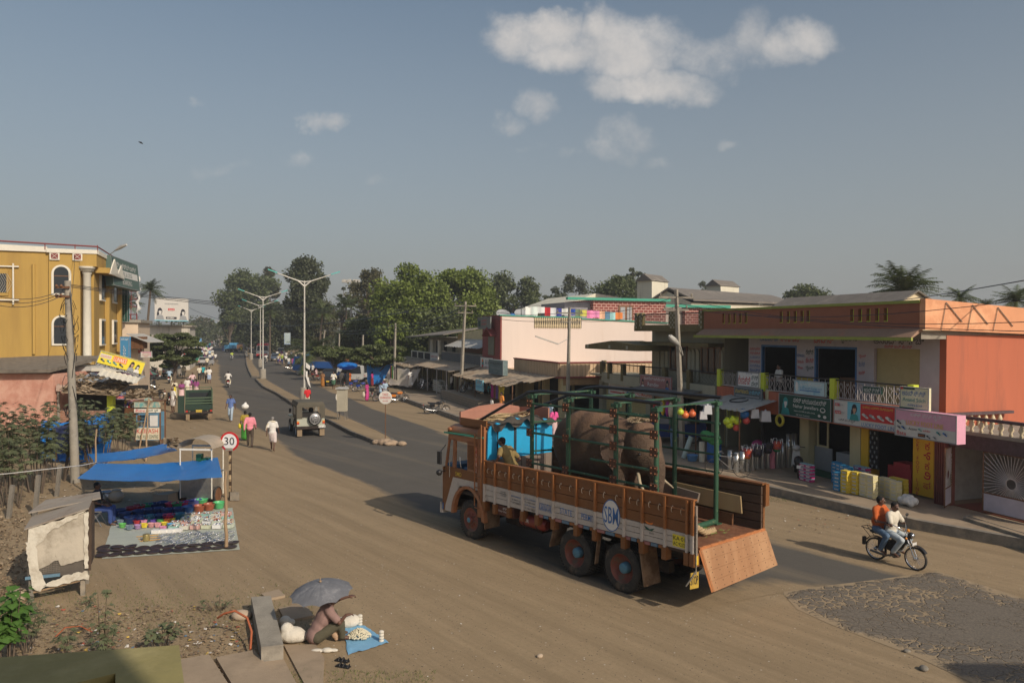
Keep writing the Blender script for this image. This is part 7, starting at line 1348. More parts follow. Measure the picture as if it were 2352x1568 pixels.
CST=bpy.data.materials.new('blue_striped_shirt');CST.use_nodes=True;_t=CST.node_tree;_tc=_t.nodes.new('ShaderNodeTexCoord');_w=_t.nodes.new('ShaderNodeTexWave');_w.wave_type='BANDS';_w.bands_direction='Z';_w.inputs['Scale'].default_value=4.2;_t.links.new(_tc.outputs['Object'],_w.inputs['Vector']);_rr=_t.nodes.new('ShaderNodeValToRGB');_rr.color_ramp.elements[0].position=.93;_rr.color_ramp.elements[1].position=.96;_rr.color_ramp.elements[0].color=(.02,.09,.34,1);_rr.color_ramp.elements[1].color=(.6,.62,.66,1);_t.links.new(_w.outputs['Fac'],_rr.inputs[0]);_t.links.new(_rr.outputs[0],_t.nodes['Principled BSDF'].inputs['Base Color']);_t.nodes['Principled BSDF'].inputs['Roughness'].default_value=.85
V3=Qb
def pose(kind,side=1):
 P=dict(pel=V3((0,0,.93)),chest=V3((0,0,1.27)),neck=V3((0,.0,1.45)),head=V3((0,.02,1.575)),face=V3((0,1,-.05)),hip=[V3((-.09,0,.90)),V3((.09,0,.90))],knee=[V3((-.10,.02,.49)),V3((.10,.02,.49))],ank=[V3((-.10,-.02,.08)),V3((.10,-.02,.08))],toe=[V3((-.12,.15,.03)),V3((.12,.15,.03))],sh=[V3((-.175,0,1.385)),V3((.175,0,1.385))],el=[V3((-.23,-.02,1.11)),V3((.23,-.02,1.11))],wr=[V3((-.24,.06,.86)),V3((.24,.06,.86))],hd=None)
 if kind=='walk':
  P['knee']=[V3((-.10,.17,.50)),V3((.10,.02,.48))];P['ank']=[V3((-.10,.22,.09)),V3((.10,-.24,.13))];P['toe']=[V3((-.11,.38,.05)),V3((.11,-.10,.04))]
  P['el']=[V3((-.24,-.12,1.13)),V3((.24,.06,1.12))];P['wr']=[V3((-.25,-.13,.87)),V3((.25,.22,.92))]
 if kind=='fold':P['el']=[V3((-.22,.02,1.12)),V3((.22,.02,1.12))];P['wr']=[V3((.02,.2,1.15)),V3((-.02,.2,1.08))]
 if kind=='chin':P['el']=[V3((-.22,.02,1.12)),V3((.2,.12,1.12))];P['wr']=[V3((.02,.2,1.08)),V3((.08,.15,1.36))]
 if kind in('ride','pillion','chair'):
  dz=-.13
  for k in('pel','chest','neck','head'):P[k]=P[k]+V3((0,0,dz))
  P['sh']=[p+V3((0,0,dz))for p in P['sh']];P['hip']=[p+V3((0,0,dz))for p in P['hip']]
  P['knee']=[V3((-.20,.38,.66)),V3((.20,.38,.66))];P['ank']=[V3((-.17,.22,.30)),V3((.17,.22,.30))];P['toe']=[V3((-.18,.38,.27)),V3((.18,.38,.27))]
  P['el']=[V3((-.30,.16,1.05)),V3((.30,.16,1.05))];P['wr']=[V3((-.31,.42,1.0)),V3((.31,.42,1.0))]
  if kind=='pillion':P['el']=[V3((-.27,.02,1.0)),V3((.27,.05,1.0))];P['wr']=[V3((-.2,.28,.86)),V3((.2,.28,.86))]
  if kind=='chair':P['wr']=[V3((-.15,.3,.78)),V3((.15,.3,.78))];P['ank']=[V3((-.14,.42,.08)),V3((.14,.42,.08))];P['toe']=[V3((-.14,.56,.03)),V3((.14,.56,.03))];P['knee']=[V3((-.14,.42,.5)),V3((.14,.42,.5))];P['hip']=[p+V3((0,0,-.3))for p in P['hip']];
  if kind=='chair':
   for k in('pel','chest','neck','head'):P[k]=P[k]+V3((0,0,-.28))
   P['sh']=[p+V3((0,0,-.28))for p in P['sh']];P['el']=[V3((-.24,.06,.72)),V3((.24,.06,.72))];P['wr']=[V3((-.12,.3,.62)),V3((.12,.3,.62))]
 if kind=='floor':
  dz=-.80
  for k in('pel','chest','neck','head'):P[k]=P[k]+V3((0,0,dz))
  P['sh']=[p+V3((0,0,dz))for p in P['sh']];P['hip']=[V3((-.1,.03,.13)),V3((.1,.03,.13))];P['knee']=[V3((-.3,.34,.2)),V3((.3,.34,.2))];P['ank']=[V3((.02,.38,.09)),V3((-.02,.3,.09))];P['toe']=[V3((.15,.42,.06)),V3((-.15,.34,.06))]
  P['el']=[V3((-.26,.1,.34)),V3((.26,.1,.34))];P['wr']=[V3((-.12,.32,.3)),V3((.12,.32,.3))]
 return P
def hand(mb,wr,el,near,curl=.6,dirv=None,side=1):
 d=(wr-el).normalized()if dirv is None else V3(dirv).normalized()
 if not near:mb.cap(wr,wr+d*.10,.036,.024,8);return
 up=V3((0,0,1))if abs(d.z)<.8 else V3((0,1,0));s_=d.cross(up).normalized();n_=s_.cross(d).normalized()
 mb.cap(wr,wr+d*.03,.028,.028,8)
 for k in Qc(4):o=(k-1.5)*.019;mb.cap(wr+d*.02+s_*o*.7,wr+d*.085+s_*o,.016,.013,8)
 for k,L_ in Qd((.065,.075,.07,.055)):
  o=(k-1.5)*.021;p=wr+d*.088+s_*o;q=p+(d*cos(curl*.6)-n_*sin(curl*.6))*L_*.5;r=q+(d*cos(curl*1.6)-n_*sin(curl*1.6))*L_*.5;mb.cap(p,q,.0095,.009,8);mb.cap(q,r,.009,.0075,8)
 p=wr+d*.025+s_*.03*side;q=p+(d*.6+s_*side*.7-n_*.2).normalized()*.035;mb.cap(p,q,.0125,.011,8);mb.cap(q,q+(d*.95-n_*.5).normalized()*.03,.011,.009,8)
def human_parts(P,near=False,Qv='half',Qn='trousers',fat=1.0,long=False,collar=True,Qr=0,headcover=False):
 """returns builders for the mesh parts of a figure with the given joints"""
 up=(P['neck']-P['pel']).normalized();sx=(P['sh'][1]-P['sh'][0]).normalized();fw=up.cross(sx);fw=-fw if False else sx.cross(up)*-1;fw=up.cross(sx).normalized();R3=Matrix((sx,fw,up)).transposed();RQ=R3.to_3x3()
 mid=lambda t:P['pel'].lerp(P['neck'],t)
 def torso(mb,e,hem=False):
  for t,rx,ry,rz in((.02,.150,.110,.13),(.3,.138*fat,.105*fat,.17),(.62,.165,.108,.20),(.80,.165,.095,.12)):mb.ball(mid(t),(rx+e,ry+e,rz+e*.5),14,10,RQ)
  mb.cap(P['sh'][0].lerp(P['neck'],.12),P['sh'][1].lerp(P['neck'],.12),.062+e,.062+e,10)
 def B_():
  mb=MB();torso(mb,0);mb.cap(mid(.93),P['head']-V3((0,.01,.05)),.052,.05,10);hf=P['face'].normalized();hx=hf.cross(V3((0,0,1))).normalized();hz=hx.cross(hf).normalized();HQ=Matrix((hx,hf,hz)).transposed();H_=P['head']
  mb.ball(H_+hz*.025,(.074,.092,.088),14,10,HQ);mb.ball(H_-hz*.04+hf*.02,(.056,.066,.070),12,8,HQ)
  mb.cap(H_+hf*.088+hz*.02,H_+hf*.105-hz*.018,.010,.015,8);mb.cap(H_+hf*.078-hz*.052-hx*.012,H_+hf*.078-hz*.052+hx*.012,.011,.011,8)
  for s_ in(-1,1):mb.ball(H_+hx*.076*s_-hz*.005-hf*.005,(.010,.018,.027),8,6,HQ)
  for i in(0,1):
   mb.cap(P['hip'][i],P['knee'][i],.085,.055,10);mb.cap(P['knee'][i],P['ank'][i],.056,.036,10);mb.cap(P['ank'][i]-(P['toe'][i]-P['ank'][i])*.15,P['toe'][i],.038,.028,8)
   mb.cap(P['sh'][i],P['el'][i],.048,.038,10);mb.cap(P['el'][i],P['wr'][i],.038,.025,10);hand(mb,P['wr'][i],P['el'][i],near,side=1 if i==0 else-1,dirv=(P['hd'][i]if P.get('hd')else None),curl=P.get('curl',.6))
  return mb,HQ,H_,hf,hx,hz
 def hair():
  _,HQ,H_,hf,hx,hz=B_();mb=MB();mb.ball(H_+hz*.042-hf*.018,(.082,.092,.082),14,10,HQ);mb.ball(H_-hf*.05+hz*.0,(.068,.05,.075),10,8,HQ)
  if near:
   for k in Qc(26):a=k*2.4;r=.055*math.sqrt(k/26);mb.ball(H_+hz*.108+hx*r*cos(a)+hf*(r*sin(a)-.01)-hz*r*.35,.02,6,4)
  if Qr:mb.cap(H_-hf*.09,P['chest']-hf*.14,.035,.02,8);mb.ball(H_-hf*.10-hz*.02,.045,8,6)
  return mb
 def top():
  mb=MB();torso(mb,.022);e=.02
  for i in(0,1):
   k={'half':.72,'long':1.0,'none':.12}[Qv];q=P['sh'][i].lerp(P['el'][i],k);mb.cap(P['sh'][i],q,.052+e,.045+e,10)
   if Qv=='long':mb.cap(P['el'][i],P['el'][i].lerp(P['wr'][i],.95),.045+e*.8,.03+e*.6,10)
  if long:mb.ball(mid(-.12),(.17,.135,.2),12,8,RQ)
  if collar and near:mb.cap(mid(1.0)-sx*.04-fw*.03,mid(1.0)+sx*.04-fw*.03,.045,.045,8)
  return mb
 def bottom():
  mb=MB();e=.018
  if Qn=='trousers':
   mb.ball(P['pel'],(.158,.12,.13),12,8,RQ)
   for i in(0,1):mb.cap(P['hip'][i],P['knee'][i],.085+e,.058+e,10);mb.cap(P['knee'][i],P['ank'][i]+(P['knee'][i]-P['ank'][i])*.08,.058+e,.044+e,10)
  elif Qn=='short_lungi':
   mb.ball(P['pel'],(.165,.13,.13),12,8,RQ)
   for i in(0,1):mb.cap(P['hip'][i],P['knee'][i]+V3((0,0,.02)),.11,.10,10)
   mb.cap((P['hip'][0]+P['hip'][1])/2,(P['knee'][0]+P['knee'][1])/2+V3((0,0,.04)),.12,.12,10)
  elif Qn in('skirt','long_lungi'):
   a=(P['ank'][0]+P['ank'][1])/2+V3((0,0,.1 if Qn=='skirt' else.1));mb.cap(P['pel'],P['pel'].lerp(a,.5),.155,.165,12)
   for i in(0,1):mb.cap(P['hip'][i],P['knee'][i],.11,.12,10);mb.cap(P['knee'][i],P['ank'][i]+V3((0,0,.12)),.12,.12 if Qn=='skirt' else.10,10)
   mb.cap(P['pel'].lerp(a,.5),a+V3((0,0,.04)),.16,.17,12)
  return mb
 return B_,hair,top,bottom
_hum={}
def Zi(key,Qe,loc,rz,top,bot,skin=SKD,hairm=HB,kind='stand',Qv='half',Qn='trousers',near=False,Qs=None,sc=1.0,P=None,fat=1.0,long=False,Qr=0,extra=None,vox=None):
 k=(key,kind,Qv,Qn,near,fat,long,Qr)
 if k not in _hum or P is not None:
  PP=P or pose(kind);Bf,Hf,Tf,Lf=human_parts(PP,near,Qv,Qn,fat,long,True,Qr)
  root=Qh('person',Qe,'person',loc,rz,Qs,sc);v=vox or(.0125 if near else.024)
  Q2(Bf()[0],'body',skin,v if not near else.0085,root,2 if near else 1);Q2(Hf(),'hair',hairm,.014 if near else.022,root,1);Q2(Tf(),'shirt',top,.016 if near else.024,root,3);Q2(Lf(),{'trousers':'trousers','short_lungi':'lungi','long_lungi':'lungi','skirt':'skirt'}[Qn],bot,.016 if near else.024,root,3)
  if near:
   _,HQ,H_,hf,hx,hz=Bf();mb=MB()
   for s_ in(-1,1):mb.m=0;mb.ball(H_+hf*.086+hx*.028*s_+hz*.022,(.012,.008,.007),8,6);mb.m=1;mb.ball(H_+hf*.093+hx*.028*s_+hz*.022,.0055,6,4);mb.m=1;mb.cap(H_+hf*.09+hx*.014*s_+hz*.044,H_+hf*.083+hx*.044*s_+hz*.046,.005,.003,6)
   mb.cap(H_+hf*.094-hx*.024-hz*.036,H_+hf*.094+hx*.024-hz*.036,.007,.007,6);mb.Qa('face',[white,HB],root)
  if P is None:_hum[k]=root
 else:
  root=Ze(_hum[k],loc,rz,Qe,Qs,sc)
  if Qs is None and 'group' in root:del root['group']
 for c in root.children:
  b_=c.name.split('.')[0];m_={'body':skin,'hair':hairm,'shirt':top,'trousers':bot,'lungi':bot,'skirt':bot}.get(b_)
  if m_:c.material_slots[0].link='OBJECT';c.material_slots[0].material=m_
 return root
def yaw(px,py,qx,qy):
 a,b=g(px,py),g(qx,qy);return math.atan2(-(b.x-a.x),b.y-a.y)
AW=rad(20)
TW=rad(200)
def ppl(Qe,px,py,rz,top,bot,z=0,**k):
 w=g(px,py,z);return Zi(k.pop('key','std'),Qe,w,rz,top,bot,**k)
ppl('man in blue striped polo shirt and pale jeans walking towards us',530,968,rad(185),CST,CLJ,kind='walk',sc=1.0)
ppl('man in bright pink shirt and dark trousers walking away',574,1027,rad(15),CPK,CBR,kind='walk',Qv='long',sc=1.02)
pw=ppl('old man in white shirt and white dhoti with a cloth on his shoulder',626,1036,rad(5),CW,C('dhoti_white',(.66,.58,.56)),kind='walk',Qn='short_lungi',hairm=HG,sc=.98)
mb=MB();mb.tube([(-.20,.12,1.15),(-.18,.08,1.35),(-.12,.02,1.46),(.0,-.06,1.47),(.12,-.04,1.45),(.17,.1,1.36),(.15,.13,1.2)],[.05,.055,.05,.045,.045,.05,.06],8);mb.tube([(-.12,-.0,1.46),(-.24,-.08,1.25),(-.27,-.1,1.05)],[.05,.06,.05],8);mb.Qa('shoulder_cloth',CWH,pw)
pw=ppl('woman in olive yellow sari and green skirt under a white head bundle',563,1012,rad(15),COL_,C('green_skirt',(.05,.24,.03)),Qn='skirt',Qv='half',long=True,Qr=0,sc=.93)
mb=MB();mb.ball((0,0,1.80),(.20,.19,.15),12,8);mb.ball((.02,0,1.97),(.07,.06,.07),8,6);bn=Q2(mb,'bundle',CW,.03,None,2);bn.location=pw.location;tag(bn,'round white cloth bundle balanced on the head of the sari woman','bundle')
mb=MB();mb.ball((-.27,.1,.78),(.09,.12,.16),10,8);bg_=Q2(mb,'bag',CYE,.03,None,1);bg_.location=pw.location;bg_.rotation_euler=(0,0,rad(15));tag(bg_,'yellow cloth bag hanging at the left side of the sari woman','bag')
for spec in[('man in white shirt with pale blue towel and yellow trimmed lungi beside the green pickup',397,947,rad(150),CW,C('white_lungi',(.6,.56,.52)),dict(Qn='short_lungi',hairm=HG,sc=1.04)),('boy in white shirt behind the man with the blue towel',401,930,rad(100),CYE,CBK,dict(sc=.95)),('girl in white school blouse with hand at her chin',401,916,TW,CWH,C('cream_skirt',(.58,.52,.36)),dict(kind='chin',Qn='skirt',sc=.93,long=True,Qr=1)),('schoolgirl in purple waistcoat with folded arms',417,920,TW,CPU,CLP,dict(kind='fold',Qn='skirt',sc=.93,long=True,Qr=1)),('man in white shirt with grey hair between the purple waistcoats',430,912,TW,CW,CWH,dict(hairm=HG,Qn='long_lungi')),('schoolgirl in purple waistcoat seen over the pickup roof',451,912,AW,CPU,CLP,dict(Qn='skirt',sc=.92,long=True,Qr=1)),('schoolgirl behind the grey haired man',436,908,TW,CPU,CLP,dict(Qn='skirt',sc=.9,long=True,Qr=1)),('man in white shirt and short grey lungi near the road edge',422,870,rad(190),CWH,C('grey_lungi',(.22,.22,.2)),dict(Qn='short_lungi',sc=1.0)),('man in white shirt with both arms down walking towards us in dark trousers',458,874,TW,CWH,CBK,dict(kind='walk')),('dark trousered man half hidden behind the cream shirted walker',466,872,TW,CTE,CBK,dict(kind='walk')),('man in white shirt and blue checked lungi walking away',480.5,881,rad(25),CW,CPL,dict(Qn='short_lungi',sc=1.05)),('companion walking on the left of the checked lungi man',475,880,rad(25),CWH,CBK,dict(kind='walk',sc=.97)),('man in beige shirt walking away at the crowd edge',476,845,rad(20),CWH,CDG,dict(kind='walk')),('man in white shirt on the road side of the crowd',495,832,AW,CW,CDG,dict(kind='walk',sc=.97)),('man in cream shirt next to the silver car',488,828,AW,CWH,CDB,dict(kind='walk')),('man in long white dress walking with the crowd',482,834,AW,CW,CW,dict(Qn='long_lungi')),('woman in blue clothes crossing behind the crowd',512,806,rad(90),CDB,CDB,dict(Qn='skirt',sc=.93,long=True)),('man in white shirt and blue trousers beside the blue trailer',517.5,807,rad(90),CBL,CJN,dict(kind='walk')),('man in white shirt and shorts stepping onto the median',566,822,rad(260),CW,C('white_shorts',(.6,.58,.52)),dict(kind='walk',Qn='short_lungi')),('man leaning on the second concrete lamp base',574,811,TW,CW,CBK,dict()),('girl in yellow dress standing on the far roadside',697,861.5,rad(170),CYE,C('green_legs',(.03,.2,.06)),dict(sc=.88,long=True,Qr=1)),('woman in dark red behind the girl in yellow',701,857,rad(170),C('dark_red',(.2,.02,.03)),C('dark_red',(.2,.02,.03)),dict(Qn='skirt',sc=.9)),('boy in white shirt and blue trousers near the roadside crowd',663,842,rad(200),CW,CJN,dict(kind='walk',sc=.92)),('man in white shirt standing by the red motorcycle',718,866,rad(150),CW,CBK,dict(sc=1.0)),('man in pale shirt standing behind in front of the blue truck',725,858,AW,CLP,CDG,dict()),('woman in brown and orange sari beside the auto rickshaw',741,889,rad(170),C('brown_sari',(.28,.14,.06)),C('dark_orange_sari',(.36,.15,.03)),dict(Qn='skirt',sc=.93,long=True,Qr=1)),('man in white shirt and dark green checked lungi in front of the auto rickshaw',766,894,rad(185),CW,CDGN,dict(kind='walk',Qn='short_lungi',sc=1.03)),('man in dark grey shirt talking to the person in black',785,889,AW,CDG,CDG,dict(Qv='long')),('person in long black robe beside the blue vehicle',798,890,rad(60),CBK,CBK,dict(Qn='skirt',Qv='long',long=True)),('woman in orange beside the long black robe',803,886,rad(60),COR,COR,dict(Qn='skirt',sc=.9)),('woman in magenta sari carrying a white bag',843,921,rad(250),CMG,CMG,dict(Qn='skirt',sc=.93,long=True,Qr=1)),('schoolgirl in blue scarf and white dress beside the orange motorcycle',938.5-54,917,rad(190),CBL,C('white_dress',(.52,.55,.6)),dict(Qn='skirt',sc=.93,long=True,Qr=1)),('woman in purple and pink behind the schoolgirl',882,912,rad(150),CPU,CPU,dict(Qn='skirt',sc=.9)),('man in red waistcoat sitting on the median behind the jeep',706,938,AW,CRD,CWH,dict(z=-.0,sc=.95)),]:
 Qe,px,py,rz,top,bot,kw=spec;ppl(Qe,px,py,rz,top,bot,**kw)
w=g(836,921);mb=MB();mb.ball((0,0,.55),(.16,.12,.24),10,8);o=Q2(mb,'bag',CWH,.03,None,1);o.location=(w.x,w.y,.0);tag(o,'white bag carried by the woman in magenta sari','bag')
def bp(Qe,off,q,rz,top,bot,z=.3,**k):return Zi(k.pop('key','std'),Qe,B(off,q,z),rz,top,bot,**k)
bp('man in white shirt and dark trousers in the shade of the tin roof',-4.3,46.2,FR+rad(90),CW,CBK,z=.3)
bp('man in khaki standing in the doorway beside the blue door',-3.4,44.5,FR+rad(90),CKH,CBR,z=.3)
bp('man in checked shirt and jeans standing on the verandah',-3.6,38.9,FR,CGL,CJN,z=.96)
bp('woman in teal sitting on the verandah',-3.9,36.6,FR+rad(60),CTE,CBK,z=.96,kind='floor')
bp('man in white shirt bending over on the verandah',-4.0,35.4,FR,CW,CDG,z=.96,kind='chair')
bp('man in orange shirt standing behind the cab roof',-6.4,26.3,FR+rad(100),C('orange_top',(.75,.28,.06)),CBR,z=.3)
bp('child beside the orange shirted man',-6.5,28.0,FR+rad(100),CW,CBR,z=.3,sc=.7)
bp('man in light blue shirt beyond the front of the truck',-6.0,19.2,FR+rad(100),CBL,CDG,z=.3,Qv='long')
bp('woman in pink beside the blue head board',-6.6,17.3,FR,C('hot_pink',(.75,.10,.32)),CLP,z=.3,Qn='skirt',Qr=1,sc=.92)
bp('girl in white and lilac scarf smiling beside the truck',-6.35,16.0,FR+rad(120),CWH,CWH,z=.3,Qn='skirt',Qr=1,sc=.92,skin=SKM)
bp('second schoolgirl looking over her friend beside the truck',-6.1,15.2,FR+rad(110),CWH,CLP,z=.3,Qn='skirt',Qr=1,sc=.92,skin=SKM)
bp('man with dark hair passing on the pavement behind the truck bed',-6.2,9.4,FR+rad(10),CLP,CBK,z=.0,sc=.95)
bp('boy in red shirt passing behind the truck bed',-5.9,8.6,FR+rad(90),CRD,CBK,z=.0,sc=.95)
bp('man in dark green checked shirt bending near the tin awning post',-2.6,12.2,FR,CDGN,CJN,z=.3)
bp('shopkeeper in pink shirt standing upstairs behind the counter',1.5,4.15,FR+rad(100),C('salmon_shirt',(.60,.30,.24)),CBK,z=3.2,Qv='half')
bp('seated man in white shirt at the upstairs shop entrance',-.55,7.3,FR+rad(80),CW,CBK,z=3.2,kind='chair',skin=SKM)
bp('shopkeeper in blue sitting behind the white counter',1.0,4.1,FR+rad(90),CDB,CBK,z=.3)
bp('man in white squatting by the pole with the meter box',-8.2,57,FR,CWH,CWH,z=.3,kind='floor',sc=1.05)
bp('man in white leaning at the clothes stall',-6.2,54.5,FR,CW,CW,z=.3,kind='walk',Qn='long_lungi')
bp('woman in dark red beside the blue tarpaulin stall',-9.0,60.5,FR+rad(60),CMG,C('dark_red',(.2,.02,.03)),z=.0,Qn='skirt',sc=.92)
random.seed(12)
far=[]
tops_=[CW]*9+[CWH]*4+[CBL,CLP,CPK,CYE,CTE,CRD,CPU,CGL,CLM,CDB,COR]
nm_of={CW:'white',CWH:'cream',CBL:'light blue',CLP:'pale pink',CPK:'pink',CYE:'yellow',CTE:'teal',CRD:'red',CPU:'purple',CGL:'grey',CLM:'lime green',CDB:'dark blue',COR:'orange'}
spots=[]
for(x0,x1,y0,y1,n)in((425,492,797,806,32),(432,488,806,815,30),(446,490,815,826,22),(440,540,786,793,26)):
 for i in Qc(n):spots.append((x0+(x1-x0)*((i+random.random()*.8)/n),random.uniform(y0,y1),'in the far crowd on the left carriageway'))
for i in Qc(24):spots.append((random.uniform(636,690),random.uniform(818,839),'in the group on the far right roadside'))
for i in Qc(16):spots.append((random.uniform(345,428),random.uniform(832,850),'among the parked motorcycles on the left'))
for i in Qc(12):spots.append((random.uniform(672,770),random.uniform(842,856),'in front of the blue lorries on the right'))
for i in Qc(7):spots.append((random.uniform(548,566),random.uniform(790,795),'in the far group at the end of the median'))
for(px,py,where)in spots:
 t_=random.choice(tops_);lw=random.choice(['trousers','trousers','short_lungi','skirt' if t_ not in(CW,)else 'trousers']);ppl('person in a %s top %s'%(nm_of[t_],where),px,py,random.choice((AW,TW,AW+.5,TW-.6)),t_,random.choice((CBK,CDG,CDB,CBR))if lw=='trousers' else random.choice((CW,CDG,CPL if lw=='short_lungi' else CPU)),kind='stand' if lw!='trousers' else 'walk',Qn=lw,Qs='people '+where,sc=random.uniform(.92,1.04))
 # == motorcycles
Zb=mat('chrome',(.62,.62,.62),.18,.06,8,metal=1.0);Kv=mat('engine_metal',(.18,.175,.17),.45,.3,12,metal=.6)
def moto_proto():
 r=Qh('motorcycle','','motorcycle',(0,0,0),0,None)
 for y in(-.62,.66):
  R_w=.30;mb=MB();mb.m=0;mb.Qi([(R_w*.84,-.04),(R_w*.95,-.045),(R_w,-.02),(R_w,.02),(R_w*.95,.045),(R_w*.84,.04)],(0,0,0),'X',24,ends=False);wl_=mb.Qa('wheel',[Zq],r);wl_.location=(0,y,R_w)
  mb=MB();mb.Qi([(R_w*.86,-.03),(R_w*.78,0),(R_w*.86,.03)],(0,0,0),'X',24,ends=False)
  for i in Qc(12):a=2*PI*i/12;mb.bar((0,0,0),(0,cos(a)*R_w*.8,sin(a)*R_w*.8),.006,3)
  mb.Qi([(.001,-.05),(.06,-.045),(.06,.045),(.001,.05)],(0,0,0),'X',10);mb.Qa('rim',Zb,wl_)
 mb=MB();mb.cap((0,.0,.76),(0,.28,.80),.10,.12,12);mb.ball((0,.16,.80),(.12,.20,.10),14,10);Q2(mb,'tank',CDB,.022,r,2)
 mb=MB();mb.Qo([(-.11,-.62,.76),(.11,-.62,.76),(.10,.05,.70),(-.10,.05,.70)],[(-.11,-.66,.84),(.11,-.66,.84),(.09,.04,.79),(-.09,.04,.79)]);mb.Qa('seat',Qg,r)
 mb=MB();mb.box(-.12,.12,-.08,.22,.28,.5);mb.tube([(0,.12,.45),(0,.18,.68)],[.09,.07],8);
 for k in Qc(4):mb.Qi([(.10,-.005),(.10,.005)],(0,.13+k*.008,.5+k*.035),'Z',10)
 mb.tube([(.0,.42,.78),(0,.3,.35),(0,0,.25),(0,-.3,.35),(0,-.5,.7)],.025,6);mb.tube([(.07,-.62,.3),(.07,0,.33)],.022,5);mb.tube([(-.07,-.62,.3),(-.07,0,.33)],.022,5);mb.bar((-.25,.02,.3),(.25,.02,.3),.015,5);mb.bar((.02,-.1,.3),(.2,-.18,0.02),.012,4);mb.Qa('engine',Kv,r)
 mb=MB();mb.tube([(.09,.2,.35),(.13,.05,.26),(.14,-.3,.28),(.15,-.75,.36)],[.02,.025,.04,.045],8);mb.Qa('exhaust',Zb,r)
 for s_ in(-1,1):mb=MB();mb.bar((s_*.07,.66,.3),(s_*.07,.42,.92),.02,6);mb.Qa('fork',Zb,r)
 mb=MB();mb.tube([(-.33,.30,.98),(-.2,.36,.99),(0,.40,.94),(.2,.36,.99),(.33,.30,.98)],.014,6);mb.bar((-.33,.3,.98),(-.22,.345,.985),.02,6);mb.bar((.33,.3,.98),(.22,.345,.985),.02,6);mb.Qa('handlebar',Qg,r)
 for s_ in(-1,1):mb=MB();mb.bar((s_*.22,.36,.99),(s_*.30,.34,1.15),.007,4);mb.ball((s_*.32,.33,1.18),(.06,.015,.04),8,6);mb.Qa('mirror',Qg,r)
 mb=MB();mb.m=0;mb.ball((0,.50,.86),(.085,.07,.09),10,8);mb.m=1;mb.ball((0,.545,.86),(.065,.035,.07),10,8);mb.Qa('headlight',[Qg,Zb],r)
 mb=MB()
 for(yc,a0,a1)in((-.62,.1,2.2),(.66,.5,2.3)):
  pts=[(yc+.34*cos(a0+(a1-a0)*i/8),.3+.34*sin(a0+(a1-a0)*i/8))for i in Qc(9)]
  for p,q in zip(pts,pts[1:]):mb.Qo([(-.06,p[0],p[1]),(.06,p[0],p[1]),(.06,q[0],q[1]),(-.06,q[0],q[1])],[(-.06,p[0],p[1]+.01),(.06,p[0],p[1]+.01),(.06,q[0],q[1]+.01),(-.06,q[0],q[1]+.01)])
 mb.Qa('mudguard',Qg,r)
 mb=MB();mb.m=0;mb.box(-.05,.05,-.96,-.93,.62,.70);mb.m=1;mb.box(-.09,.09,-.97,-.955,.46,.57);mb.Qa('number_plate',[Qf('tail_red',(.5,.02,.02),.3),white],r)
 mb=MB();mb.box(-.11,.11,-.5,-.15,.5,.7);mb.Qa('side_cover',CDB,r)
 return r
mp_=moto_proto();first=[True]
TK={n:Qf('tank_'+n,c,.25)for n,c in dict(black=(.015,.015,.018),blue=(.02,.05,.25),maroon=(.18,.01,.02),orange=(.62,.20,.03),silver=(.4,.42,.45),red=(.5,.01,.02)).items()}
def moto(Qe,px,py,rz,col='black',lean=0,z=0,loc=None,Qs='motorcycles in the street',sc=1.0):
 w=loc if loc is not None else g(px,py,z);m_={'tank':TK[col],'side_cover':TK[col]}
 if first[0]:first[0]=False;r=mp_;r.location=w;r.rotation_euler=(0,0,rz);recolor(r,m_)
 else:r=Ze(mp_,w,rz,None,None,sc,m_)
 r.rotation_euler=(0,lean,rz)if True else 0;r['label']=Qe;r['group']=Qs;return r
def rider(Qe,m_,top,bot,kind='ride',back=.22,**k):
 rz=m_.rotation_euler[2];d=Qb((-sin(rz),cos(rz),0));return Zi('rd',Qe,Qb(m_.location)-d*back,rz,top,bot,kind=kind,**k)
m_=moto('motorcycle ridden away from us along the left carriageway',524,889,rad(20),'maroon');rider('man in white shirt riding the motorcycle away from us',m_,CW,CWH,Qv='long',sc=1.05)
m_=moto('motorcycle coming towards us beside the purple schoolgirls',441.5,892,rad(195),'blue');rider('man in pale pink shirt riding towards us',m_,CLP,CDG,Qv='long')
m_=moto('motorcycle coming towards us on the middle of the left carriageway',532.5,826,rad(195),'black');rider('rider in lime green vest and white sleeves',m_,CLM,CW,Qv='half')
m_=moto('motorcycle coming down the edge of the crowd',481,820,rad(200),'black');rider('rider in white at the edge of the crowd',m_,CW,CDG)
m_=moto('motorcycle near the median with a woman in yellow',554,809,AW,'black');rider('woman in yellow riding near the median',m_,CYE,CYE)
m_=moto('left of two motorcycles coming under the bus',616,823,rad(200),'black');rider('rider in white in front of the bus',m_,CW,CBK)
m_=moto('motorcycle coming towards us in front of the second lamp',611,833.5,rad(190),'black');rider('man in white shirt beside the lamp pole riding towards us',m_,CW,CWH)
m_=moto('motorcycle with a rider waiting beside the tilted sign pole',389,880,rad(20),'black');rider('man in pale blue shirt on the motorcycle with white plate',m_,CBL,CWH)
m_=moto('parked motorcycle with a man sitting across it near the auto rickshaw',722,875,rad(105),'red');rider('man in pale pink shirt sitting on the red motorcycle',m_,CLP,CBK)
m_=moto('black motorcycle with a couple beside the orange one',872+7,921,rad(215+90),'black');rider('man in light blue shirt seated behind the orange motorcycle',m_,CBL,CJN)
moto('orange and white motorcycle parked at the kerb',913,924,rad(285),'orange',.16)
moto('dark motorcycle with maroon trim parked alone near the kerb',1003,950,rad(282),'black',.14)
moto('dusty black motorcycle parked below the tilted yellow sign',335,893,rad(285),'black',.14)
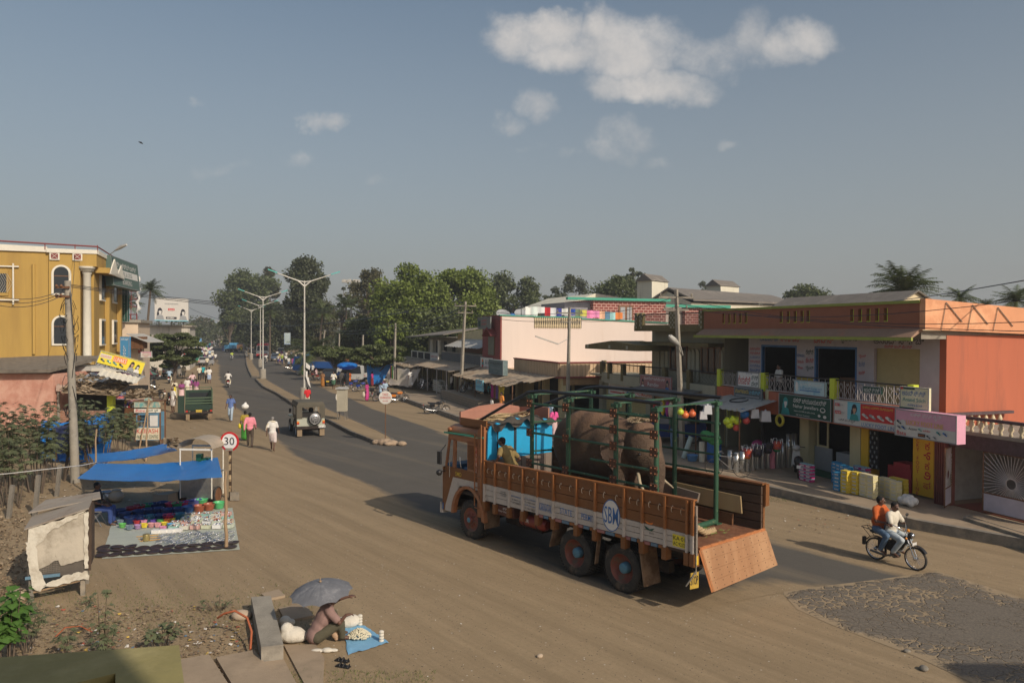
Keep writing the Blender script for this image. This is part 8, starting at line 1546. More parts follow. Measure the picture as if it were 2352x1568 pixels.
moto('blue motorcycle in the parked row beside the auto rickshaw',829,899,rad(300),'blue',.14);moto('black motorcycle with chrome forks in the parked row',862,911,rad(300),'black',.14)
moto('blue motorcycle at the left end of the parked row',812,893,rad(300),'blue',.14);moto('dark motorcycle parked at the shop front beside the sacks',0,0,FR+rad(110),'black',.12,loc=B(-5.2,51.5,.3))
moto('second dark motorcycle parked at the shop front',0,0,FR+rad(110),'black',.12,loc=B(-5.0,53.3,.3));moto('moped parked on the verandah',0,0,FR+rad(60),'black',.12,loc=B(-4.9,38.2,.96))
moto('black motorcycle beside the snack cart',385,930,rad(30),'black',.12);moto('dark motorcycle parked behind the fruit stall',360,916,rad(60),'black',.12)
for i,(px,py,rz)in Qd(((345,868,60),(357,872,50),(372,850,70),(384,846,80),(396,842,80),(408,838,75),(352,858,60))):moto('%s of the motorcycles crowded under the umbrella tree'%['first','second','third','fourth','fifth','sixth','seventh'][i],px,py,rad(rz),['black','maroon','blue'][i%3],.12,Qs='motorcycles under the umbrella tree')
for i,(px,py)in Qd(((668,848),(680,850),(690,852))):moto('%s dark motorcycle parked beyond the boy in blue trousers'%['left','middle','right'][i],px,py,rad(290),'black',.12)
gm=(g(2012,1284)+g(2103,1309))*.5;a_=g(2012,1284);b_=g(2103,1309);rzm=math.atan2(-(b_.x-a_.x),b_.y-a_.y);k=1.12
mo=Qh('moped','black moped with luggage rack carrying two men on the dusty road','moped',(gm.x,gm.y,0),rzm);wb=(b_-a_).length/2;Rw=.285
for y in(-wb,wb):
 mb=MB();mb.Qi([(Rw*.86,-.03),(Rw*.96,-.034),(Rw,-.015),(Rw,.015),(Rw*.96,.034),(Rw*.86,.03)],(0,0,0),'X',36,ends=False);w_=mb.Qa('wheel',Zq,mo);w_.location=(0,y,Rw);mb=MB();mb.Qi([(Rw*.88,-.022),(Rw*.82,0),(Rw*.88,.022)],(0,0,0),'X',36,ends=False)
 for i in Qc(28):a=2*PI*i/28;mb.bar((.02*(-1)**i,0,0),(0,cos(a+.2)*Rw*.83,sin(a+.2)*Rw*.83),.003,3)
 mb.Qi([(.001,-.05),(.04,-.045),(.04,.045),(.001,.05)],(0,0,0),'X',12);mb.Qa('rim',Zb,w_)
mb=MB();mb.tube([(0,wb-.26,.78),(0,.12,.45),(0,-.05,.32),(0,-.3,.38),(0,-wb,.33)],.03,8);mb.Qo([(-.07,.0,.42),(.07,.0,.42),(.06,.36,.62),(-.06,.36,.62)],[(-.08,-.06,.62),(.08,-.06,.62),(.06,.3,.78),(-.06,.3,.78)]);mb.box(-.09,.09,-.42,-.02,.38,.58);mb.Qa('frame',Qg,mo)
mb=MB();mb.ball((0,.0,.27),(.09,.14,.09),12,8);mb.Qi([(.05,-.1),(.07,-.06),(.07,.1),(.05,.12)],(0,.02,.26),'X',14);mb.bar((-.22,-.02,.24),(.22,-.02,.24),.012,6);mb.tube([(.08,.1,.3),(.1,-.2,.2),(.12,-.6,.24)],[.015,.03,.03],8);mb.Qa('engine',Kv,mo)
mb=MB();mb.strip((-.075,.12,.40),(-.075,.24,.62),.05,.05);mb.Qa('side_trim',Zb,mo)
for s_ in(-1,1):mb=MB();mb.bar((s_*.055,wb+.0,Rw),(s_*.055,wb-.16,.66),.018,8);mb.bar((s_*.055,wb-.16,.66),(s_*.04,wb-.26,.90),.014,8);mb.Qa('fork',Zb,mo)
mb=MB();mb.tube([(-.30,wb-.52,1.02),(-.26,wb-.42,1.05),(-.08,wb-.30,.94),(0,wb-.27,.88),(.08,wb-.30,.94),(.26,wb-.42,1.05),(.30,wb-.52,1.02)],.013,8);mb.Qa('handlebar',Zb,mo)
mb=MB()
for s_ in(-1,1):mb.bar((s_*.30,wb-.52,1.02),(s_*.275,wb-.44,1.045),.02,8)
mb.Qa('grip',Qg,mo)
mb=MB();mb.bar((-.24,wb-.40,1.05),(-.28,wb-.40,1.22),.007,5);mb.ball((-.30,wb-.41,1.25),(.065,.02,.04),10,8);mb.Qa('mirror',Qg,mo)
mb=MB();mb.m=0;mb.ball((0,wb-.13,.82),(.085,.08,.085),14,10);mb.m=1;mb.ball((0,wb-.075,.82),(.068,.04,.07),14,10);mb.m=2
for s_ in(-1,1):mb.ball((s_*.13,wb-.17,.76),.03,8,6)
mb.ball((0,wb-.20,.93),(.04,.04,.04),8,6);mb.Qa('headlight',[Qg,Zb,Qf('amber',(.7,.25,.02),.3)],mo)
mb=MB()
for(yc,a0,a1)in((-wb,.2,2.6),(wb,.6,2.2)):
 pts=[(yc+(Rw+.03)*cos(a0+(a1-a0)*i/10),Rw+(Rw+.03)*sin(a0+(a1-a0)*i/10))for i in Qc(11)]
 for p,q in zip(pts,pts[1:]):mb.Qo([(-.05,p[0],p[1]),(.05,p[0],p[1]),(.05,q[0],q[1]),(-.05,q[0],q[1])],[(-.05,p[0],p[1]+.012),(.05,p[0],p[1]+.012),(.05,q[0],q[1]+.012),(-.05,q[0],q[1]+.012)])
mb.box(-.05,.05,-wb-.36,-wb-.30,.32,.52);mb.Qa('mudguard',Qg,mo)
mb=MB();mb.ball((0,-.12,.70),(.12,.20,.05),12,8);mb.ball((0,-.50,.72),(.12,.2,.05),12,8);mb.Qa('seat',Qg,mo)
mb=MB();zr=.80;mb.tube([(-.12,-.40,zr-.06),(-.12,-.86,zr),(.12,-.86,zr),(.12,-.40,zr-.06)],.009,5);mb.bar((-.12,-.7,zr-.02),(.12,-.7,zr-.02),.008,4);mb.bar((-.1,-.85,zr),(-.08,-.6,.55),.008,4);mb.bar((.1,-.85,zr),(.08,-.6,.55),.008,4);mb.Qa('luggage_rack',Qg,mo)
mb=MB();mb.box(-.09,.09,wb-.04,wb-.03,.60,.67);mb.Qa('number_plate',lgt,mo)
Pr=pose('ride');dy=.05
Pr['pel']=V3((0,-.13,.82));Pr['chest']=V3((0,-.10,1.13));Pr['neck']=V3((0,-.07,1.32));Pr['head']=V3((0,-.03,1.45));Pr['face']=V3((.15,1,-.22));Pr['sh']=[V3((-.175,-.08,1.26)),V3((.175,-.08,1.26))]
Pr['hip']=[V3((-.1,-.12,.80)),V3((.1,-.12,.80))];Pr['knee']=[V3((-.17,.27,.70)),V3((.19,.27,.70))];Pr['ank']=[V3((-.16,.02,.34)),V3((.16,.02,.34))];Pr['toe']=[V3((-.18,.17,.28)),V3((.18,.17,.28))]
Pr['el']=[V3((-.27,.05,1.03)),V3((.27,.05,1.03))];Pr['wr']=[V3((-.29,wb-.60,1.04)),V3((.29,wb-.60,1.04))];Pr['hd']=[V3((.02,1,-.1)),V3((-.02,1,-.1))];Pr['curl']=1.5
Zi('x','man in cream shirt and pale jeans steering the black moped',mo.location,rzm,C('cream_shirt',(.62,.57,.47)),C('worn_jeans',(.36,.42,.46),Qj=(.55,.58,.6),Qm=5,Qk=.55),skin=SKD,near=True,P=Pr,Qv='half')
Pr=pose('ride');Pr['pel']=V3((0,-.47,.86));Pr['chest']=V3((.0,-.45,1.18));Pr['neck']=V3((0,-.43,1.39));Pr['head']=V3((0,-.41,1.53));Pr['face']=V3((-.55,1,-.02));Pr['sh']=[V3((-.19,-.44,1.33)),V3((.19,-.44,1.33))]
Pr['hip']=[V3((-.11,-.46,.83)),V3((.11,-.46,.83))];Pr['knee']=[V3((-.24,-.07,.74)),V3((.26,-.07,.74))];Pr['ank']=[V3((-.20,-.28,.34)),V3((.20,-.28,.34))];Pr['toe']=[V3((-.24,-.12,.27)),V3((.22,-.12,.27))]
Pr['el']=[V3((-.30,-.28,1.10)),V3((.28,-.35,1.05))];Pr['wr']=[V3((-.13,-.17,1.27)),V3((.2,-.15,1.05))];Pr['hd']=[V3((.3,.1,1)),V3((-.2,1,0))];Pr['curl']=1.4
Zi('x','heavier man in orange shirt and blue jeans riding pillion with raised hand',mo.location,rzm,C('rust_orange_shirt',(.50,.105,.02)),C('blue_jeans',(.09,.15,.24),Qj=(.2,.28,.36),Qm=4,Qk=.6),skin=SKD,near=True,P=Pr,Qv='half',fat=1.35)
Pt=pose('stand');Pt['pel']=V3((0,-.05,.72));Pt['chest']=V3((.0,.12,1.0));Pt['neck']=V3((0,.22,1.16));Pt['head']=V3((0,.31,1.28));Pt['face']=V3((-.45,1,-.15));Pt['sh']=[V3((-.18,.18,1.10)),V3((.18,.18,1.10))];Pt['hip']=[V3((-.1,-.05,.7)),V3((.1,-.05,.7))];Pt['knee']=[V3((-.12,.18,.42)),V3((.12,.1,.42))];Pt['ank']=[V3((-.12,-.02,.08)),V3((.12,-.1,.08))];Pt['toe']=[V3((-.13,.14,.03)),V3((.13,.06,.03))]
Pt['el']=[V3((-.36,.06,.98)),V3((.26,-.08,.86))];Pt['wr']=[V3((-.30,.20,.86)),V3((.2,.12,.72))];Pt['hd']=[V3((-.1,1,-.2)),V3((0,1,0))];Pt['curl']=1.2
pt=TO+Qb((cos(TR_)*.36-sin(TR_)*4.30,sin(TR_)*.36+cos(TR_)*4.30,1.42));Zi('x','man in khaki shirt leaning over the truck side behind the cab',pt,TR_+rad(8),CKH,CKH,near=True,P=Pt,Qv='half',sc=1.08)
us=g(722,1478);Ps=pose('floor');Ps['pel']=V3((0,0,.14));Ps['chest']=V3((0,.15,.42));Ps['neck']=V3((0,.25,.58));Ps['head']=V3((-.02,.33,.70));Ps['face']=V3((0,1,-.45));Ps['sh']=[V3((-.18,.20,.54)),V3((.18,.20,.54))]
Ps['hip']=[V3((-.1,.03,.14)),V3((.1,.03,.14))];Ps['knee']=[V3((-.22,.36,.36)),V3((.22,.36,.36))];Ps['ank']=[V3((-.12,.42,.08)),V3((.12,.42,.08))];Ps['toe']=[V3((-.13,.56,.04)),V3((.13,.56,.04))];Ps['el']=[V3((-.32,.34,.52)),V3((.33,.32,.40))];Ps['wr']=[V3((-.22,.60,.60)),V3((.12,.48,.42))];Ps['hd']=[V3((.1,1,.1)),V3((-.3,1,0))]
sr_=rad(-62);Zi('x','seller in brown checked shirt sitting under the grey umbrella',us,sr_,CMV,C('olive_trousers',(.09,.08,.05)),near=True,P=Ps,Qv='half',sc=1.15)
up_=us+Qb((cos(sr_)*-.1-sin(sr_)*.42,sin(sr_)*-.1+cos(sr_)*.42,0));um=Qh('umbrella','open faded grey black umbrella over the seated seller','umbrella',g(749,1466),rad(10));um.rotation_euler=(rad(6),rad(-5),rad(10))
mb=MB();n=12;zc=.92;Rr=.58
for i in Qc(n):
 a0_,a1_=2*PI*i/n,2*PI*(i+1)/n
 for j in Qc(6):
  t0_,t1__=j/6,(j+1)/6
  for m2 in Qc(4):
   b0,b1=a0_+(a1_-a0_)*m2/4,a0_+(a1_-a0_)*(m2+1)/4
   def up3(a,t,f):sag=1-.07*sin(PI*f)*t;r=Rr*t*sag;return(r*cos(a),r*sin(a),zc+.20*(1-t**1.9)-.0+.02*sin(PI*f)*t)
   mb.add([up3(b0,t0_,m2/4),up3(b0,t1__,m2/4),up3(b1,t1__,(m2+1)/4),up3(b1,t0_,(m2+1)/4)],[(0,1,2,3)],False)
mb.Qa('canopy',mat('faded_black_cloth',(.135,.14,.155),.8,.12,4,Qj=(.24,.24,.25),Qm=3,Qk=.58),um)
for i in Qc(n):a=2*PI*i/n;mb=MB();mb.tube([(Rr*t*cos(a),Rr*t*sin(a),zc+.20*(1-t**1.9)-.008)for t in(0,.25,.5,.75,1.0)],.004,3);mb.Qa('rib',Q0,um)
mb=MB();mb.bar((0,0,.05),(0,0,1.22),.008,6);mb.ball((0,0,1.14),(.03,.03,.015),8,5);mb.Qa('shaft',Zv,um)
def Zw(name,Qe,loc,balls,m,vox,cat,rz=0,sm=2,disp=None):
 mb=MB()
 for c,r in balls:mb.ball(c,r,12,8)
 o=Q2(mb,name,m,vox,None,sm);o.location=loc;o.rotation_euler=(0,0,rz);return tag(o,Qe,cat)
Kb=mat('white_woven_sack',(.60,.56,.48),.85,.08,4,bump=.7,Qt=14)
Zw('sack','white woven sack leaning on the concrete block',g(672,1475),[((0,0,.15),(.24,.17,.15)),((-.1,0,.27),(.12,.10,.12)),((.1,.02,.1),(.2,.16,.1))],Kb,.02,'sack',rad(15));Zw('sack','small tied white sack on top beside the block',g(655,1440),[((0,0,.12),(.12,.10,.11)),((.12,.0,.1),(.08,.07,.07))],Kb,.018,'sack');Zw('sack','crumpled white sack between umbrella and goods',g(795,1440),[((0,0,.10),(.26,.13,.11)),((.12,.05,.13),(.14,.1,.11)),((-.15,0,.08),(.12,.12,.08))],Kb,.02,'sack')
mb=MB();n=16;A_,B_,C_,D_=g(800,1505),g(893,1477),g(838,1437),g(783,1433)
for j in Qc(n+1):
 for i in Qc(n+1):
  u,v=i/n,j/n;p=A_.lerp(B_,u).lerp(D_.lerp(C_,u),v);p=p+Qb((.04*mnoise.noise(Qb((u*4,v*4,9))),.04*mnoise.noise(Qb((u*4,v*4,2))),.012+.035*abs(mnoise.noise(Qb((u*6,v*6,4))))));mb.v.append(tuple(p))
for j in Qc(n):
 for i in Qc(n):q=j*(n+1)+i;mb.f.append((q,q+1,q+n+2,q+n+1));mb.mi.append(0);mb.sm.append(True)
tag(mb.Qa('plastic_sheet',mat('light_blue_sheet',(.20,.42,.62),.6,.06,5)),'light blue plastic sheet spread on the ground for garlic','sheet')
mb=MB();random.seed(6);c0=g(825,1466)
for i in Qc(420):r=.22*math.sqrt(random.random());a=random.random()*6.28;mb.ball(c0+Qb((r*cos(a),r*.8*sin(a),.05+.13*(1-(r/.22)**1.5)+random.random()*.02)),random.uniform(.012,.02),5,4)
tag(mb.Qa('garlic_heap',mat('garlic_white',(.62,.57,.42),.7,.12,12)),'heap of small white garlic cloves on the blue sheet','produce',kind='stuff')
for i,(px,py,lb_)in Qd(((827,1436,'stack of white packets at the back of the garlic heap'),(876,1474,'stack of white packets at the right edge of the blue sheet'))):Zw('packet_stack',lb_,g(px,py),[((0,0,.03+.055*k),(.052,.048,.034))for k in Qc(4)],Kb,.011,'packets',0,1)
Zw('cloth_bundle','peach printed cloth over the seller knee',g(768,1474),[((0,0,.33),(.10,.08,.10)),((.02,0,.2),(.09,.07,.14)),((.03,.02,.1),(.05,.05,.08))],CPE,.016,'cloth');Zw('cloth_heap','crumpled white cloth lying in front of the seller',g(745,1497),[((-.12,0,.03),(.13,.06,.035)),((.05,0,.04),(.1,.07,.045)),((.17,.02,.03),(.08,.05,.03))],Kb,.014,'cloth')
for i,(px,py)in Qd(((786,1518),(788,1531))):
 mb=MB();mb.box(-.045,.045,-.13,.13,0,.025);mb.tube([(-.045,.05,.02),(-.02,.06,.06),(.02,.06,.06),(.045,.05,.02)],.012,5);mb.tube([(-.045,-.02,.02),(-.02,-.02,.065),(.02,-.02,.065),(.045,-.02,.02)],.012,5);mb.tube([(-.04,-.1,.02),(0,-.13,.07),(.04,-.1,.02)],.01,5);o=mb.Qa('sandal',Qg);o.location=g(px,py);o.rotation_euler=(0,0,rad(70));tag(o,['upper black sandal of the pair in front of the seller','lower black sandal of the pair in front of the seller'][i],'sandal','pair of black sandals')
w=g(222,1206);Zi('x2','dark clothed seller sitting on a folding chair in the shade',w,rad(-80),CBK,CDB,kind='chair');ch=Qh('folding_chair','grey metal folding chair under the seller in the shade','chair',w,rad(-80));mb=MB();mb.box(-.2,.2,-.2,.2,.43,.46);mb.Qa('seat',Q0,ch);mb=MB();mb.box(-.2,.2,-.26,-.23,.62,.85);mb.Qa('backrest',Q0,ch)
for s_ in(-1,1):mb=MB();mb.bar((s_*.2,-.26,.85),(s_*.2,.2,0),.013,5);mb.Qa('leg',Q0,ch);mb=MB();mb.bar((s_*.18,.18,.45),(s_*.18,-.25,0),.013,5);mb.Qa('leg',Q0,ch)
w=g(354,885+3);Zi('x3','person crouching beside the patched umbrella',w,rad(90),CBK,CWH,kind='floor')
um2=Qh('umbrella','patched red and green umbrella standing near the parked motorcycles','umbrella',g(344,882));mb=MB()
for i in Qc(8):
 mb.m=i%3;a,b=2*PI*i/8,2*PI*(i+1)/8;mb.add([(0,0,1.45),(.95*cos(a),.95*sin(a),1.05),(.95*cos(b),.95*sin(b),1.05)],[(0,1,2)])
mb.Qa('canopy',[Qf('umb_red',(.25,.06,.07)),Qf('umb_green',(.07,.16,.12)),Qf('umb_grey',(.15,.15,.17))],um2);mb=MB();mb.bar((0,0,0),(0,0,1.5),.015,5);mb.Qa('shaft',Q0,um2)
# == vehicles
def prof(mb,pts,x0,x1,m=0,dx=0):
 mb.m=m;mb.Qq([(x0,y,z)for y,z in pts],(x1-x0,0,0))
def qx(mb,x,pts,m):mb.m=m;mb.poly([(x,y,z)for y,z in pts])
def veh(nm,Qe,px,py,rz,cat,loc=None,Qs=None):return Qh(nm,Qe,cat,loc if loc is not None else g(px,py),rz,Qs)
def wheels(v,ys,hw,r,w=.2,hub=Q0):
 for y in ys:
  for s_ in(-1,1):Qy('wheel',v,(s_*hw,y,r),r,w,'X',0,hub)
Kl=mat('olive_canvas',(.10,.088,.065),.9,.15,3,bump=.8,Qt=5);Jm=mat('jeep_grey_green',(.40,.41,.33),.5,.08,3)
j=veh('jeep','army style jeep with brown canvas hood and spare wheel seen from behind',0,0,rad(24),'jeep',g(714,1003)+Qb((0,0,0)))
mb=MB();mb.m=0;mb.box(-.74,.74,.0,2.3,.52,1.02);mb.box(-.42,.42,2.3,3.5,.6,1.05);mb.box(-.76,-.42,2.75,3.5,.85,.92);mb.box(.42,.76,2.75,3.5,.85,.92);mb.m=1;mb.box(-.76,.76,-.09,-.01,.45,.60);mb.box(-.5,.5,.1,3.3,.35,.5)
for s_ in(-1,1):mb.m=1;mb.tube([(s_*.74,.05+.5*(1-cos(a)),.55+.42*sin(a))for a in[i*PI/8 for i in Qc(9)]],.06,6)
mb.Qa('body',[Jm,Za],j)
mb=MB();mb.m=0;mb.add([(-.74,0,1.72),(.74,0,1.72),(.74,2.1,1.74),(-.74,2.1,1.74),(-.66,.03,1.90),(.66,.03,1.90),(.66,2.0,1.90),(-.66,2.0,1.90)],[(0,1,5,4),(1,2,6,5),(2,3,7,6),(3,0,4,7),(4,5,6,7)]);mb.box(-.75,-.46,-.01,.02,1.0,1.73);mb.box(.46,.75,-.01,.02,1.0,1.73);mb.box(-.46,.46,-.01,.02,1.62,1.73);mb.box(-.76,-.735,0,1.4,.98,1.73);mb.box(.735,.76,0,1.4,.98,1.73);mb.m=1;mb.quad((-.765,.35,1.2),(-.765,1.2,1.2),(-.765,1.2,1.6),(-.765,.35,1.6))
mb.Qa('canvas_hood',[Kl,mat('clear_panel',(.25,.24,.2),.3)],j)
mb=MB();mb.box(-.7,.7,2.05,2.1,1.05,1.7);mb.Qa('windscreen',g_,j)
sw=Qy('spare_wheel',j,(.2,-.12,1.02),.36,.2,'Y',0,Q0)
mb=MB();mb.Qi([(.20,-.11),(.19,-.13),(.12,-.10),(.05,-.12),(.001,-.12)],(0,0,0),'Y',18);mb.Qa('rim',Zd,sw)
for s_ in(-1,1):
 mb=MB();mb.m=0;mb.box(s_*.68-.06,s_*.68+.06,-.03,-.001,.72,.80);mb.m=1;mb.box(s_*.68-.06,s_*.68+.06,-.03,-.001,.80,.88);mb.Qa('tail_light',[Qf('lamp_red',(.5,.03,.02),.3),Qf('lamp_amber',(.7,.25,.03),.3)],j)
 mb=MB();mb.box(s_*.60-.13,s_*.60+.13,-.03,-.015,.06,.42);mb.Qa('mudflap',mat('flap_brown',(.25,.18,.11),.8),j)
mb=MB();mb.m=0;mb.box(.4,.76,-.12,-.10,.5,.62);p_=mb.Qa('number_plate',white,j);lt=MB();lt.m=BK;lt.text('KA-45 G-88',(.42,-.125,.52),(1,0,0),(0,0,1),.32,.08);lt.Qa('lettering',SM,p_)
wheels(j,(.55,2.95),.64,.36,.19);mb=MB();mb.box(-.92,-.80,1.75,1.8,1.2,1.42);mb.Qa('mirror',Qg,j)
mb=MB();mb.box(-.5,.5,.5,.8,.9,1.3);mb.ball((.1,.6,1.42),.14,8,6);mb.ball((-.3,1.4,1.4),.13,8,6);mb.Qa('seat',Q7,j)
Jh=mat('pickup_green',(.008,.03,.018),.5,.15,4);K6=mat('pickup_teal',(.015,.16,.10),.5,.12,3)
def pickup(Qe,px,py,rz,body,cagem,h=1.9,L_=2.3,W_h=.72,cabm=None,tarpm=None,plate=True,Qs=None,loc=None):
 v=veh('pickup',Qe,px,py,rz,'pickup truck',loc,Qs);mb=MB();mb.m=0;mb.box(-W_h,W_h,0,L_,.62,.70);mb.box(-W_h,W_h,-.03,0,.70,1.0);mb.box(-W_h,-W_h+.04,0,L_,.7,1.08);mb.box(W_h-.04,W_h,0,L_,.7,1.08);mb.m=1;mb.box(-.5,.5,0,L_+.8,.38,.6);mb.box(-W_h,W_h,-.05,0,.42,.55);mb.Qa('load_bed',[body,Za],v)
 mb=MB()
 for y in(0,L_/2,L_):
  for s_ in(-1,1):mb.strip((s_*(W_h-.02),y,1.05),(s_*(W_h-.02),y,h),.04,.04)
 for z in[1.15+i*.17 for i in Qc(int((h-1.15)/.17)+1)]+[h]:
  for s_ in(-1,1):mb.strip((s_*(W_h-.02),0,z),(s_*(W_h-.02),L_,z),.03,.05)
 for z in(1.15,1.32,1.5):mb.strip((-W_h,0,z-.05),(W_h,0,z-.05),.03,.07)
 mb.strip((-W_h,L_,h),(W_h,L_,h),.04,.05);mb.strip((-W_h,0,h),(W_h,0,h),.04,.05);mb.Qa('bars',cagem,v)
 cm_=cabm or body;mb=MB();mb.m=0;prof(mb,[(L_+.05,.5),(L_+1.35,.5),(L_+1.4,.95),(L_+1.15,1.05),(L_+.95,1.72),(L_+.05,1.78)],-W_h+.03,W_h-.03);
 for s_ in(-1,1):qx(mb,s_*(W_h-.025),[(L_+.25,1.1),(L_+1.05,1.08),(L_+.9,1.6),(L_+.25,1.62)],1)
 mb.m=1;mb.quad((-.6,L_+.045,1.2),(.6,L_+.045,1.2),(.6,L_+.045,1.6),(-.6,L_+.045,1.6));mb.Qa('cab',[cm_,Qz],v)
 wheels(v,(.45,L_+.75),W_h-.12,.30,.16)
 for s_ in(-1,1):mb=MB();mb.box(s_*(W_h-.1)-.06,s_*(W_h-.1)+.06,-.07,-.05,.56,.66);mb.Qa('tail_light',bpy.data.materials['lamp_red'],v)
 if plate:mb=MB();mb.box(-.18,.18,-.07,-.05,.54,.68);p_=mb.Qa('number_plate',gold,v);lt=MB();lt.m=BK;lt.text('KA45 6281',(-.16,-.075,.57),(1,0,0),(0,0,1),.32,.09);lt.Qa('lettering',SM,p_)
 if tarpm:mb=MB();mb.Qo([(-W_h-.03,-.1,1.5),(W_h+.03,-.1,1.5),(W_h+.03,L_+.1,1.6),(-W_h-.03,L_+.1,1.6)],[(-W_h*.6,0,h+.25),(W_h*.6,0,h+.2),(W_h*.7,L_,h+.3),(-W_h*.7,L_,h+.3)]);mb.Qa('tarpaulin_cover',tarpm,v)
 return v
v=pickup('dark green goods pickup with barred sides parked on the left roadside',457,965,rad(23),Jh,Qf('bar_green',(.07,.11,.06)),1.95,2.3,.82)
mb=MB()
for s_ in(-1,1):mb.box(s_*.66-.11,s_*.66+.11,-.08,-.06,.05,.42)
mb.Qa('mudflap',bpy.data.materials['flap_brown'],v)
mb=MB();mb.box(-1.25,-.86,.1,.14,.5,1.6);mb.Qa('open_door',Jh,v)
pickup('bright green goods pickup in front of the crowd',453,838,rad(22),K6,K6,1.85,2.2,.8)
def car(Qe,px,py,rz,body,L_=3.6,W_h=.76,H_=1.42,nm='car',cat='car',van=False,Qs=None,lt_=True,loc=None):
 v=veh(nm,Qe,px,py,rz,cat,loc,Qs);mb=MB();mb.m=0;pr=[(0,.3),(L_,.3),(L_+.02,.62),(L_-.75,.85),(L_-1.35,H_-.03),(.35,H_),(.02,.92)]if not van else[(0,.3),(L_,.3),(L_+.02,.8),(L_-.3,1.0),(L_-.75,H_-.03),(.1,H_),(0,.92)]
 n=len(pr);x0=[W_h if z<1.0 else W_h-.12 for _,z in pr];vs=[(-x,y,z)for x,(y,z)in zip(x0,pr)]+[(x,y,z)for x,(y,z)in zip(x0,pr)];mb.add(vs,[tuple(Qc(n))[::-1],tuple(Qc(n,2*n))]+[(i,(i+1)%n,(i+1)%n+n,i+n)for i in Qc(n)])
 a,b=pr[3],pr[4];mb.m=1;f=lambda p,q,t:(p[0]+(q[0]-p[0])*t,p[1]+(q[1]-p[1])*t);p0,p1=f(a,b,.1),f(a,b,.92);mb.quad((-W_h+.1,p0[0]+.012,p0[1]),(W_h-.1,p0[0]+.012,p0[1]),(W_h-.18,p1[0]+.012,p1[1]),(-W_h+.18,p1[0]+.012,p1[1]))
 a,b=pr[6],pr[5];p0,p1=f(a,b,.1),f(a,b,.9);mb.quad((-W_h+.1,p0[0]-.012,p0[1]),(W_h-.1,p0[0]-.012,p0[1]),(W_h-.18,p1[0]-.012,p1[1]),(-W_h+.18,p1[0]-.012,p1[1]))
 for s_ in(-1,1):mb.poly([(s_*(W_h+.005),.35,.95),(s_*(W_h+.005),L_-.95,.95),(s_*(W_h-.1),L_-1.35,H_-.12),(s_*(W_h-.1),.5,H_-.12)])
 mb.m=2;mb.box(-W_h-.01,W_h+.01,L_,L_+.08,.3,.52);mb.box(-W_h-.01,W_h+.01,-.08,0,.3,.52);mb.Qa('body',[body,Qz,Qg],v);wheels(v,(.65,L_-.75),W_h-.08,.27,.15)
 for s_ in(-1,1):mb=MB();mb.box(s_*.55-.12,s_*.55+.12,L_+.02,L_+.035,.6,.76);mb.Qa('headlight',Zb,v);mb=MB();mb.box(s_*.6-.1,s_*.6+.1,-.03,-.012,.65,.8);mb.Qa('tail_light',bpy.data.materials['lamp_red'],v)
 mb=MB();mb.box(-.2,.2,L_+.085,L_+.09,.36,.46);mb.Qa('number_plate',white,v);return v
car('blue grey hatchback coming towards us on the right carriageway',641,815,rad(194),Qf('car_blue_grey',(.10,.13,.19),.3),loc=g(634,828))
car('silver car at the far edge of the crowd',494,797,rad(190),Qf('car_silver',(.42,.42,.42),.3),loc=g(491,797));car('silver car beside the bright green pickup',468,838,rad(5),Qf('car_silver',(.42,.42,.42),.3),loc=g(466,840));car('pale estate car parked among the motorcycles at left',388,862,rad(10),mat('car_beige',(.45,.40,.33),.5),W_h=.8,H_=1.55,loc=g(388,866));car('light grey car behind the roadside group',700,822,rad(240),Qf('car_silver',(.42,.42,.42),.3),loc=g(690,817));car('white jeep like van beside the far lamp',560,797,rad(190),Qf('car_white',(.55,.55,.52),.4),H_=1.8,van=True,loc=g(554,796));car('cream van behind the blue grey hatchback',640,830,rad(195),CWH,H_=1.9,van=True,loc=g(646,817))
car('dark blue car parked behind the iron fence in the olive house porch',0,0,FR+rad(70),CDB,loc=B(.2,14,.3))
bs=veh('bus','white and red bus coming down the right carriageway',605,822,rad(196),'bus',g(601,821)-Qb((0,0,0)));bs.location=g(603,822)+Qb((-2.6,9.1,0))
mb=MB();Lb=9.5;mb.m=0;mb.box(-1.2,1.2,0,Lb,.9,2.6);mb.m=1;mb.box(-1.22,1.22,-.02,Lb+.03,.45,.9);mb.Qo([(-1.22,0,2.6),(1.22,0,2.6),(1.22,Lb+.03,2.6),(-1.22,Lb+.03,2.6)],[(-.95,.1,3.0),(.95,.1,3.0),(.95,Lb-.15,3.0),(-.95,Lb-.15,3.0)]);mb.m=2;mb.quad((-1.08,Lb+.012,1.55),(1.08,Lb+.012,1.55),(1.02,Lb+.012,2.5),(-1.02,Lb+.012,2.5))
for s_ in(-1,1):
 for i in Qc(7):mb.box(s_*1.2-.012,s_*1.2+.012,.6+i*1.2,1.6+i*1.2,1.7,2.4)
mb.m=0;mb.box(-.03,.03,Lb+.013,Lb+.03,1.55,2.5);mb.m=3;mb.box(-1.0,1.0,Lb+.01,Lb+.03,1.0,1.3);bb=mb.Qa('body',[Qf('bus_white',(.62,.60,.56),.4),Qf('bus_red',(.52,.03,.03),.4),Qz,greym],bs)
lt=MB();lt.m=GR;lt.text('ಕ ರಾ ರ ಸಾ ಸಂಸ್ಥೆ',(.8,Lb+.045,2.48),(-1,0,0),(0,0,1),1.6,.2);lt.Qa('lettering',SM,bb);wheels(bs,(2,7.6),1.05,.48,.26)
for s_ in(-1,1):mb=MB();mb.Qi([(.11,0),(.1,.03),(.001,.04)],(s_*.85,Lb+.03,1.15),'Y',12);mb.Qa('headlight',Zb,bs)
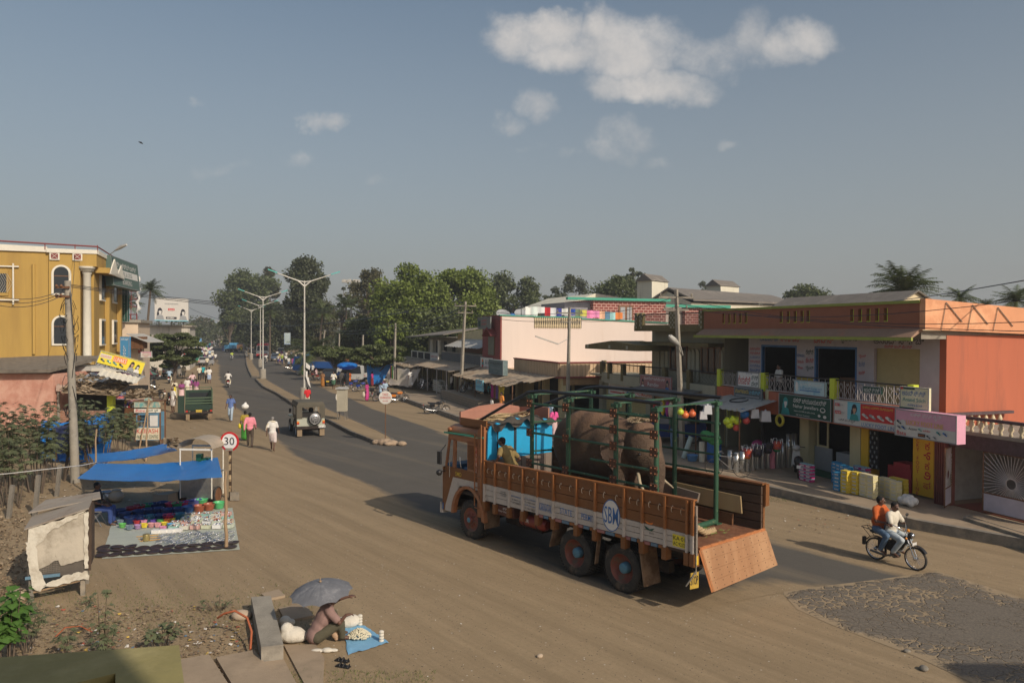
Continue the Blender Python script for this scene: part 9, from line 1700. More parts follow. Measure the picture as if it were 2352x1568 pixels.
def lorry(Qe,px,py,rz,bed,cabm,load=None,L_=4.5,h=1.9,nm='lorry',loc=None,cabh=2.4):
 v=veh(nm,Qe,px,py,rz,'lorry',loc);mb=MB();mb.m=0;mb.box(-1,1,0,L_,.95,h);mb.m=1;mb.box(-.6,.6,0,L_+1.5,.55,.95);mb.Qa('load_bed',[bed,Za],v);mb=MB();mb.m=0;prof(mb,[(L_+.1,.6),(L_+1.9,.6),(L_+1.9,1.3),(L_+1.65,cabh),(L_+.1,cabh)],-.95,.95);mb.m=1
 for s_ in(-1,1):mb.box(s_*.95-.01,s_*.95+.01,L_+.6,L_+1.5,1.4,cabh-.2)
 mb.quad((-.85,L_+1.89,1.4),(.85,L_+1.89,1.4),(.8,L_+1.70,cabh-.15),(-.8,L_+1.70,cabh-.15));mb.Qa('cab',[cabm,Qz],v);wheels(v,(.9,L_+1.0),.85,.42,.24)
 if load:mb=MB();mb.Qo([(-1,0,h),(1,0,h),(1,L_,h),(-1,L_,h)],[(-.7,.2,h+.5),(.7,.2,h+.55),(.7,L_-.2,h+.6),(-.7,L_-.2,h+.5)]);mb.Qa('load',load,v)
 return v
K7=mat('lorry_blue',(.02,.09,.30),.5,.12,3);K8=mat('sky_blue_panel',(.08,.30,.50),.6,.1,3)
lorry('light blue open trailer full of people beyond the crowd',523,806,rad(5),K8,K8,loc=g(524,809));lorry('dark brown jeep like truck next to the blue trailer',552,805,rad(12),Ql,Q7,L_=2.2,loc=g(546,808))
v=lorry('blue lorry with grey tarpaulin parked on the right roadside',726,866,rad(-62),K7,K7,Kl,4.2,1.8,loc=g(775,862));v.rotation_euler.z=rad(72)
v=lorry('blue lorry with a bright blue covered load behind the first one',700,850,rad(70),K7,mat('cream_cab',(.55,.48,.33),.5),Zg,4.4,2.0,loc=g(765,846));lorry('brown barred truck parked under the spreading tree',0,0,rad(65),Ql,Ql,None,4.5,2.1,loc=g(878,872))
car('white jeep parked under the spreading tree',0,0,rad(80),Qf('car_white',(.55,.55,.52),.4),3.8,.8,1.9,'jeep','jeep',True,loc=g(842,876));car('small blue vehicle covered by a bright blue tarpaulin',0,0,rad(185),Qf('van_blue',(.02,.10,.35),.4),2.6,.7,1.7,'van','van',True,loc=g(794,873))
w=g(795,880);mb=MB();mb.ball((0,.6,1.9),(1.15,1.5,.42),14,8);o=Q2(mb,'tarpaulin',Zg,.08,None,1);o.location=w;tag(o,'bright blue tarpaulin bulging over the small blue vehicle','tarpaulin')
for i,(px,py,c,n_)in Qd(((428,792,K8,'light blue'),(388+20,790,Qf('lorry_orange',(.6,.18,.04)),'orange'),(440,789,K6,'green'))):lorry('%s lorry far behind the crowd on the left'%n_,px,py,rad(10),c,c,c,4,2.2,loc=at(px,786,190)*Qb((1,1,0))if False else Qb((at(px,786,190+15*i).x,190+15*i,0)))
ar=veh('auto_rickshaw','black and yellow auto rickshaw facing us on the right roadside',765,893,rad(185),'auto rickshaw',g(760,884));mb=MB();mb.m=0;prof(mb,[(0,.3),(1.9,.3),(2.25,.5),(2.2,.95),(1.9,1.02),(0,1.0)],-.62,.62);mb.m=1;prof(mb,[(1.95,1.0),(2.12,1.0),(1.88,1.62),(1.7,1.62)],-.6,-.48);prof(mb,[(1.95,1.0),(2.12,1.0),(1.88,1.62),(1.7,1.62)],.48,.6);mb.box(-.6,.6,1.7,1.9,1.55,1.66);mb.box(-.6,.6,2.05,2.2,.9,1.02);mb.m=2;mb.quad((-.48,2.1,1.02),(.48,2.1,1.02),(.45,1.9,1.56),(-.45,1.9,1.56));mb.m=0;mb.Qo([(-.63,-.02,1.0),(.63,-.02,1.0),(.63,.1,1.0),(-.63,.1,1.0)],[(-.6,.0,1.7),(.6,0,1.7),(.6,.1,1.7),(-.6,.1,1.7)]);mb.Qo([(-.63,0,1.62),(.63,0,1.62),(.63,1.9,1.62),(-.63,1.9,1.62)],[(-.5,.1,1.8),(.5,.1,1.8),(.5,1.75,1.76),(-.5,1.75,1.76)]);mb.Qa('body',[Qg,Qf('auto_yellow',(.72,.42,.02),.4),Qz],ar)
Qy('wheel',ar,(0,2.2,.2),.2,.1);Qy('wheel',ar,(-.55,.35,.2),.2,.1);Qy('wheel',ar,(.55,.35,.2),.2,.1)
for s_ in(-1,1):mb=MB();mb.ball((s_*.4,2.2,.75),(.09,.05,.09),8,6);mb.Qa('headlight',Zb,ar)
mb=MB();mb.box(-.15,.15,2.25,2.27,.48,.6);mb.Qa('number_plate',gold,ar)
sc_=Qh('scooter','black and silver scooter parked in front of the jewellers shop','scooter',B(-1.6,4.9,.3),FR+rad(-35));mb=MB();mb.m=0;mb.ball((0,-.45,.62),(.17,.42,.2),14,10);mb.box(-.14,.14,-.1,.35,.28,.36);mb.m=1;mb.Qo([(-.2,.38,.3),(.2,.38,.3),(.2,.46,.3),(-.2,.46,.3)],[(-.12,.55,.9),(.12,.55,.9),(.12,.62,.9),(-.12,.62,.9)]);mb.ball((0,.56,.98),(.16,.12,.12),12,8);mb.Qa('body',[Qg,Q9],sc_);mb=MB();mb.tube([(-.33,.5,1.02),(0,.56,1.05),(.33,.5,1.02)],.015,6);mb.Qa('handlebar',Qg,sc_)
mb=MB();mb.bar((-.22,.52,1.03),(-.27,.5,1.22),.008,4);mb.ball((-.27,.49,1.26),(.05,.015,.04),8,6);mb.Qa('mirror',Zb,sc_);Qy('wheel',sc_,(0,-.6,.23),.23,.1);Qy('wheel',sc_,(0,.68,.23),.23,.1);mb=MB();mb.box(-.11,.11,-.93,-.915,.42,.54);mb.Qa('number_plate',white,sc_)
bk=Qh('bicycle','old black bicycle standing on the pavement behind the truck bed','bicycle',g(1672,1095,.3),FR+rad(62))
for y in(-.52,.52):
 mb=MB();mb.tube([(0,.33*cos(a),.33*sin(a))for a in[i*PI/14 for i in Qc(29)]],.014,5,False);
 for i in Qc(16):a=i*PI/8;mb.bar((0,0,0),(0,.32*cos(a),.32*sin(a)),.003,3)
 o=mb.Qa('wheel',Zq,bk);o.location=(0,y,.34)
mb=MB()
for a,b in(((0,-.52,.34),(0,-.12,.30)),((0,-.12,.30),(0,-.22,.82)),((0,-.2,.76),(0,.32,.80)),((0,-.12,.3),(0,.36,.70)),((0,-.52,.34),(0,-.2,.76)),((0,.52,.34),(0,.34,.92))):mb.bar(a,b,.014,6)
mb.tube([(-.25,.2,.95),(-.1,.34,.95),(.1,.34,.95),(.25,.2,.95)],.012,5);mb.Qa('frame',Q0,bk);mb=MB();mb.ball((0,-.22,.86),(.08,.13,.035),8,6);mb.Qa('saddle',Qg,bk)
# == goods on the shop pavement
def box_at(o_,q,z,w,d,h,m,Qe,grp,nm='shoe_box'):
 mb=MB();mb.m=0;mb.box(-d/2,d/2,-w/2,w/2,0,h*.72);mb.m=1;mb.box(-d/2-.004,d/2+.004,-w/2-.004,w/2+.004,h*.72+.001,h*.97);mb.m=2;mb.quad((-d/2-.002,-w*.3,h*.2),(-d/2-.002,w*.3,h*.2),(-d/2-.002,w*.3,h*.58),(-d/2-.002,-w*.3,h*.58));return mb
BX={}
bcols={'blue':((.03,.25,.50),(.05,.32,.58)),'pink':((.50,.04,.18),(.25,.45,.5)),'yellow':((.74,.54,.05),(.80,.62,.1)),'cream':((.72,.64,.34),(.76,.68,.45))}
for n_,(a,b)in bcols.items():
 BX[n_]=box_at(0,0,0,.3,.2,.125,None,'','').Qa('shoe_box',[Qf('box_'+n_,a,.5),Qf('lid_'+n_,b,.5),lgt],link=False).data
def stack(n_,off,q0,nq,nz,where,jit=.01,doff=0):
 for i in Qc(nq):
  for k in Qc(nz):
   o=bpy.data.objects.new('shoe_box',BX[n_]);COL.objects.link(o);o.location=B(off+doff*i+random.uniform(-jit,jit),q0+i*.315,.302+k*.128);o.rotation_euler=(0,0,FR+random.uniform(-.05,.05));tag(o,'%s shoe box in the %s'%(n_,where),'box','shoe boxes: '+where)
random.seed(31)
stack('pink',-2.0,3.75,2,5,'front end of the stacks beside the parked scooter');stack('blue',-1.55,2.35,4,6,'long wall of boxes right of the scooter',doff=.12);stack('pink',-1.0,2.1,2,6,'back end of the wall of boxes by the yellow pillar')
stack('blue',-2.15,2.15,1,5,'corner stack facing the road');stack('yellow',-2.15,1.8,1,6,'tall yellow stack next to the blue corner stack');stack('yellow',-2.0,1.5,1,6,'second yellow stack facing the road');stack('cream',-1.95,.85,2,6,'cream stacks in the sun');stack('cream',-1.5,.3,3,5,'cream stacks behind the white sack',doff=.08);stack('yellow',-1.0,.5,2,5,'yellow stacks next to the red counter')
Zw('plastic_sack','white plastic sack at the foot of the yellow pier',B(-1.7,-.35,.3),[((random.uniform(-.14,.14),random.uniform(-.28,.28),random.uniform(.08,.24)),(random.uniform(.07,.13),)*3)for _ in Qc(26)],lgt,.02,'sack',0,1)
K9=mat('sheet_metal_roll',(.50,.50,.48),.28,.2,5,metal=.85,Qu=True)
for i,(px,py,h,m_)in Qd(((1677,1078,.78,0),(1691,1084,.78,0),(1705,1082,.80,0),(1716,1081,.95,0),(1728,1079,.85,0),(1739,1076,.98,0),(1751,1075,.90,0),(1764,1074,1.0,0),(1774,1075,1.0,1),(1785,1074,1.0,0),(1797,1073,1.0,0),(1811,1072,1.35,0),(1824,1070,1.35,0))):
 mb=MB();mb.Qi([(.11,0),(.105,h*.5),(.11,h),(.095,h),(.09,h-.1),(.001,h-.12)],(0,0,0),'Z',16);o=mb.Qa('metal_roll',K9 if not m_ else CPK);o.location=g(px,py,.3);tag(o,'only pink roll among the metal rolls' if m_ else '%s silver sheet metal roll from the left standing on the pavement'%(od+['twelfth','thirteenth'])[i],'roll','rolls standing in front of the household shop')
for i,(px,py)in Qd(((1655,1063),(1613,1062))):
 if i==0:lath('barrel','blue plastic barrel in front of the household shop',g(1640,1060,.3),[(.27,0),(.30,.1),(.31,.45),(.3,.8),(.26,.92),(.2,.93),(.001,.93)],Qf('barrel_blue',(.02,.13,.42),.4),'barrel',20)
mb=MB();mb.Qi([(.11,0),(.11,1.0),(.09,1.0),(.001,.95)],(0,0,0),'Z',14);o=mb.Qa('plastic_roll',Qf('pale_green_roll',(.42,.50,.44),.6));o.location=g(1570,1052,.3);o.rotation_euler=(0,rad(22),FR);tag(o,'pale green roll leaning towards the barrel','roll');lath('plastic_roll','cream roll standing left of the barrel',g(1612,1060,.3),[(.12,0),(.12,.85),(.1,.85),(.001,.8)],CWH,'roll',14)
for i,(px,py,r,c,n_,sh_)in Qd(((1670,968,.16,(.50,.62,.03),'lime green pot at the left of the hanging cluster',0),(1675,976,.15,(.50,.62,.03),'lowest lime green pot of the hanging cluster',0),(1683,964,.15,(.55,.66,.03),'middle lime green pot hanging under the awning',0),(1693,967,.16,(.60,.70,.04),'right lime green pot hanging under the awning',0),(1714,966,.15,(.6,.08,.07),'right red pot hanging in plastic',1),(1692,982,.15,(.6,.08,.06),'lower red pot hanging in plastic',1),(1709,951,.2,(.02,.14,.4),'blue tub hanging behind the red pots',0),(1733,949,.17,(.55,.56,.58),'left white jerrycan under the awning',2),(1758,955,.2,(.6,.6,.62),'large white jerrycan under the awning',2),(1625,940,.17,(.55,.56,.58),'white jerrycan at the left of the awning',2),(1615,953,.15,(.5,.5,.52),'lower white jerrycan at the left of the awning',2),(1574,953,.15,(.65,.16,.05),'orange pot at the left end under the awning',0),(1590,950,.15,(.62,.14,.05),'second orange pot at the left end',0),(1563,946,.14,(.45,.55,.05),'lime pot at the left end under the awning',0))):
 p_=at(px,py,30.6);mb=MB();mb.ball((0,0,0),(r,r,r*.92),14,9);mb.Qi([(r*.5,r*.7),(r*.42,r*.95),(r*.62,r*1.12)],(0,0,0),'Z',12)
 if sh_==2:mb=MB();mb.Qo([(-r,-r*.6,-r*1.1),(r,-r*.6,-r*1.1),(r,r*.6,-r*1.1),(-r,r*.6,-r*1.1)],[(-r*.8,-r*.6,r),(r*.8,-r*.6,r),(r*.8,r*.6,r),(-r*.8,r*.6,r)]);mb.Qi([(.04,r),(.04,r+.05),(.001,r+.06)],(0,0,0),'Z',8)
 mb.bar((0,0,r*.9),(0,0,max(r+.05,2.75-p_.z)),.005,3);o=mb.Qa('jerrycan' if sh_==2 else 'plastic_pot',Qf('pot_%d'%i,c,.35));o.location=p_;tag(o,n_,'jerrycan' if sh_==2 else 'pot','pots and cans hanging under the tin awning')
p_=at(1791,965,30.3);mb=MB();mb.tube([(0,.2*cos(a),.2*sin(a))for a in[i*PI/9 for i in Qc(19)]],.055,8,False);o=mb.Qa('rubber_ring',Qf('ring_yellow',(.45,.38,.03),.4));o.location=p_;o.rotation_euler=(0,0,FR);tag(o,'yellow tube ring hanging at the right end of the awning','ring')
for i,(px,py,c,b2,n_)in Qd(((1716,1040,(.45,.06,.03),(.62,.16,.04),'red striped market bag with orange base'),(1740,1036,(.03,.03,.035),(.03,.03,.035),'black market bag with white handles'),(1764,1028,(.02,.02,.022),(.02,.02,.022),'large black bag between the other bags'),(1784,1024,(.50,.08,.04),(.04,.25,.10),'red striped market bag with green base'))):
 p_=g(px,py+30,.3);zt_=.95;mb=MB();mb.m=0;mb.Qi([(.15,.12),(.2,.3),(.21,.42)],(0,0,0),'Z',14);mb.m=1;mb.Qi([(.001,0),(.12,.02),(.17,.12)],(0,0,0),'Z',14);mb.m=2
 for s_ in(-1,1):mb.tube([(s_*.2,-.09,.36),(s_*.21,-.06,.52),(s_*.21,.06,.52),(s_*.2,.09,.36)],.014,5);mb.tube([(-.09,s_*.2,.36),(-.06,s_*.21,.52),(.06,s_*.21,.52),(.09,s_*.2,.36)],.014,5)
 o=mb.Qa('market_bag',[mat('bag_%d'%i,c,.6,.3,14,Qj=(.12,.08,.2),Qm=9,Qk=.56),Qf('bagbase_%d'%i,b2),white if i!=2 else Qg]);o.location=at(px,py+8,30.2)-Qb((0,0,.1));tag(o,n_+' standing on the metal rolls','bag')
Zw('cloth_bundle','dark green cloth bundle piled on the blue barrel',at(1632,1003,31.2),[((0,0,0),(.42,.3,.2)),((-.2,0,.15),(.22,.2,.12)),((.2,0,-.2),(.3,.25,.15))],CGR,.04,'bundle');Zw('cloth_bundle','magenta cloth heap in the shop entrance',B(-.9,8.2,.6),[((0,0,.3),(.3,.35,.3)),((0,.4,.1),(.3,.3,.2))],CMG,.04,'bundle')
lath('tub_stack','stack of light blue tubs on an orange one left of the barrel',g(1590,1058,.3),TUB,Qf('tub_light_blue',(.10,.25,.5),.4),'tubs',16,None,1.3)
sk0=None
for i in Qc(8):
 for k in Qc(6 if i>1 else 4):
  if sk0 is None:mb=MB();mb.ball((0,0,.08),(.42,.26,.085),14,8);sk0=mb.Qa('cement_sack',Kb);o=sk0
  else:o=sk0.copy();COL.objects.link(o)
  o.location=B(-4.9+(i%2)*.45,47.4+(i//2)*.78,.3+k*.17);o.rotation_euler=(0,0,FR+rad(90)+random.uniform(-.1,.1));tag(o,'pale sack in the high pile under the tin roof','sack','pile of pale sacks at the shop row')
for i,(q,c,n_)in Qd(((31.8,(.55,.03,.3),'magenta'),(31.2,(.35,.1,.1),'red patterned'),(30.7,(.15,.08,.3),'violet'),(30.1,(.6,.48,.03),'yellow'),(29.6,(.55,.42,.03),'mustard'))):
 mb=MB();mb.Qq(ragged([(-.25,0),(.25,0),(.2,.9),(.35,.7),(.38,.9),(.12,1.1),(-.12,1.1),(-.38,.9),(-.35,.7),(-.2,.9)][:10],0,.01,i),(0,.05,0));o=mb.Qa('hanging_dress',Qf('dress_%d'%i,c,.8));o.location=B(-5.2,q,1.15);o.rotation_euler=(0,0,FR+rad(90));tag(o,n_+' child dress hanging under the rusty awning','dress','dresses hanging under the awning')
for i,(q,x,c,n_)in Qd(((13.9,-2.6,(.55,.02,.03),'red'),(13.2,-2.6,(.7,.5,.02),'yellow'),(12.6,-2.7,(.35,.02,.25),'purple'),(12.0,-2.9,(.6,.5,.35),'cream'))):
 mb=MB();mb.ball((0,0,0),(.12,.22,.38),10,8);mb.bar((0,0,.3),(0,0,.75),.008,3);o=mb.Qa('hanging_goods',Qf('hang_%d'%i,c,.7));o.location=B(x,q,2.15);tag(o,n_+' bundle of goods hanging under the dark tin canopy','goods','bundles hanging under the canopy')
tarp('tarpaulin','blue tarpaulin wall of the clothes stall at the end of the shop row',[B(-9.5,61,2.3),B(-6.8,60.5,2.3),B(-6.8,60.4,.2),B(-9.4,61,.2)],Zg,.02,10);tarp('tarpaulin','white tarpaulin hanging in billows at the clothes stall',[B(-7.4,59,2.0),B(-5.2,54.5,2.1),B(-6.0,54.8,.3),B(-8.2,59.2,.3)],C('white_tarp',(.62,.55,.48)),.05,14,.3)
for i,(q,c,n_)in Qd(((58.2,(.2,.03,.15),'maroon'),(57.6,(.5,.4,.05),'mustard'),(57.1,(.03,.18,.06),'green'),(55.9,(.015,.02,.05),'dark blue'),(55.0,(.01,.01,.012),'black'))):
 mb=MB();mb.box(-.28,.28,-.03,.03,0,1.25);o=mb.Qa('hanging_cloth',Qf('stall_cloth_%d'%i,c,.9));o.location=B(-7.5,q,1.0);o.rotation_euler=(0,0,FR+rad(85));tag(o,n_+' garment hanging at the clothes stall','garment','garments at the clothes stall')
o=Zx('small bright blue banner standing in the far crowd',449,776.5,463,785.5,150,Qf('banner_blue',(.05,.30,.62)),[('t','ಶ್ರೀ ಕೃಷ್ಣ',.1,.4,.8,.4,W_),('r',0,0,1,.2,LG)]);o=Zx('tall hoarding with blue frame among the trees',652.5,764,667,791,118,mat('pale_print',(.42,.50,.50),.7,.2,.6),[('r',0,0,.06,1,BL),('r',.94,0,.06,1,BL),('r',0,0,1,.05,BL)])
w=g(421,868);ts=Qh('warning_sign','triangular red bordered warning sign by the umbrella tree','sign',(at(421,760,95).x,95,0));zc=at(421,818,95).z;mb=MB();mb.bar((0,0,0),(0,0,zc),.05,5);mb.Qa('post',Q3,ts);mb=MB();mb.m=0;mb.Qq([(-.62,-.06,zc-.4),(.62,-.06,zc-.4),(0,-.06,zc+.65)],(0,.04,0));mb.m=1;mb.Qq([(-.42,-.075,zc-.28),(.42,-.075,zc-.28),(0,-.075,zc+.4)],(0,.01,0));mb.m=2;mb.Qq([(-.2,-.09,zc-.25),(-.08,-.09,zc-.25),(.06,-.09,zc),(.2,-.09,zc-.25),(.1,-.09,zc+.18),(-.02,-.09,zc+.2)],(0,.01,0));mb.Qa('plate',[red,white,blackm],ts)
# == trees
def leafmat(n,c,v=.35):
 return mat('leaf_'+n,c,.6,v,.6,trans=.22,Qj=tuple(x*.55 for x in c),Qm=1.1,Qk=.55)
ML=dict(dark=leafmat('dark',(.072,.085,.036)),mid=leafmat('mid',(.10,.125,.04)),bright=leafmat('bright',(.16,.21,.035)),brown=leafmat('brown',(.10,.095,.042)),palm=leafmat('palm',(.085,.11,.035)),castor=leafmat('castor',(.13,.15,.075)),fresh=leafmat('fresh',(.08,.17,.03)),far=leafmat('far',(.085,.10,.05)))
Z3=mat('bark',(.12,.09,.065),.95,.3,4,Qu=True)
def leaves(C_,n_rm,size,m,name,parent,rng,shape=0):
 """C_: Nx3 leaf centres; one small bent card of leaves at each"""
 N=len(C_);a=rng.normal(size=(N,3));a/=np.linalg.norm(a,axis=1)[:,None];b=rng.normal(size=(N,3));b-=a*(a*b).sum(1)[:,None];b/=np.linalg.norm(b,axis=1)[:,None];s_=size*rng.uniform(.55,1.25,(N,1))
 if shape==0:loc_=[(-.5,-.25),(.1,-.5),(.55,.0),(.0,.45)]
 else:loc_=[]
 V=np.stack([C_+a*(u*s_)+b*(v*s_)for u,v in loc_],1).reshape(-1,3);me=bpy.data.meshes.new(name);me.vertices.add(len(V));me.vertices.foreach_set('co',V.ravel());me.loops.add(len(V));me.loops.foreach_set('vertex_index',np.arange(len(V),dtype=np.int32));me.polygons.add(N);me.polygons.foreach_set('loop_start',np.arange(0,4*N,4,dtype=np.int32));me.polygons.foreach_set('loop_total',np.full(N,4,dtype=np.int32));me.update();me.materials.append(m);o=bpy.data.objects.new(name,me);COL.objects.link(o);o.parent=parent;return o
def Qw(Qe,px,pyt,d,wpx,m,style='round',base=.35,nb=70,nl=150,leaf=.42,seed=1,hb=0.0,name='tree',trunkr=.35):
 rng=np.random.default_rng(seed);x0=at(px,761,d).x;H_=at(px,pyt,d).z;W2=wpx*d/1750/2;o=Qh(name,Qe,'tree',(x0,d,0));zb_=H_*base;cs=[];k=0
 while len(cs)<nb and k<4000:
  k+=1;p=rng.uniform(-1,1,3)
  r=np.linalg.norm(p)
  if r>1:continue
  if style=='tall':w_=.95-.55*abs(p[2])**1.5
  elif style=='flat':w_=1.0
  else:w_=1.0
  if rng.random()>.25+.85*r:continue
  c=np.array([p[0]*W2*w_,p[1]*W2*w_*.8,zb_+(p[2]*.5+.5)*(H_-zb_)*(1.0 if style!='flat' else 1)]);cs.append(c)
 cs=np.array(cs);rc=min(W2*(.40 if style=='round' else.36 if style=='tall' else.24),3.6);pts=[]
 for i,c in Qd(cs):
  n=int(nl*1.6*rng.uniform(.5,1.3));q=rng.normal(size=(n,3));q/=np.linalg.norm(q,axis=1)[:,None];rr=rc*rng.uniform(.55,1.2);q*=rr*rng.uniform(.35,1.1,(n,1));q[:,2]*=.75 if style!='flat' else.3;pts.append(c+q)
 leaves(np.concatenate(pts),None,leaf,m,'crown',o,rng);mb=MB();tp=(rng.uniform(-.3,.3),0,H_*.72);mb.tube([(0,0,0),(.1,0,zb_*.5),(tp[0]*.6,0,zb_*1.05),tp],[trunkr*1.3,trunkr,trunkr*.75,.06],8)
 for i in Qc(0,len(cs),max(1,len(cs)//14)):
  c=cs[i];z_=min(zb_*rng.uniform(.6,1.1),c[2]);mb.tube([(0,0,z_),tuple(np.array([0,0,z_])*.45+c*.55+np.array([0,0,.3])),tuple(c)],[trunkr*.4,trunkr*.22,.04],5)
 mb.Qa('trunk',Z3,o);return o
Qw('broad dark green tree rising behind the far lamps',572,617,215,120,ML['mid'],'round',.12,85,210,.62,1);Qw('tall brownish tree at the right of the broad dark one',618,612,220,60,ML['brown'],'tall',.1,50,190,.62,2);Qw('low limb of foliage hanging left over the road end',527,690,205,45,ML['mid'],'round',.3,26,130,.55,3)
Qw('tall dark open crowned tree behind the nearest lamp',705,592,150,112,ML['dark'],'tall',.22,80,190,.46,4);Qw('thin sparse tall tree left of the floodlight mast',790,655,140,36,ML['dark'],'tall',.3,20,90,.4,5);Qw('tall sparse tree with visible forked branches',850,612,128,96,ML['brown'],'tall',.42,52,85,.36,6,trunkr=.3)
Qw('big bright green tree, left half of the large crown',945,612,104,165,ML['bright'],'round',.1,110,220,.36,7);Qw('big bright green tree, right half of the large crown',1060,608,108,150,ML['bright'],'round',.12,105,220,.36,8);Qw('low bright green tree in front of the large crown',905,715,98,80,ML['bright'],'round',.05,40,170,.34,31)
Qw('dark tree behind the right side of the big green one',1150,622,150,100,ML['mid'],'tall',.1,60,170,.44,9);Qw('dark tree with two open tops right of the green one',1212,630,150,84,ML['mid'],'tall',.12,56,130,.42,10);Qw('small pale tree behind the clothes line',1262,672,160,50,ML['far'],'round',.2,24,100,.42,11);Qw('grey green feathery tree above the clothes line',1308,628,165,84,ML['far'],'round',.15,56,120,.42,12)
Qw('dark round rain tree left of the first water tower',1418,637,130,125,ML['mid'],'round',.35,70,200,.34,13);Qw('small sparse tree top above the rain tree',1460,613,140,50,ML['far'],'round',.7,16,90,.36,14);Qw('sparse tree between the two water towers',1607,645,150,56,ML['far'],'round',.5,22,70,.36,15);Qw('rounded green tree behind the orange parapet',1858,660,120,110,ML['mid'],'round',.45,52,150,.34,16);Qw('low green tree left of the rounded one behind the hall',1775,675,130,90,ML['mid'],'flat',.6,26,140,.34,17)
Qw('umbrella shaped tree spreading over the parked motorcycles',400,762,88,118,ML['mid'],'flat',.26,90,190,.26,18,trunkr=.2);Qw('low spreading tree over the parked trucks, left part',770,795,88,110,ML['mid'],'flat',.5,40,150,.26,19,trunkr=.15);Qw('low spreading tree over the parked trucks, right part',868,793,80,130,ML['mid'],'flat',.5,56,170,.26,20,trunkr=.18);Qw('small green tree at the left of the umbrella tree',335,765,92,40,ML['mid'],'flat',.4,16,110,.26,21)
Qw('brownish dark tree in the background right of the bus',720,690,165,120,ML['brown'],'round',.22,60,190,.4,22);Qw('dark background tree behind the bus',620,700,190,110,ML['dark'],'round',.05,60,190,.55,23);Qw('dark background tree at the road end',545,735,260,60,ML['dark'],'round',.02,40,150,.7,24);Qw('green background tree between the masts',830,725,112,95,ML['mid'],'round',.2,50,170,.34,25);Qw('yellowish low tree beyond the hoarding building',470,732,330,60,ML['brown'],'round',.05,30,130,.9,26);Qw('low green tree right beside the hoarding',445,740,240,30,ML['mid'],'round',.05,22,110,.7,27);Qw('low dark tree behind the cream house',310,740,100,60,ML['mid'],'round',.1,34,120,.36,28);Qw('background tree right behind the sheet roof of the shop row',1015,705,96,120,ML['mid'],'round',.1,50,170,.34,29)
mb=MB();rng=np.random.default_rng(77);fw_=Qh('scrub_belt','dark belt of scrub and trees closing the far end of the road','vegetation');fw_['kind']='stuff';pts=[]
for i in Qc(150):c=np.array([rng.uniform(-205,75),rng.uniform(255,300)if i<110 else rng.uniform(188,205),0]);c[2]=rng.uniform(0,7)if i<110 else rng.uniform(0,3.5);c[0]=c[0]if i<110 else rng.uniform(-45,60);q=rng.normal(size=(150,3))*np.array([5,3,1.8]);pts.append(c+q)
leaves(np.concatenate(pts),None,.95,ML['dark'],'foliage',fw_,rng)
def palm(Qe,px,pyt,d,wpx,nf=22,seed=1,trunk=True,pyb=None,lean=0,m='palm'):
 rng=random.Random(seed);x0=at(px,761,d).x;zc_=at(px,pyt,d).z;R_l=wpx*d/1750/2*1.15;zc_-=R_l*.62;o=Qh('palm_tree',Qe,'palm tree',(x0,d,0));mb=MB()
 nf=int(nf*1.5)
 for i in Qc(nf):
  a=2*PI*i/nf+rng.uniform(-.2,.2);el=rng.uniform(-.25,1.4);L_=R_l*rng.uniform(.85,1.1);dr=rng.uniform(.25,.6);pts=[]
  for k in Qc(11):t=k/10;pts.append(Qb((cos(a)*L_*t*cos(el*(1-t*.3)),sin(a)*L_*t*cos(el*(1-t*.3)),zc_+L_*(sin(el)*t-dr*t*t))))
  for k in Qc(1,11):
   p,q=pts[k-1],pts[k];u=(q-p).normalized();s_=u.cross(Qb((0,0,1))).normalized();w_=L_*.26*sin(PI*min(1,(k+1.2)/12.5))
   for f in(0,.33,.66):
    c=p.lerp(q,f);e=p.lerp(q,f+.26)
    for sg in(-1,1):tip=c+s_*sg*w_*rng.uniform(.8,1.1)+u*w_*.55-Qb((0,0,w_*rng.uniform(.15,.6)));mb.add([c,e,tip],[(0,1,2)])
 mb.Qa('crown',ML[m],o)
 if trunk:mb=MB();mb.tube([(lean,0,0),(lean*.4,0,zc_*.5),(0,0,zc_)],[.2,.15,.13],8);mb.Qa('trunk',Z3,o)
palm('coconut palm left of the large hoarding',346,643,95,62,24,1,True,lean=-1.2);palm('shaggy palm behind the empty hoarding frame',290,672,92,70,26,2);palm('large coconut palm behind the orange building',2072,610,52,165,30,3);palm('palm at the right behind the light orange parapet',2205,655,60,80,20,4);palm('rightmost tall palm at the picture edge',2332,655,58,100,24,5);palm('small palm between the right palms',2262,682,70,60,16,6);palm('palm with drooping fronds left of the nearest lamp',722,762,100,120,22,7);palm('coconut palm right of the nearest lamp top',741,690,118,70,22,8,lean=-1);palm('palm beside the floodlight mast',795,678,122,72,22,9);palm('palm in front of the dark trees',620,690,150,70,20,10);palm('low palm behind the short shed roof',1930,690,80,45,14,11);palm('palm at the far end of the road',505,738,260,40,14,12)
def lobed(n=8,r=1.0):
 pts=[]
 for i in Qc(n):a=-2.3+4.6*i/(n-1)+PI/2;L_=r*(.72+.28*cos((i-(n-1)/2)*.75));pts+=[(L_*cos(a),L_*sin(a)),(r*.34*cos(a+2.3/(n-1)),r*.34*sin(a+2.3/(n-1)))]
 return pts[:-1]+[(0,-.12)]
LB=lobed()
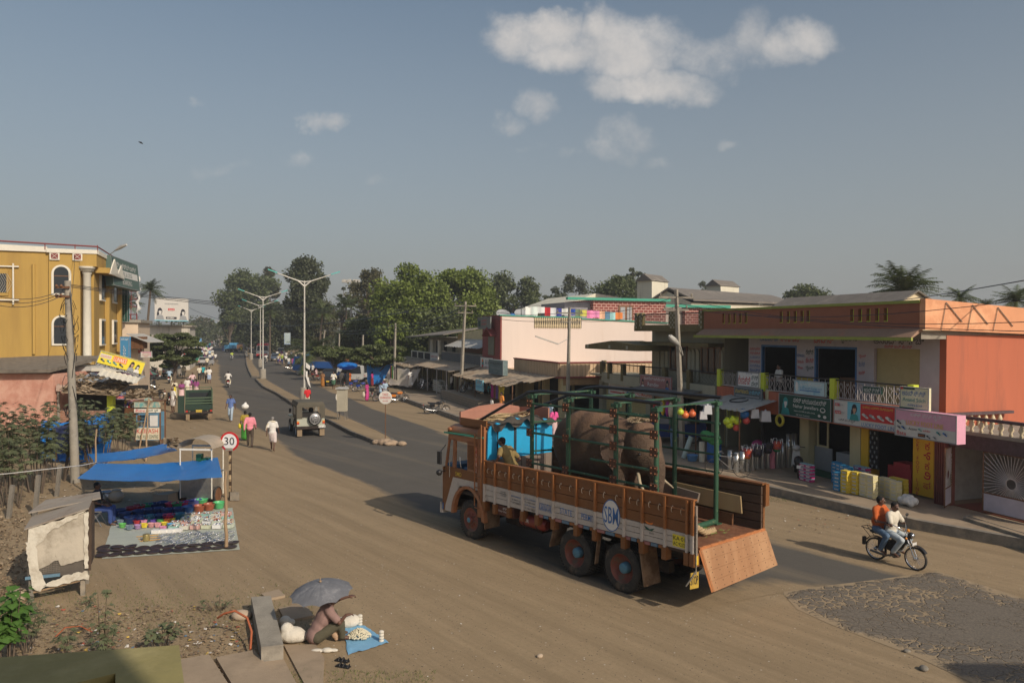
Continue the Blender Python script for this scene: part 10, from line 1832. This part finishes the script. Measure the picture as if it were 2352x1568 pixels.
def castor(Qe,base,h,w,nst,nlf,size,m,seed,name='castor_plant',cat='plant',heart=False):
 rng=random.Random(seed);o=Qh(name,Qe,cat,base);sb=MB();lb_=MB()
 for i in Qc(nst):
  a=rng.random()*6.28;r=w*math.sqrt(rng.random());b0=Qb((r*.35*cos(a),r*.35*sin(a),0));tpz=h*rng.uniform(.7,1.0);t0_=Qb((r*cos(a),r*.8*sin(a),tpz));sb.tube([b0,b0.lerp(t0_,.5)+Qb((0,0,.05)),t0_],[.012*h/2+.006,.008*h/2+.004,.004],5)
  for k in Qc(nlf):
   f=rng.uniform(.42,1.0);p=b0.lerp(t0_,f);an=rng.random()*6.28;L_=rng.uniform(.1,.35)*size*2.2;q=p+Qb((cos(an)*L_,sin(an)*L_,rng.uniform(-.02,.14)*size*3));s_=size*rng.uniform(.6,1.15);nz=Qb((cos(an)*rng.uniform(.1,.9),sin(an)*rng.uniform(.1,.9),1)).normalized();ux=Qb((cos(an),sin(an),-.5)).normalized();vx=nz.cross(ux).normalized()
   sh2=LB if not heart else[(0,-.1),(.45,-.25),(.6,.1),(.35,.55),(0,.95),(-.35,.55),(-.6,.1),(-.45,-.25)]
   V=[q]+[q+(ux*y+vx*x)*s_*.5+Qb((0,0,-.06*s_*(x*x+y*y)))for x,y in sh2];lb_.add(V,[(0,j+1,(j+1)%len(sh2)+1)for j in Qc(len(sh2))])
 lb_.Qa('foliage',ML[m],o);sb.Qa('stem',Z3,o);return o
for i,(px,py,h,w,ns,lb_)in Qd(((30,1165,3.1,.9,9,'tall castor bush at the left edge in front of the pink shack'),(85,1130,3.3,1.0,11,'tall castor bush left of the thick concrete pole'),(-20,1120,3.2,1.2,10,'castor bush cut by the left picture edge'),(130,1105,2.7,.9,8,'castor bush directly left of the concrete pole'),(225,1075,2.9,1.2,13,'large castor bush right of the concrete pole'),(275,1050,2.3,.9,10,'castor bush reaching towards the snack cart'))):castor(lb_,g(px,py),h,w*1.1,ns,42,.40,'castor',40+i)
castor('tall young castor plant growing from the rubbish',g(233,1508),1.25,.12,2,16,.24,'castor',50);castor('small castor plant beside the parapet left',g(150,1508),.6,.16,3,9,.22,'castor',51);castor('leafy castor plant above the parapet',g(243,1520),.7,.22,5,10,.24,'castor',52);castor('broad leaved weed clump above the middle of the parapet',g(372,1495),.55,.34,12,9,.17,'castor',53,heart=True)
castor('bright green vine covered bush in the lower left corner',g(15,1545),1.45,.5,16,22,.26,'fresh',54,heart=True);castor('castor stems behind the vine covered bush',g(50,1500),1.0,.4,6,12,.25,'castor',55);castor('low weed among the litter',g(500,1400),.25,.4,10,8,.09,'castor',56,heart=True);castor('low weed near the kiosk',g(200,1390),.2,.2,6,8,.08,'castor',57,heart=True)
tarp('tarpaulin','crumpled blue tarpaulin hanging behind the castor bushes',[at(95,968,36),at(268,940,36),at(250,1055,33),at(92,1050,33)],Zg,.5,16,.5)
hv=Qh('handcart','dark blue boxy handcart half covered by the crumpled tarpaulin','cart',g(160,1060),rad(5));mb=MB();mb.box(-.7,.7,0,1.2,.5,1.5);mb.Qa('box',Qf('dark_blue_box',(.02,.03,.10),.6),hv)
for s_ in(-1,1):mb=MB();mb.bar((s_*.6,.1,0),(s_*.6,.1,.5),.04);mb.Qa('leg',Ql,hv)
for i,(px,py,h)in Qd(((80,1185,1.5),(130,1140,1.3),(20,1190,1.2))):mb=MB();b_=g(px,py);mb.strip((0,0,0),(.12,0,h*.85),.11,.10,(0,1,0));o=mb.Qa('stone_post',Qx);o.location=b_;tag(o,['tall granite fence post behind the kiosk','granite fence post beside the concrete pole','granite post at the left edge under the bush'][i],'post')
rng=random.Random(3)
def litter(Qe,n,reg,cols__,smin,smax,name='litter',cat='litter',up=.02):
 mb=MB()
 for i in Qc(n):
  (x0,y0),(x1,y1)=reg;px,py=rng.uniform(x0,x1),rng.uniform(y0,y1);p=g(px,py);mb.m=rng.randrange(len(cols__));a=rng.random()*6.28;s_=rng.uniform(smin,smax);k=rng.randint(4,6);pts=[p+Qb((s_*cos(a+2*PI*j/k)*rng.uniform(.4,1),s_*sin(a+2*PI*j/k)*rng.uniform(.4,1),.008+rng.random()*s_*.6*(up/.02)))for j in Qc(k)];c=sum(pts,Qb())/k+Qb((0,0,s_*.15));mb.add([c]+pts,[(0,j+1,(j+1)%k+1)for j in Qc(k)])
 o=mb.Qa(name,cols__);return tag(o,Qe,cat,kind='stuff')
LC=[Qf('litter_%d'%i,c,.9)for i,c in Qd([(.26,.185,.11),(.21,.145,.085),(.33,.25,.16),(.16,.11,.065),(.45,.38,.30),(.16,.12,.09),(.62,.58,.52),(.35,.1,.06),(.12,.2,.3)])]
litter('layer of leaves, rags and rubbish over the waste ground',2600,((-10,1392),(590,1560)),LC[:4]+[LC[0],LC[1],LC[5]],.012,.055);litter('scattered bright plastic and paper rubbish',150,((60,1390),(600,1540)),LC[6:]+[Qf('litter_y',(.6,.4,.08)),LC[6]],.02,.07)
litter('straw and rags under the castor bushes',800,((-20,1130),(60,1380)),LC[:4],.02,.07,up=.04);litter('dry leaves around the pots and carts',500,((60,1060),(400,1160)),LC[:6],.02,.08);litter('paper scraps on the open dirt',170,((540,1000),(1500,1560)),[LC[6],LC[2],LC[4]],.008,.028);litter('rubbish along the right kerb',170,((1745,1140),(2150,1225)),LC[2:8],.02,.06);litter('dry leaves and scraps in front of the left stalls',260,((330,880),(520,1050)),LC[:7],.02,.07)
mb=MB()
for i in Qc(5200):
 px,py=rng.uniform(-10,720),rng.gauss(1400,35)
 if i%3==0:px,py=rng.uniform(540,1000),rng.uniform(1540,1600)
 if i%5==0:px,py=rng.uniform(1750,2150),1122+(rng.uniform(1750,2150)-1750)*0+rng.uniform(20,30)+(px*0)
 p=g(px,py);a=rng.random()*6.28;h=rng.uniform(.02,.07);d_=Qb((cos(a),sin(a),0));mb.m=rng.randrange(2);mb.add([p-d_*.006,p+d_*.006,p+Qb((rng.gauss(0,.03),rng.gauss(0,.03),h))],[(0,1,2)])
tag(mb.Qa('grass',[mat('dry_grass',(.22,.19,.08),.9),mat('green_grass',(.10,.13,.035),.9)]),'short dry grass tufts on the waste ground','grass',kind='stuff')
for i,(px,py,s_,lb_)in Qd(((2083,1497,.07,'dark stone beside the broken asphalt edge'),(2122,1538,.10,'large dark stone at the lower right'),(40,1378,.3,'flat pinkish boulder left of the kiosk'),(555,1420,.22,'round boulder behind the orange pipe'),(1240,1508,.07,'small pale stone near the bottom'))):
 mb=MB();mb.ball((0,0,.3*s_),(s_,s_*.75,s_*.5),9,7);o=mb.Qa('stone',Qx if 'dark' in lb_ else Z1);o.location=g(px,py);o.rotation_euler=(0,0,i);tag(o,lb_,'stone')
mb=MB();p_=at(323.5,327.5,60);mb.tube([p_-Qb((.18,0,-.05)),p_,p_+Qb((.15,0,-.1))],[.02,.07,.03],6);mb.add([p_,p_+Qb((-.25,.1,.15)),p_+Qb((-.1,.1,.02))],[(0,1,2)]);mb.add([p_,p_+Qb((.3,.1,-.22)),p_+Qb((.12,.1,-.1))],[(0,1,2)]);tag(mb.Qa('bird',Qg),'small dark bird flying high in the left sky','bird')
vb=Qh('viewer_shade_block','unseen block of the viewing building added to shade the parapet','building');mb=MB();mb.box(-9,2.1,-5,-1.5,0,9);mb.Qa('wall',Ku,vb)  # unseen roof block, placed and sized to shade all but the parapet end
nb_=Qh('building','unseen low block added outside the right edge to shade the road corner','building');mb=MB();mb.box(14,22,1.5,6,0,6.35);mb.Qa('wall',Q3,nb_)  # added block out of view, sized for its shadow on the road corner
Qw('olive tree filling the band behind the bus',665,700,225,120,ML['far'],'round',.06,44,150,.5,61);Qw('olive tree filling the band behind the sheet roofs',1105,700,130,130,ML['mid'],'round',.03,44,150,.42,62);Qw('hazy tree right of the two topped one',1260,690,180,110,ML['far'],'round',.03,40,140,.5,63);Qw('brownish tree between the palms and the large green crown',860,690,135,110,ML['brown'],'round',.03,44,150,.42,64);Qw('low tree behind the yellow lodge palms',300,735,120,60,ML['far'],'round',.03,24,120,.4,65)
hz_=MB();hz_.box(-620,620,-12,620,-1,34);hm=bpy.data.materials.new('haze');hm.use_nodes=True;ht=hm.node_tree;ht.nodes.clear();ho=ht.nodes.new('ShaderNodeOutputMaterial');hp_=ht.nodes.new('ShaderNodeVolumePrincipled');hp_.inputs['Color'].default_value=(.80,.84,.88,1);hp_.inputs['Density'].default_value=.00075;hp_.inputs['Anisotropy'].default_value=.2;ht.links.new(hp_.outputs[0],ho.inputs['Volume']);tag(hz_.Qa('haze',hm),'thin dusty haze over the street','haze',kind='stuff')
def split_loose(o):
 me=o.data;n=len(me.vertices);par=list(Qc(n))
 def fd(x):
  while par[x]!=x:par[x]=par[par[x]];x=par[x]
  return x
 co={}
 for v in me.vertices:k=tuple(round(c,4)for c in v.co);co.setdefault(k,v.index);par[v.index]=fd(co[k])
 for p in me.polygons:
  a=fd(p.vertices[0])
  for v in p.vertices[1:]:par[fd(v)]=a
 gr={}
 for p in me.polygons:gr.setdefault(fd(p.vertices[0]),[]).append(p)
 if len(gr)<2:return
 nm=o.name.split('.')[0]
 for ps_ in gr.values():
  ids=sorted({v for p in ps_ for v in p.vertices});mp2={v:i for i,v in Qd(ids)};m2=bpy.data.meshes.new(nm);m2.from_pydata([me.vertices[v].co[:]for v in ids],[],[[mp2[v]for v in p.vertices]for p in ps_])
  for m_ in me.materials:m2.materials.append(m_)
  m2.polygons.foreach_set('material_index',[p.material_index for p in ps_]);m2.polygons.foreach_set('use_smooth',[p.use_smooth for p in ps_]);q=bpy.data.objects.new(nm,m2);COL.objects.link(q);q.parent=o.parent;q.matrix_local=o.matrix_local.copy()
 bpy.data.objects.remove(o)
for o in[o for o in COL.objects if o.type=='MESH' and o.parent and o.name.split('.')[0]in('column','post','rail_post','fin','rail_pier','partition','leg','support','slot_lining','rib','stay','grip','baluster')]:
 if o.data.users==1:split_loose(o)
